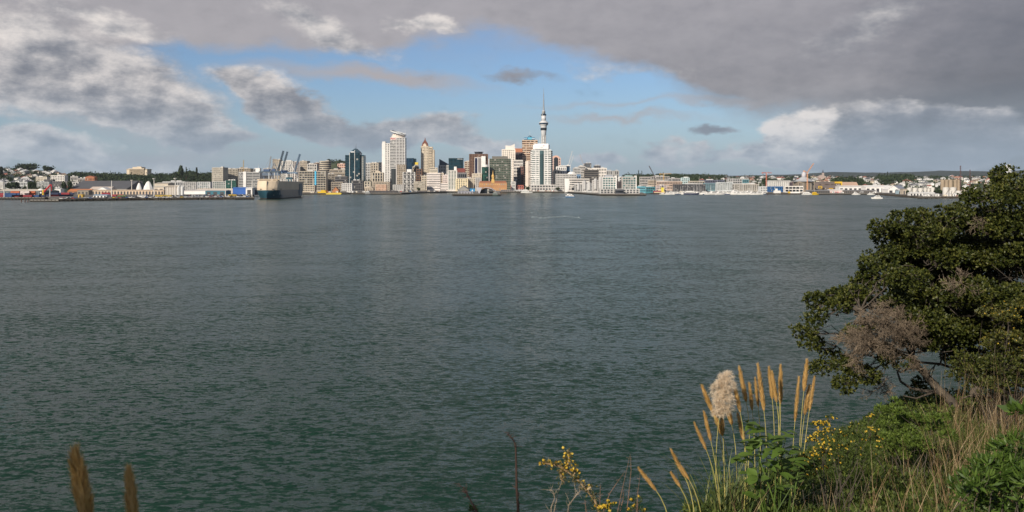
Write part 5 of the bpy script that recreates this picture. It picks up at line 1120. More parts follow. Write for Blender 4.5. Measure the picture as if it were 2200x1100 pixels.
for rowi, dy in enumerate((6, 22, 44, 72, 104, 142, 190, 250)):
    u = (132.0, 240., 132., 300., 300., 380., 395., 395.)[rowi]
    while u < 536 and ncar < 292:
        cy = float(coast(u))+dy; src_ = rnd.choices(cars, (9, 6, 5, 2, 2, 5, .4))[0]
        if rnd.random() < .85 and not (165 < u < 180 or 198 < u < 231) or False:
            loc = (X(u, cy), cy, 3.01)
            if ncar < 7: o = cars[ncar]; o.location = loc
            else: o = src_.copy(); C.objects.link(o); o.location = loc
            o.rotation_euler = (0, 0, R(90)+rnd.uniform(-.1, .1) if rowi % 2 else rnd.uniform(-.1, .1)); ncar += 1
        u += rnd.uniform(5.2, 8.5)
bus = None
for i, (u, Y, c, lb) in enumerate(((305, 1130, WH, 'white rounded marquee truck behind the port cars'), (360, 1120, (.70, .50, .10), 'first yellow bus on the port seawall'), (343, 1115, (.70, .46, .05), 'second yellow bus on the port seawall'), (262, 1100, (.20, .26, .10), 'green bus at the left of the port car rows'), (500, 1190, (.72, .47, .05), 'yellow truck near the blue service building'))):
    r = root('bus' if 'bus' in lb else 'truck', lb, 'bus' if 'bus' in lb else 'truck', (X(u, Y), Y, 3.0))
    part(r, 'body', mat(c, .4), lambda b: b.prof([(-5.5, .5), (5.5, .5), (5.6, 2.4), (5.2, 3.3), (-5.5, 3.3)], -1.2, 1.2)); part(r, 'window_row', gls, lambda b: b.bb(-5, 5.3, -1.25, 1.25, 1.7, 2.6))
    for x in (-3.6, 3.6): part(r, 'wheel', mat((.02, .02, .02)), lambda b: b.prof([(x+.5*math.cos(a), .5+.5*math.sin(a)) for a in np.linspace(0, 6.28, 11)[:-1]], -1.26, 1.26))

# ------------------------------------------------------------------ hillside houses
hs = []
hv = [('white', 'grey', WH, (.22, .22, .22)), ('white', 'red', (.78, .74, .68), (.28, .10, .07)), ('cream', 'brown', CR, (.20, .13, .10)), ('white', 'white', (.8, .78, .75), (.62, .60, .57)), ('grey', 'dark', LG, (.08, .08, .09)), ('pink', 'orange', (.66, .52, .46), (.42, .19, .11))]
for nme, rf, c, rc in hv:
    b = MB(); w, d, h = 13, 11, 5.5
    b.bb(-w/2, w/2, -d/2, d/2, -5, h, 0); b.bb(-w*.2, w*.35, -d/2-2.4, -d/2, -5, h*.5, 0)
    for x in (-4, -.5, 3.2):
        b.bb(x-.7, x+.9, -d/2-.08, -d/2, 1.0, 2.6, 2); b.bb(x-.7, x+.9, -d/2-.08, -d/2, 3.4, 4.8, 2)
    b.add([(-w/2-.7, -d/2-.7, h), (w/2+.7, -d/2-.7, h), (w/2+.7, d/2+.7, h), (-w/2-.7, d/2+.7, h), (-w*.22, 0, h+3.1), (w*.22, 0, h+3.1)], [(0, 1, 5, 4), (1, 2, 5), (2, 3, 4, 5), (3, 0, 4), (0, 3, 2, 1)], 1)
    b.bb(w*.1, w*.1+1, .6, 1.6, h+1, h+4, 0)
    o = b.build('house', [mat(c, .8, .12), mat(rc, .7, .15), gls]); hs.append((o, '%s house with %s roof ' % (nme, rf))); o['category'] = 'house'; o['group'] = 'houses on the slopes'; o['label'] = 'x'
nh = 0; used = set()
def puthouse(u, Y, where):
    global nh
    i = rnd.choices(range(6), (6, 4, 3, 6, 3, 1.5))[0]; o, lb = hs[i]
    z = float(gz(u, Y)); s = rnd.uniform(.9, 1.7)
    if i not in used: used.add(i); q = o
    else: q = o.copy(); C.objects.link(q)
    q.location = (X(u, Y), Y, z+.5); q.rotation_euler = (0, 0, rnd.uniform(-.6, .6)); q.scale = (s, s, s*rnd.uniform(.8, 1.2)); q['label'] = lb+where; nh += 1
for i in range(66):
    u = rnd.uniform(-6, 150); Y = rnd.uniform(2050, 3200); puthouse(u, Y, 'among trees on the left slope')
for i in range(40):
    u = rnd.uniform(1500, 1650); Y = rnd.uniform(2700, 4300); puthouse(u, Y, 'on the slope behind the marina')
for i in range(192):
    u = rnd.uniform(1600, 2130); Y = 2500*(4500/2500)**rnd.random()**.8; puthouse(u, Y, 'on the far right suburban slope')

# ------------------------------------------------------------------ far trees
fol = leafmat('far_foliage', [(.012, .022, .008), (.022, .042, .013), (.045, .065, .02)], .8, 0, .02)
def crownmesh(n, seed, sx=1, sz=1, dens=1.0):
    """many small leaf patches spread through a lumpy crown of radius 1"""
    rs = np.random.RandomState(seed); k = 7; cen = rs.normal(size=(k, 3))*[.42, .42, .28]+[0, 0, .1]; V = []; m = int(n*dens)
    c = cen[rs.randint(k, size=m)]; d = rs.normal(size=(m, 3)); d /= np.linalg.norm(d, axis=1)[:, None]
    p = c+d*(.30+.28*rs.rand(m, 1)); p *= [sx, sx, sz]; a = rs.normal(size=(m, 3)); a /= np.linalg.norm(a, axis=1)[:, None]; b_ = np.cross(a, rs.normal(size=(m, 3))); b_ /= np.linalg.norm(b_, axis=1)[:, None]
    s = .11+.11*rs.rand(m, 1); V = np.stack([p-a*s-b_*s*.6, p+a*s-b_*s*.6, p+a*s*.8+b_*s, p-a*s*.8+b_*s], 1)
    return V
def mass(name, label, spots, mats, seed=5, n=46):
    """a wood: crowns of leaf patches, spots = (x, y, z, radius, height factor)"""
    prot = [crownmesh(n, 100+i) for i in range(9)]; rs = np.random.RandomState(seed); Vs = []
    for x, y, z, r_, hz in spots:
        V = prot[rs.randint(9)].copy(); t = rs.rand()*6.28; c, s = math.cos(t), math.sin(t)
        V = V@np.array([[c, s, 0], [-s, c, 0], [0, 0, 1]]).T*[r_, r_, r_*hz]+[x, y, z]; Vs.append(V.reshape(-1, 3))
    V = np.concatenate(Vs); o = npmesh(name, V, np.arange(len(V)).reshape(-1, 4), mats); tag(o, label, 'wood', kind='stuff'); return o
rs = np.random.RandomState(11); sp = []
def scat(n, u0, u1, Y0, Y1, r0, r1, zup=.5):
    for i in range(n):
        u = rs.uniform(u0, u1); Y = rs.uniform(Y0, Y1); r_ = rs.uniform(r0, r1); sp.append((X(u, Y), Y, float(gz(u, Y))+r_*zup, r_, rs.uniform(.7, 1.15)))
scat(1900, 148, 470, 2500, 3400, 7, 13); scat(200, 380, 420, 3000, 3400, 9, 15, .7); scat(260, 460, 830, 3300, 4600, 12, 18)
mass('woodland', 'dark wooded ridge behind the port, left of the round apartment tower', sp, fol)
sp = []; scat(240, -30, 150, 1980, 3000, 5, 10); scat(90, -60, 40, 3000, 3500, 7, 12); scat(34, 38, 74, 3250, 3400, 11, 17, .9); scat(8, 98, 112, 3300, 3350, 9, 14, .9); scat(25, -40, 10, 2500, 3100, 10, 15, .8)
mass('trees_on_slope', 'trees between the houses of the left slope', sp, fol)
sp = []; scat(900, 1340, 1560, 2600, 4600, 8, 14, .6); scat(420, 1560, 2160, 2300, 4000, 5, 9.5); scat(420, 1560, 2200, 3900, 4600, 6, 11); scat(120, 1640, 1670, 2500, 3400, 9, 15); scat(140, 1890, 1960, 3000, 4200, 10, 17, .8); scat(170, 1790, 1850, 2700, 3500, 10, 16, .6)
mass('trees_on_slope', 'trees between the houses of the right hand suburbs', sp, fol)
sp = []; scat(60, 735, 800, 3300, 3600, 10, 16); scat(60, 784, 800, 2450, 2600, 9, 14, 1.0)
mass('trees_on_slope', 'dark trees right of the blue green tower', sp, fol)
bark = mat((.10, .075, .05), .9, .3, 1.0, name='bark')
def tree(label, u, vt, Y, wpx, kind='round', base=None, group='single trees on shore', n=260):
    z0 = float(gz(u, Y)) if base is None else base; h = Z(vt, Y)-z0; rw = wpx/2/F*Y
    r = root('pine_tree' if kind == 'pine' else 'tree', label, 'tree', (X(u, Y), Y, z0), 0, group)
    part(r, 'trunk', bark, lambda b: b.tube([(0, 0, -1), (.2, .1, h*.4), (0, 0, h*.8)], [h*.04, h*.028, h*.01], 6))
    if kind == 'pine':
        rs_ = np.random.RandomState(int(u)); m = n; t = rs_.rand(m)**.8; rr = rw*(1-t*.92)*np.sqrt(rs_.rand(m))*(.75+.35*np.sin(t*40)); a = rs_.rand(m)*6.28
        p = np.stack([rr*np.cos(a), rr*np.sin(a), h*(.12+.88*t)], 1)[:, None, :]; q = rs_.normal(size=(m, 4, 3))*[rw*.22, rw*.22, h*.022]; V = p+q
    else:
        V = crownmesh(n, int(u)+3); V = V*[rw*1.05, rw*1.05, h*.48]+[0, 0, h*.58]
    npmesh('crown', V.reshape(-1, 3), np.arange(V.shape[0]*4).reshape(-1, 4), fol, r)
for u, v, w, lb in ((389, 358, 11, 'round topped dark tree rising from the wooded ridge'), (422.5, 360, 9, 'dark conical pine at the right part of the wooded ridge')): tree(lb, u, v, 2950, w, 'pine' if 'pine' in lb else 'round', n=400)
tree('tall slender pine left of the conical one on the ridge', 400, 358.5, 2950, 5, 'pine', n=300)
tree('big dark pine cut by the left edge of the picture', 3, 358, 2400, 14, 'pine', n=500)
tree('broad dark tree on the crest of the far left hill', 57, 356.5, 3300, 26, n=500); tree('small round tree on the green cone at the left', 103, 359, 3300, 14, n=400)
tree('round dark tree on top of the green volcanic cone', 706, 341, 4900, 9, n=300)
tree('thin pine above the right wooded slope, the left one of two', 1372, 366, 3700, 4, 'pine'); tree('thin pine above the right wooded slope, the right one of two', 1379, 367, 3700, 3.4, 'pine')
tree('dark round tree between the storage tanks', 2016, 408, 1400, 15, n=500, base=3); tree('small dark tree left of the first storage tanks', 1949, 408.5, 1480, 8, n=300, base=3)
tree('dark green quay tree beside the cream small-windowed block', 899, 404, 2190, 9, n=300, base=3); tree('dark quay tree at the foot of the main street', 1134, 400, 2200, 9, n=300, base=3)
tree('small dark tree right of the white podium', 1197, 403, 2170, 10, n=300, base=3); tree('dark tree above the far right suburb roofs', 1907, 369, 4000, 4, 'pine')
for i, (u, w) in enumerate(((66, 10), (32, 16), (72, 8), (150, 10), (138, 12), (20, 11))): tree('dark round tree near the left apartment blocks, %s' % ['above the orange containers', 'over the long port shed', 'beside the thin grey mast', 'left of the arena roof', 'right of the red crane', 'behind the thick white mast'][i], u, 390.5+i % 3, 1900, w, n=380)

# small crates, kiosks and people-scale clutter that line the quays
sp_ = random.Random(4); kb = []
for lb, c in (('white', WH), ('grey', GY), ('brown', (.3, .16, .1)), ('blue', (.05, .15, .3)), ('red', (.45, .06, .05)), ('cream', CR)):
    b = MB(); b.bb(-2, 2, -1.2, 1.2, 0, 2.4); b.prof([(-2.2, 2.4), (2.2, 2.4), (1.4, 3.0), (-1.4, 3.0)], -1.3, 1.3, 1); b.bb(-1.2, -.3, -1.26, -1.2, .2, 2, 2)
    o = b.build('kiosk', [mat(c), mat((.5, .5, .5)), gls]); tag(o, '%s kiosk or van sized hut on the quays' % lb, 'kiosk', 'small huts along the quays'); kb.append(o)
first = set()
for i in range(170):
    u = sp_.choice([sp_.uniform(655, 965), sp_.uniform(1078, 1232), sp_.uniform(1440, 1720), sp_.uniform(1735, 1890), sp_.uniform(1985, 2095), sp_.uniform(1078, 1232)]); Y = float(coast(u))+sp_.uniform(4, 26)
    j = sp_.choices(range(6), (6, 4, 3, 1, 1, 4))[0]; o = kb[j]
    if j in first: q = o.copy(); C.objects.link(q)
    else: q = o; first.add(j)
    q.location = (X(u, Y), Y, 3.0); q.rotation_euler = (0, 0, sp_.uniform(-.5, .5)); s = sp_.uniform(.6, 1.4); q.scale = (s, s, s)

rs = random.Random(9); b = MB()
for i in range(170):
    t = rs.random(); px = 1142+104*t; v = 466.5+rs.gauss(0, 1.1)+1.5*math.sin(t*7); Yq = 36000/(v-397); b.box(X(px, Yq), Yq, .03, rs.uniform(.3, 1.0), rs.uniform(.2, .7), .06, 0, rs.uniform(-.4, .4))
for i in range(24):
    t = rs.random(); px = 1098+52*t; v = 461-5*t+rs.gauss(0, .5); Yq = 36000/(v-397); b.box(X(px, Yq), Yq, .03, rs.uniform(.3, .9), rs.uniform(.3, .7), .06)
o = b.build('foam_streak', mat((.27, .31, .32), .8)); tag(o, 'pale streak of foam on the open water below the white tower', 'foam', kind='stuff')

# ------------------------------------------------------------------ the clifftop in front
def cliff(x, y):
    x = np.asarray(x, float); y = np.asarray(y, float)
    top = np.where(y < 12, 18.4-.29*y, 14.92-.095*(y-12)); top = np.where(y < 0, 18.4-.02*y, top)
    xe = np.where(y < 5, .4-(5-y)*1.2, np.where(y < 12, .4+(y-5)*.3, 2.5+(y-12)*.73))
    t = np.maximum(0, xe-x); z = top-.95*t**1.15*np.clip((y-2)/6, 0, 1)-1.3*np.maximum(0, y-25)-.5*np.maximum(0, y-3)*np.clip((-x-1)/3, 0, 1)*(y < 26)
    return np.maximum(z, -2)
gx, gy = np.meshgrid(np.linspace(-40, 70, 221), np.concatenate([np.linspace(-40, 0, 20), np.linspace(.4, 60, 150)]))
zz = cliff(gx, gy)+.06*fbm2(gx*1.3, gy*1.3, 9)
V = np.stack([gx, gy, zz], -1).reshape(-1, 3); nr, nc = gx.shape; idx = np.arange(nr*nc).reshape(nr, nc)
Fq = np.stack([idx[:-1, :-1], idx[:-1, 1:], idx[1:, 1:], idx[1:, :-1]], -1).reshape(-1, 4)
cl = npmesh('clifftop_ground', V, Fq, mat((.045, .052, .022), .95, .5, 1.5, name='soil'), smooth=True); cl['kind'] = 'structure'

# ---- leaves in bulk
def rosettes(P, N_, nl, ln, wd, rs, spread=1.0, droop=.0):
    """clusters of pointed leaves: P (m,3) positions, N_ (m,3) axes; returns quads with a raised rib"""
    m = len(P); P = np.repeat(P, nl, 0); A = np.repeat(N_, nl, 0); k = m*nl
    d = rs.normal(size=(k, 3)); d /= np.linalg.norm(d, axis=1)[:, None]; D = A+d*spread; D /= np.linalg.norm(D, axis=1)[:, None]
    S = np.cross(D, A+rs.normal(size=(k, 3))*.3); S /= np.linalg.norm(S, axis=1)[:, None]+1e-9
    L_ = ln*(.6+.7*rs.rand(k, 1)); w = L_*wd; dn = np.array([0, 0, -1.0])*droop*L_
    p0 = P+D*L_*.08; p1 = P+D*L_*.5+S*w+dn*.25; p2 = P+D*L_+dn; p3 = P+D*L_*.5-S*w+dn*.25
    return np.stack([p0, p1, p2, p3], 1).reshape(-1, 3)
def leaves(name, V, mt_, par): return npmesh(name, V, np.arange(len(V)).reshape(-1, 4), mt_, par)
def unit(v): return v/(np.linalg.norm(v, axis=-1, keepdims=True)+1e-9)
def curve(p, q, rs, bend=.12, n=6):
    p, q = np.array(p, float), np.array(q, float); L_ = np.linalg.norm(q-p); o = rs.normal(size=3)*bend*L_; o2 = rs.normal(size=(n+1, 3))*bend*.25*L_; o2[0] = o2[-1] = 0
    t = np.linspace(0, 1, n+1)[:, None]; return [tuple(v) for v in p+(q-p)*t+o*np.sin(np.pi*t)+o2*np.sin(np.pi*t)]

# ---- the broad evergreen on the right
rs = np.random.RandomState(21)
Yt = 22.0; rt = root('evergreen_tree', 'big spreading evergreen tree leaning over the water at the right edge', 'tree', (X(2045, Yt), Yt, 14.5))
T0 = np.array(rt.location)
barkT = mat((.095, .078, .06), .9, .45, 6, name='bark'); twigM = mat((.17, .13, .09), .9, .3, 8, name='bare_twigs')
clumps = [(2170,410,50),(2120,425,34),(2200,470,60),(2140,490,48),(2082,478,36),(2040,488,34),(2000,500,32),(1945,505,30),(1903,508,20),(1975,540,40),(2030,560,42),(2100,560,52),(2180,560,60),(1900,560,30),(1868,566,20),(1940,600,40),(2000,620,46),(2070,640,52),(2140,640,55),(2210,650,55),
 (1880,610,32),(1832,635,28),(1785,642,25),(1757,652,17),(1752,682,13),(1802,660,18),(1850,655,24),(1920,660,32),(1724,716,13),(1743,738,9),(1985,690,48),(2050,710,50),(2120,720,58),(2195,740,60),(1955,728,24),(1895,755,18),(1840,792,27),(1792,776,22),(1772,790,14),(1862,808,17),(1920,775,18),(2025,735,26),(2080,775,42),(2150,800,50),(1975,465,14),(1935,478,13),(1895,492,11),(2055,455,14),(2150,378,20),
 (2270,430,70),(2290,560,80),(2300,700,85),(2240,800,60),(2380,500,90),(2390,650,90),(2440,780,80),(1815,828,9),(1985,830,10),(2230,560,60),(2230,680,55),(1870,700,22),(1830,720,14)]
clumps += [(u+rs.uniform(-28, 28), v+rs.uniform(-24, 24), q*.75) for u, v, q in clumps if q > 26 and 480 < v < 715]
CPs = []
fill = [(rs.uniform(1895, 2230), rs.uniform(490, 745), rs.uniform(30, 44)) for i in range(46)]
fill = [q for q in fill if q[0] > 1880+max(0, (560-q[1])*.9) and not (q[0] < 1975 and q[1] > 650)]
for i, (u, v, r_) in enumerate(clumps):
    edge = 1 if u < 1900 or v < 520 else 0
    Yc = Yt+(rs.uniform(-1.0, 1.0) if edge else rs.uniform(-2.2, 2.0)); CPs.append((np.array(at(u, v, Yc)), r_/F*Yc))
for u, v, r_ in fill: CPs.append((np.array(at(u, v, Yt+1.9+rs.uniform(-.6, .9))), r_/F*(Yt+2)))
VV = []
for (c, r_) in CPs:
    ns = max(4, int(17*(r_/.5)**1.8)); sub = []
    for j in range(ns):                       # tufts inside the clump
        d = unit(rs.normal(size=3)); d[2] = abs(d[2])*.8-.25; d = unit(d); rr = r_*(.3+.78*rs.rand()); q = c+d*rr*np.array([1, 1.1, .8]); sub.append((q, d))
    for q, d in sub:
        m = int(rs.randint(24, 40)); dd = unit(rs.normal(size=(m, 3))+d*.5); R_ = (.13+.12*rs.rand(m, 1))
        P_ = q+dd*R_*[1.15, 1.15, .8]; N_ = unit(dd+np.array([0, -.05, .55])); VV.append(rosettes(P_, N_, 9, .076, .27, rs, .8))
leafT = leafmat('broad_leaf', [(.013, .020, .005), (.030, .042, .008), (.070, .082, .013), (.135, .135, .03)], .5, .16, 1.6, .35)
Vt = np.concatenate(VV)-T0
leaves('crown', Vt, leafT, rt)
# trunk and limbs
def lw(u, v, dY=0): return np.array(at(u, v, Yt+dY))-T0
mb = MB()
main = [lw(2062, 900), lw(2045, 862), lw(2018, 838), lw(1994, 812), lw(1972, 788), lw(1958, 768), lw(1965, 730, .3), lw(1985, 690, .6), lw(2010, 630, .8)]
mb.tube(main, [.135, .12, .10, .09, .08, .075, .07, .06, .045], 9)
part_ = mb.build('trunk', barkT, rt, smooth=True)
limbs = [([(2045, 862, 0), (2010, 842, -.1), (1985, 840, -.2), (1955, 833, -.2), (1935, 820, -.1), (1928, 800, 0), (1935, 790, .1)], .055), ([(2010, 842, -.1), (1990, 848, -.2), (1968, 856, -.2), (1940, 850, -.3)], .03),
         ([(1972, 788, 0), (1950, 792, -.1), (1935, 800, -.2), (1925, 795, -.3)], .04), ([(2200, 830, .6), (2120, 812, .5), (2060, 795, .4), (2020, 782, .2), (1975, 778, .1), (1940, 760, 0), (1905, 745, -.2)], .05),
         ([(2200, 860, .5), (2150, 835, .4), (2100, 822, .4), (2060, 800, .3)], .10), ([(2090, 850, .1), (2130, 780, .4), (2150, 700, .5), (2150, 600, .6), (2160, 480, .5)], .12), ([(1958, 768, 0), (1935, 720, -.5), (1900, 690, -.9), (1850, 665, -1.0)], .03), ([(2045, 862, 0), (2035, 885, -.5), (2022, 905, -.9)], .045),
         ([(2010, 630, .8), (1990, 560, .8), (1960, 510, .6)], .045), ([(2062, 858, -.2), (2090, 848, -.4), (2140, 852, -.4), (2180, 848, -.5)], .03), ([(1958, 768, 0), (1900, 775, -.4), (1850, 790, -.6)], .022)]
for pts, r0 in limbs:
    q = [lw(*p) for p in pts]; n_ = len(q); part(rt, 'limb', barkT, lambda b: b.tube(q, [r0*(1-.65*i/(n_-1)) for i in range(n_)], 7), True)
tips = [np.array(main[-1]), np.array(main[6]), lw(2150, 600, .6), lw(2160, 480, .5), lw(1960, 510, .6), lw(1905, 745, -.2), lw(1850, 665, -1.0), lw(2020, 782, .2), lw(2150, 700, .5)]
mb = MB()
for c, r_ in CPs:
    c = c-T0; o = min(tips, key=lambda t: np.linalg.norm(t-c)); pts = curve(o, c, rs, .14); mb.tube(pts, [.022*(1-.8*i/6)+.003 for i in range(7)], 5)
    for j in range(int(6+r_*12)):
        e = c+unit(rs.normal(size=3))*r_*rs.uniform(.6, 1.05); s_ = np.array(pts[rs.randint(3, 7)]); mb.tube(curve(s_, e, rs, .15, 4), [.012, .010, .008, .006, .004], 4)
mb.build('branches', barkT, rt)
# bare grey twig fans
def twigfan(b, p, d, L_, r_, dep, rs):
    pts = [p]; n = 3; q = p.copy(); dd = d.copy()
    for i in range(n):
        dd = unit(dd+rs.normal(size=3)*.22); q = q+dd*L_/n; pts.append(q.copy())
    b.tube([tuple(v) for v in pts], [r_*(1-.45*i/n) for i in range(n+1)], 4 if r_ > .006 else 3)
    if dep == 0: return
    for k in range(rs.randint(3, 5) if dep > 1 else 3):
        s_ = pts[rs.randint(1, n+1)]; twigfan(b, s_, unit(dd+rs.normal(size=3)*.58), L_*rs.uniform(.6, .85), max(.0042, r_*.68), dep-1, rs)
def fan(lst, dep=5):
    for (u, v, dY), (u2, v2), L_ in lst:
        mb = MB(); a = lw(u, v, dY); e = lw(u2, v2, dY-.3); twigfan(mb, a, unit(e-a), L_*.52, .010, dep, rs); mb.build('bare_twigs', twigM, rt)
rq = random.Random(5)
for i in range(8):
    a = (rq.uniform(1850, 1965), rq.uniform(690, 765)); e = (a[0]-rq.uniform(20, 90), a[1]+rq.uniform(-60, 35)); fan([((a[0], a[1], rq.uniform(-1.9, -1.2)), e, rq.uniform(.55, .85))])
fan([((1985, 740, -1.6), (1900, 680), .8), ((1960, 750, -1.7), (1860, 700), .85), ((1950, 745, -1.5), (1830, 740), .9), ((1935, 720, -1.6), (1850, 660), .8), ((1900, 740, -1.7), (1800, 700), .8), ((1900, 730, -1.6), (1790, 750), .75), ((1940, 700, -1.8), (1900, 640), .6), ((1870, 740, -1.7), (1770, 720), .65), ((1960, 720, -1.6), (1920, 660), .6)])
fan([((2060, 640, -1.9), (2000, 590), .6), ((2070, 620, -2.0), (2030, 570), .55), ((2115, 490, -1.7), (2085, 450), .5)], 4)
fan([((1920, 825, -.3), (1850, 835), .55), ((1900, 830, -.3), (1820, 850), .55), ((1925, 830, -.3), (1860, 860), .5), ((1975, 790, -.4), (1935, 800), .35)], 4)

# ---- grasses and plumes
plumeM = leafmat('plume', [(.42, .26, .08), (.66, .43, .15), (.80, .58, .27)], .8, .35, 9, .1)
fluffM = leafmat('fluffy_plume', [(.62, .50, .36), (.78, .66, .50), (.85, .76, .62)], .9, .4, 9, .05)
stemM = leafmat('flower_stem', [(.30, .27, .06), (.42, .38, .11), (.45, .36, .16)], .6, .1, 3)
strapM = leafmat('strap_leaf', [(.035, .065, .02), (.09, .13, .035), (.24, .24, .08)], .5, .2, 4)
def hairs(pts, rad, n, ln, rs, up=.85, wd=.05):
    """fine tapering hairs that lie upwards along a bent axis"""
    pts = np.array(pts); m = len(pts)-1; t = rs.rand(n)*m; i = np.minimum(t.astype(int), m-1); f = (t-i)[:, None]
    c = pts[i]*(1-f)+pts[i+1]*f; ax = unit(pts[i+1]-pts[i]); rd = np.interp(t/m, *rad)[:, None]
    o = rs.normal(size=(n, 3)); o = unit(o-ax*(o*ax).sum(1, keepdims=True)); p = c+o*rd*rs.rand(n, 1)**.5*.85
    D = unit(ax*up+o*(1-up)+rs.normal(size=(n, 3))*.12); S = unit(np.cross(D, o)+rs.normal(size=(n, 3))*.3); L_ = ln*(.6+.8*rs.rand(n, 1))
    return np.stack([p-S*L_*wd, p+S*L_*wd, p+D*L_*.6+S*L_*wd*.7, p+D*L_], 1).reshape(-1, 3)
def plume(par, pts, w, rs, mt_, n=900, fl=False, hl=None):
    prof = ([0, .12, .45, .8, 1], [w*.16, w*.40, w*.46, w*.30, w*.03]) if not fl else ([0, .1, .35, .7, .92, 1], [w*.25, w*.42, w*.48, w*.44, w*.30, w*.12])
    o = hairs(pts, prof, n, hl or w*.75, rs, .86 if not fl else .55, .045)
    return npmesh('plume', o, np.arange(len(o)).reshape(-1, 4), mt_, par)
def pampas(name_label, Y, base, flowers, nleaf, seed, group='pampas grass clumps', llen=1.3, leafb=None):
    rs = np.random.RandomState(seed); bu, bv = base; B = np.array(at(bu, bv, Y)); B[2] = float(cliff(B[0], B[1]))-.05
    r = root('pampas_grass', name_label, 'pampas grass', tuple(B), 0, group)
    for fl in flowers:
        (tu, tv), (qu, qv), w, foot = fl[:4]; fluffy = len(fl) > 4; dY = rs.uniform(-.5, .5)
        tip, bot = np.array(at(tu, tv, Y+dY))-B, np.array(at(qu, qv, Y+dY))-B; ft = np.array([(foot-bu)/F*Y, dY*.4, 0])
        L_ = np.linalg.norm(bot-ft); mid = (bot+ft)/2+(bot-tip)/np.linalg.norm(bot-tip)*L_*-.06*0+np.array([0, 0, 0])
        c1 = bot+(bot-tip)/np.linalg.norm(bot-tip)*L_*.35
        ts_ = np.linspace(0, 1, 9)[:, None]; cur = (1-ts_)**2*ft+2*ts_*(1-ts_)*c1+ts_**2*bot
        s_ = part(r, 'flower_stem', stemM, lambda b: b.tube([tuple(p) for p in cur]+[tuple(bot+(tip-bot)*.6)], [.0065, .0065, .006, .006, .0055, .005, .005, .0045, .004, .002], 6))
        ax = [bot+(tip-bot)*t for t in np.linspace(-.03, .93, 7)]
        ww = w/F*Y
        if not fluffy: plume(s_, ax, ww*.92, rs, plumeM, 1300, False); continue
        VV = []; A_ = np.array(ax)                  # loose side branches, each a drooping tuft
        for j in range(120):
            t = rs.rand(); k = t*5.98; i0 = int(k); c = A_[i0]+(A_[min(i0+1, 6)]-A_[i0])*(k-i0); a = rs.rand()*6.28; rr = ww*(.20+.26*math.sin(math.pi*min(1, t*.85+.12)))*rs.uniform(.6, 1.2)
            o_ = np.array([math.cos(a), math.sin(a), 0]); q = [c, c+o_*rr*.5+np.array([0, 0, rr*.35]), c+o_*rr*.95+np.array([.01, 0, rr*.40]), c+o_*rr*1.15+np.array([.02, 0, rr*rs.uniform(-.3, .5)])]
            VV.append(hairs(q, ([0, .5, 1], [.012, .022, .008]), 95, .045, rs, .5, .035))
        VV = np.concatenate(VV); npmesh('plume', VV, np.arange(len(VV)).reshape(-1, 4), fluffM, s_)
    mb = []
    for i in range(nleaf):                       # long arching leaves
        a = rs.rand()*6.28; L_ = llen*(.6+.6*rs.rand()); o = np.array([math.cos(a), math.sin(a), 0]); p = np.array([rs.normal()*.22, rs.normal()*.15, 0]); S = np.array([-math.sin(a), math.cos(a), 0])
        n = 6; w0 = .008+.006*rs.rand(); k = .2+.5*rs.rand(); prev = None
        for j in range(n+1):
            t = j/n; q = p+o*L_*(k*t**1.4)+np.array([0, 0, 1])*L_*(t*.95-.38*t**2.5*(k+.3)); e0, e1 = q-S*w0*(1-t**2), q+S*w0*(1-t**2)
            if prev is not None: mb.append(np.stack([prev[0], prev[1], e1, e0]))
            prev = (e0, e1)
    V = np.concatenate(mb); npmesh('leaf_tuft', V, np.arange(len(V)).reshape(-1, 4), strapM, r); return r
pampas('pampas clump with the one big fluffy pale plume', 11.8, (1556, 1115), [((1508, 829), (1531, 886), 12, 1552), ((1560, 800), (1546, 892), 46, 1540, 1), ((1512, 884), (1527, 946), 10, 1545), ((1491, 907), (1517, 966), 9.5, 1548), ((1588, 788), (1603, 862), 12, 1592), ((1578, 828), (1590, 884), 11, 1586), ((1585, 888), (1598, 946), 11, 1600), ((1528, 872), (1552, 935), 12, 1562), ((1550, 888), (1553, 934), 11, 1560), ((1563, 876), (1572, 912), 12, 1580)], 190, 1, llen=1.55)
pampas('pampas clump with six slim upright tan plumes', 12.2, (1640, 1110), [((1610, 823), (1616, 880), 10, 1618), ((1622, 811), (1629, 873), 9, 1632), ((1628, 780), (1641, 880), 13, 1640), ((1652, 788), (1659, 856), 10, 1652), ((1658, 798), (1668, 863), 10.5, 1662), ((1677, 783), (1677, 866), 12, 1672), ((1679, 800), (1676, 850), 9, 1676)], 70, 2)
pampas('pampas clump of four plumes nearest the yellow flowered gorse', 12.4, (1708, 1085), [((1717, 807), (1708, 903), 10, 1700), ((1734, 773), (1727, 839), 12, 1708), ((1750, 808), (1739, 880), 10, 1722), ((1739, 828), (1729, 890), 11, 1712)], 50, 3)
pampas('small pampas clump of three left leaning plumes low down', 8.6, (1480, 1140), [((1441, 965), (1471, 1024), 11, 1500), ((1442, 1016), (1461, 1046), 9, 1480), ((1372, 1006), (1409, 1053), 11, 1440), ((1463, 1002), (1480, 1030), 8, 1498)], 60, 4, llen=.6)
pampas('pair of brown out of focus plumes close by at the bottom left', 3.0, (235, 1330), [((161, 972), (188, 1118), 40, 205), ((276, 1009), (288, 1130), 34, 290)], 30, 5, llen=.2)

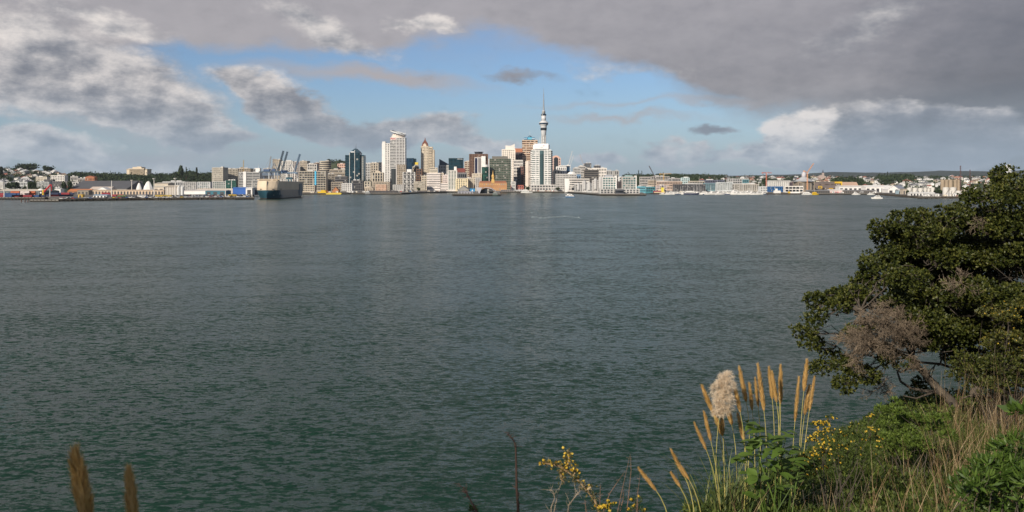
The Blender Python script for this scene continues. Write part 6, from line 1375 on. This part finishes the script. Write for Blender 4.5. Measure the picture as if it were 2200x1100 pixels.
# ---- gorse, shrubs, undergrowth
gorseM = leafmat('gorse_needles', [(.025, .042, .010), (.065, .10, .02), (.14, .17, .04)], .6, .3, 5)
flowM = leafmat('gorse_flowers', [(.48, .30, .02), (.66, .45, .04), (.74, .56, .10)], .6, .2, 5)
brightM = leafmat('fresh_leaf', [(.03, .06, .01), (.065, .12, .018), (.13, .20, .035)], .5, .3, 4)
broadM = leafmat('broad_plant_leaf', [(.055, .095, .016), (.10, .17, .028), (.17, .26, .055)], .5, .35, 3)
deadM = leafmat('dead_stem', [(.14, .08, .04), (.28, .19, .10), (.45, .35, .20)], .8, .05, 5)
def bush(name, label, cat, spots, Y, ln, wd, per, nl, mt_, seed, fl=0.0, flz=None, spread=.8, cat_group=None, woody=True, dz=.5):
    """spots: clumps (u, v, radius px); needles or leaves round many short shoots"""
    rs = np.random.RandomState(seed); cs = [(np.array(at(u, v, Y+rs.uniform(-dz, dz))), r_/F*Y) for u, v, r_ in spots]
    B = np.mean([c for c, r_ in cs], axis=0); B[2] = float(cliff(B[0], B[1])); r = root(name, label, cat, tuple(B), 0, cat_group)
    VV, FF = [], []; mb = MB()
    for ci, (c, r_) in enumerate(cs):
        c = c-B; m = int(per*(r_/.3)**2)+6
        dd = unit(rs.normal(size=(m, 3))); dd[:, 2] = np.abs(dd[:, 2])*.9-.15; P_ = c+dd*r_*(.45+.6*rs.rand(m, 1)); N_ = unit(dd+np.array([0, 0, .8]))
        VV.append(rosettes(P_, N_, nl, ln, wd, rs, spread))
        if fl > 0:
            pf = fl if flz is None else flz[ci]; k = rs.rand(m) < pf
            if k.any(): FF.append(rosettes(P_[k]+N_[k]*ln*.6, N_[k], 6, .022, .55, rs, 1.0))
        if woody:
            foot = np.array([rs.normal()*.15, rs.normal()*.15, -.1])
            mb.tube(curve(foot, c, rs, .1, 4), [.008, .007, .006, .004, .002], 4)
            for j in range(int(4+m*.04)): mb.tube(curve(c+rs.normal(size=3)*r_*.2, c+unit(rs.normal(size=3)+np.array([0, 0, .6]))*r_*1.05, rs, .1, 3), [.003, .0026, .002, .0012], 3)
    leaves('foliage', np.concatenate(VV), mt_, r)
    if FF: leaves('flowers', np.concatenate(FF), flowM, r)
    if woody and mb.v: mb.build('stems', barkT, r)
    return r
rz_ = random.Random(12)
def spots(poly, n, r0, r1, sd=1):
    """scatter clumps inside a box list (u0,u1,v0,v1)"""
    q = random.Random(sd); o = []
    for i in range(n):
        u0, u1, v0, v1 = q.choice(poly); o.append((q.uniform(u0, u1), q.uniform(v0, v1), q.uniform(r0, r1)))
    return o
g1 = [(1756, 916, 12), (1772, 912, 12), (1782, 930, 14), (1762, 940, 15), (1745, 948, 12), (1780, 955, 18), (1765, 975, 20), (1745, 985, 16), (1728, 990, 13), (1800, 940, 18), (1800, 970, 22), (1820, 930, 18), (1840, 920, 16), (1850, 945, 20), (1830, 965, 22), (1870, 930, 15), (1880, 950, 18), (1860, 985, 22), (1800, 1000, 24), (1760, 1005, 20), (1740, 1015, 20), (1890, 975, 18), (1870, 900, 10), (1785, 900, 9)]
bush('gorse_bush', 'gorse bush with dense yellow flowers right of the pampas plumes', 'bush', g1, 12.0, .038, .13, 230, 10, gorseM, 31, .5, [.75, .7, .8, .7, .8, .45, .55, .5, .6, .2, .15, .1, .12, .1, .08, .3, .25, .1, .1, .4, .3, .1, .35, .2])
bush('broom_bush', 'soft dark green needle-leaved bush in front of the leaning trunk', 'bush', [(1922, 862, 9), (1925, 885, 18), (1905, 908, 20), (1940, 910, 22), (1960, 900, 18), (1985, 905, 18), (2005, 900, 15), (1990, 920, 26), (1950, 935, 28), (1915, 940, 26), (1970, 955, 28), (2015, 920, 22), (2030, 900, 14), (1895, 880, 13), (1895, 960, 24), (1930, 975, 26), (1990, 975, 26), (2035, 940, 20)], 14.5, .06, .13, 260, 9, gorseM if False else leafmat('broom', [(.05, .085, .012), (.11, .17, .025), (.20, .27, .05)], .6, .38, 5), 32)
bush('flowering_shrub', 'shrub with scattered yellow blossom under the evergreen at the right edge', 'bush', spots([(2110, 2210, 650, 780), (2150, 2210, 640, 700), (2120, 2200, 720, 800)], 26, 14, 30, 5), 19.5, .07, .22, 60, 7, leafmat('olive_leaf', [(.035, .045, .010), (.07, .08, .016), (.15, .13, .025)], .5, .2, 4), 33, .16)
bush('dark_shrub', 'dark shaded shrub under the flowering one, behind the dry grass', 'bush', spots([(2060, 2230, 780, 850)], 20, 22, 40, 6), 19.0, .07, .2, 50, 7, leafT, 34)
bush('leafy_shrub', 'fresh bright green lance-leaved shrub in the bottom right corner', 'bush', [(2150, 985, 34), (2185, 960, 30), (2120, 1010, 34), (2165, 1020, 42), (2200, 1000, 40), (2100, 1040, 34), (2140, 1060, 42), (2190, 1065, 45), (2085, 1075, 30), (2130, 1100, 40), (2180, 1110, 45), (2225, 1040, 40), (2060, 1050, 22)], 8.5, .105, .10, 110, 7, brightM, 35, spread=1.0)
bush('leafy_shrub', 'few broad bright leaves poking in at the right edge mid height', 'bush', [(2190, 885, 14), (2205, 898, 16)], 9.0, .15, .2, 30, 5, brightM, 36)
# broad-leaved plant among the plumes
rs = np.random.RandomState(41); Yp = 11.4; B = np.array(at(1665, 1050, Yp)); B[2] = float(cliff(B[0], B[1])); r = root('broad_leaved_plant', 'plant with large soft oval green leaves at the foot of the upright plumes', 'plant', tuple(B))
sp_l = [(1612, 912), (1625, 925), (1608, 945), (1622, 958), (1640, 940), (1650, 955), (1665, 938), (1680, 948), (1690, 935), (1635, 972), (1600, 975), (1595, 990), (1655, 975), (1675, 965), (1700, 960), (1640, 995), (1665, 1000), (1685, 990), (1615, 1010), (1605, 1035), (1650, 1030), (1690, 1020), (1720, 985), (1710, 1005), (1735, 1000), (1630, 1050), (1670, 1045), (1700, 1045), (1725, 1030)]
for u, v in sp_l+[(u+rs.uniform(-16, 16), v+rs.uniform(-10, 14)) for u, v in sp_l*3]:
    c = np.array(at(u, v, Yp+rs.uniform(-.35, .35)))-B; a = rs.uniform(0, 6.28); up = rs.uniform(-.25, .75); D = unit(np.array([math.cos(a), math.sin(a)*.7, up])); S = unit(np.cross(D, np.array([0, 0, 1.0])+rs.normal(size=3)*.25)); Nn = np.cross(S, D)
    L_, w = rs.uniform(.11, .26), .34; mb = MB(); n = 6; vs_ = []
    for j in range(n+1):
        t = j/n; wv_ = L_*w*math.sin(math.pi*min(1, t*.93+.03))**.8*(1-t*.35); q = c+D*L_*(t-.5)-Nn*L_*.28*t*t
        vs_ += [tuple(q-S*wv_+Nn*wv_*.25), tuple(q), tuple(q+S*wv_+Nn*wv_*.25)]
    mb.add(vs_, [(3*j+k, 3*j+k+1, 3*j+k+4, 3*j+k+3) for j in range(n) for k in (0, 1)]); mb.build('leaf', broadM, r, smooth=True)
mb = MB()
for i in range(16):
    u, v = sp_l[rs.randint(len(sp_l))]; mb.tube(curve((rs.normal()*.1, rs.normal()*.1, -.1), np.array(at(u, v, Yp))-B, rs, .06, 4), [.012, .011, .009, .007, .004], 5)
mb.build('stems', broadM, r)
# bottom middle: gorse sprig, dark stalks, twigs
def sprig(label, path, Y, seed, fl, per=26, ln=.03, name='gorse_sprig', rad=.035):
    rs = np.random.RandomState(seed); P0 = np.array(at(path[0][0][0], path[0][0][1], Y)); r = root(name, label, 'bush', tuple(P0)); VV, FF = [], []; mb = MB()
    for pi, seg in enumerate(path):
        pts = [np.array(at(u, v, Y))-P0 for u, v in seg]; mb.tube([tuple(p) for p in pts], [.012*(1-.7*i/(len(pts)-1))+.001 for i in range(len(pts))], 6)
        for a, c in zip(pts[:-1], pts[1:]):
            m = int(np.linalg.norm(c-a)/.02*per/14)+2; t = rs.rand(m, 1); P_ = a+(c-a)*t+rs.normal(size=(m, 3))*rad*.5; N_ = unit(unit(rs.normal(size=(m, 3)))+unit(c-a)*.8); VV.append(rosettes(P_, N_, 7, ln, .12, rs, .6))
            pf = fl[pi]; k = rs.rand(m) < pf
            if k.any(): FF.append(rosettes(P_[k]+N_[k]*rad*.8, N_[k], 6, .022, .5, rs, 1.0))
    mb.build('stem', deadM, r); leaves('foliage', np.concatenate(VV), leafmat('sprig_needles', [(.05, .06, .015), (.12, .11, .03), (.25, .18, .07)], .6, .2, 6), r)
    if FF: leaves('flowers', np.concatenate(FF), flowM, r)
    return r
sprig('gorse branch with yellow flowers and brown lower stem, reaching left over the water', [[(1290, 1110), (1278, 1075), (1258, 1050), (1240, 1030), (1218, 1012), (1205, 1002)], [(1218, 1012), (1200, 1000), (1185, 998), (1165, 994)], [(1215, 1008), (1221, 995), (1222, 980), (1220, 966)], [(1232, 1022), (1236, 1010), (1232, 1003)], [(1262, 1052), (1270, 1046)], [(1205, 1010), (1206, 1030), (1212, 1036)]], 7.5, 51, [.05, .45, .45, .2, .2, .0], 48)
def stalk(label, pts, Y, r0, twigs, seed, m_=None, name='dead_stalk', tl=.05):
    rs = np.random.RandomState(seed); P0 = np.array(at(pts[0][0], pts[0][1], Y)); r = root(name, label, 'plant', tuple(P0)); q = [np.array(at(u, v, Y))-P0 for u, v in pts]
    m_ = m_ or mat((.05, .028, .02), .8, .3, 20, name='dark_stalk'); n_ = len(q)
    part(r, 'stem', m_, lambda b: b.tube(q, [r0*(1-.8*i/(n_-1)) for i in range(n_)], 6))
    def f(b):
        for i in range(twigs):
            k = rs.randint(0, n_-1); s_ = q[k]+(q[k+1]-q[k])*rs.rand(); b.tube(curve(s_, s_+unit(rs.normal(size=3)+[0, 0, .6])*tl*rs.uniform(.4, 1.3), rs, .1, 2), [r0*.3, r0*.22, r0*.12], 3)
    part(r, 'side_twigs', m_, f); return r
stalk('tall dark dead stalk bending left at its tip, standing alone in front of the water', [(1114, 1130), (1113, 1090), (1110, 1050), (1109, 1000), (1108, 960), (1103, 945), (1095, 936), (1088, 932)], 6.0, .011, 34, 61)
stalk('short reddish leaning dead stalk left of the tall dark one', [(1028, 1110), (1018, 1088), (1008, 1070), (998, 1052), (988, 1042)], 6.0, .008, 30, 62, mat((.10, .05, .04), .8))
pale = mat((.30, .24, .17), .8, .3, 10, name='dry_twig')
stalk('pale forked dry twig under the gorse branch', [(1218, 1120), (1222, 1085), (1235, 1068), (1246, 1055), (1243, 1045)], 6.5, .006, 16, 63, pale, 'dry_twig', .09)
stalk('pale dry twig with fluffy grey seed heads, left of the forked one', [(1185, 1115), (1184, 1090), (1192, 1070), (1188, 1055), (1180, 1052)], 6.5, .005, 18, 64, pale, 'dry_twig', .08)
stalk('long thin leaning grass stalk behind the gorse branch', [(1190, 1100), (1200, 1055), (1208, 1030)], 6.5, .004, 4, 65, pale, 'dry_stalk', .04)
for i, (a, lb) in enumerate(((((1292, 1110), (1310, 1060), (1343, 1012)), 'pale leaning'), (((1325, 1110), (1335, 1060), (1353, 980)), 'tallest thin upright'), (((1345, 1110), (1350, 1070), (1356, 1010), (1354, 975)), 'second upright'), (((1368, 1115), (1370, 1060), (1376, 1015)), 'rightmost upright'), (((1288, 1110), (1289, 1070), (1290, 1040)), 'short left upright'), (((1330, 1110), (1338, 1075), (1341, 1050)), 'short middle upright'), (((1262, 1110), (1258, 1090), (1257, 1075)), 'very short left'))):
    stalk('%s reddish grass stalk between the gorse branch and the low pampas' % lb, a, 7.2, .0042, 16, 70+i, mat((.20, .12, .08), .8, .2, 5), 'grass_stalk', .03)
bush('gorse_bush', 'small low gorse tuft with a few flowers at the bottom edge, middle', 'bush', [(1302, 1092, 12), (1312, 1088, 10), (1296, 1098, 10)], 7.0, .03, .12, 160, 8, brightM, 37, .5)
bush('gorse_bush', 'small upright gorse tuft just left of the low pampas plume', 'bush', [(1368, 1080, 12), (1372, 1095, 14), (1360, 1098, 12)], 7.4, .035, .10, 160, 9, gorseM, 38, .25)
bush('green_tuft', 'tiny green tuft beside the short reddish stalk', 'plant', [(1014, 1096, 8), (1020, 1100, 9)], 6.0, .03, .2, 160, 6, brightM, 39)
# ---- grass and ground cover (beyond counting)
def blades(name, label, n, fn, Lr, mt_, seed, w=.005, lean=.35, seg=4):
    rs = np.random.RandomState(seed); P_ = fn(rs, n); k = len(P_); a = rs.rand(k)*6.28; L_ = rs.uniform(*Lr, size=(k, 1)); dr = np.stack([np.cos(a), np.sin(a), np.zeros(k)], 1); ln_ = lean*rs.rand(k, 1)**1.2
    S = np.stack([-np.sin(a+1.2), np.cos(a+1.2), np.zeros(k)], 1); out = []; prev = None
    for j in range(seg+1):
        t = j/seg; q = P_+dr*L_*ln_*(t**1.7)+np.array([0, 0, 1])*L_*t*(1-ln_*.35*t); e0, e1 = q-S*w*(1-t*.85), q+S*w*(1-t*.85)
        if prev is not None: out.append(np.stack([prev[0], prev[1], e1, e0], 1))
        prev = (e0, e1)
    V = np.stack(out, 1).reshape(-1, 3); Fc = np.arange(len(V)).reshape(-1, 4)
    o = npmesh(name, V, Fc, mt_); tag(o, label, 'grass', kind='stuff'); return o
def area(u0, u1, y0, y1, um=None):
    def f(rs, n):
        Y = rs.uniform(y0, y1, n); u = rs.uniform(u0, u1, n)
        if um: u = u+(Y-y0)*um
        x = (u-U0)/F*Y; z = cliff(x, Y); return np.stack([x, Y, z-.03], 1)
    return f
dryM = leafmat('dry_grass', [(.08, .05, .03), (.20, .12, .06), (.36, .25, .13), (.52, .42, .26)], .8, .25, 2)
grM = leafmat('green_grass', [(.035, .06, .012), (.10, .15, .025), (.22, .25, .06)], .5, .38, 2)
blades('dry_grass', 'tall dry straw coloured stalks below the evergreen tree', 460, area(2010, 2290, 11.5, 20.5), (.8, 2.3), dryM, 81, .0055, .55)
blades('brown_grass', 'rusty brown grass mass between the evergreen tree and the green shrubs', 1000, area(2010, 2280, 11.5, 20), (.3, 1.0), leafmat('rusty_grass', [(.05, .035, .015), (.12, .08, .03), (.10, .13, .03), (.22, .16, .07)], .8, .2, 2), 87, .006, .7)
blades('dry_grass', 'scattered dry stalks in front of the needle-leaved bush', 150, area(1860, 2120, 10, 14.5), (.5, 1.5), dryM, 82, .006, .45)
blades('dry_grass', 'thin dry stalks among the gorse and pampas', 70, area(1560, 1900, 9, 13), (.5, 1.2), dryM, 86, .005, .4)
blades('green_grass', 'green grass covering the clifftop slope', 34000, area(1500, 2300, 7.0, 19), (.15, .6), grM, 83, .006, .6, 3)
blades('green_grass', 'rank green grass at the bottom of the picture', 16000, area(1380, 2300, 5.2, 10.5), (.12, .5), grM, 84, .005, .7, 3)
def cover(rs, n):
    return area(1450, 2320, 5.5, 27)(rs, n)
rs = np.random.RandomState(90); P_ = cover(rs, 34000); P_[:, 2] += rs.rand(34000)**1.3*np.interp(P_[:, 1], [12, 17], [.5, .28]); k = P_[:, 2] > 0
o = leaves('ground_cover', rosettes(P_[k], unit(np.array([0, 0, 1.0])+rs.normal(size=(k.sum(), 3))*.4), 6, .085, .2, rs, 1.0), leafmat('undergrowth', [(.022, .038, .008), (.07, .105, .018), (.15, .19, .035)], .6, .32, 1.5), None); tag(o, 'tangled low undergrowth over the clifftop', 'undergrowth', kind='stuff')

# trees that stand behind the viewpoint and shade the foot of the slope
def backtree(label, x, y, h, rc, seed):
    rs = np.random.RandomState(seed); z0 = float(cliff(x, y)); r = root('evergreen_tree', label, 'tree', (x, y, z0), 0, 'trees behind the viewpoint')
    part(r, 'trunk', barkT, lambda b: b.tube([(0, 0, -.3), (.2, .1, h*.4), (-.1, .2, h*.85)], [.28, .2, .06], 8), True)
    V = np.concatenate([rosettes(c+unit(rs.normal(size=(70, 3)))*.75*rs.rand(70, 1)**.3, unit(rs.normal(size=(70, 3))+[0, 0, .6]), 7, .26, .3, rs, .9) for c in unit(rs.normal(size=(46, 3)))*rs.rand(46, 1)**.4*[rc, rc, rc*.75]+[0, 0, h-rc*.6]])
    leaves('crown', V, leafT, r); mb = MB()
    for i in range(14): mb.tube(curve((0, .1, h*.5), unit(rs.normal(size=3))*rc*.8+np.array([0, 0, h-rc*.6]), rs, .1, 4), [.08, .06, .05, .03, .01], 5)
    mb.build('branches', barkT, r)
backtree('tall evergreen standing behind the viewpoint, the nearer one', -4.0, -13.8, 10.3, 2.5, 101)
backtree('tall evergreen standing behind the viewpoint, the middle one', -8.4, -17.0, 12.3, 2.6, 102)
backtree('tall evergreen standing behind the viewpoint, the one furthest left', -13.0, -12.5, 10.0, 2.5, 103)

# ---- thin sea air over the whole view
hm = bpy.data.materials.new('haze'); hm.use_nodes = True; t = hm.node_tree; t.nodes.remove(t.nodes['Principled BSDF'])
pv = t.nodes.new('ShaderNodeVolumePrincipled'); pv.inputs['Color'].default_value = (.80, .88, 1.0, 1); pv.inputs['Density'].default_value = 1.8e-5; pv.inputs['Anisotropy'].default_value = .2
t.links.new(pv.outputs[0], t.nodes['Material Output'].inputs['Volume'])
hz_ = MB().bb(-17000, 17000, -500, 17500, -6, 420).build('haze', hm); hz_['kind'] = 'stuff'; hz_['label'] = 'thin bluish sea air over the harbour'; hz_['category'] = 'haze'

rs = np.random.RandomState(92); xx = rs.uniform(-14, 44, 26000); yy = rs.uniform(-16, 26, 26000); k = ((yy < 5.2) | (xx > (2290-U0)/F*np.maximum(yy, 1))) & ((xx**2+yy**2) > 2.2) & ~((xx < 3) & (yy > 1.5)); xx, yy = xx[k], yy[k]
P_ = np.stack([xx, yy, cliff(xx, yy)+rs.rand(len(xx))**1.3*.35], 1)
o = leaves('ground_cover', rosettes(P_, unit(np.array([0, 0, 1.0])+rs.normal(size=(len(P_), 3))*.4), 6, .13, .2, rs, 1.0), leafmat('rough_turf', [(.022, .038, .008), (.07, .105, .018), (.15, .19, .035)], .6, .3, 1.5), None); tag(o, 'low undergrowth on the clifftop round and beyond the viewpoint', 'undergrowth', kind='stuff')
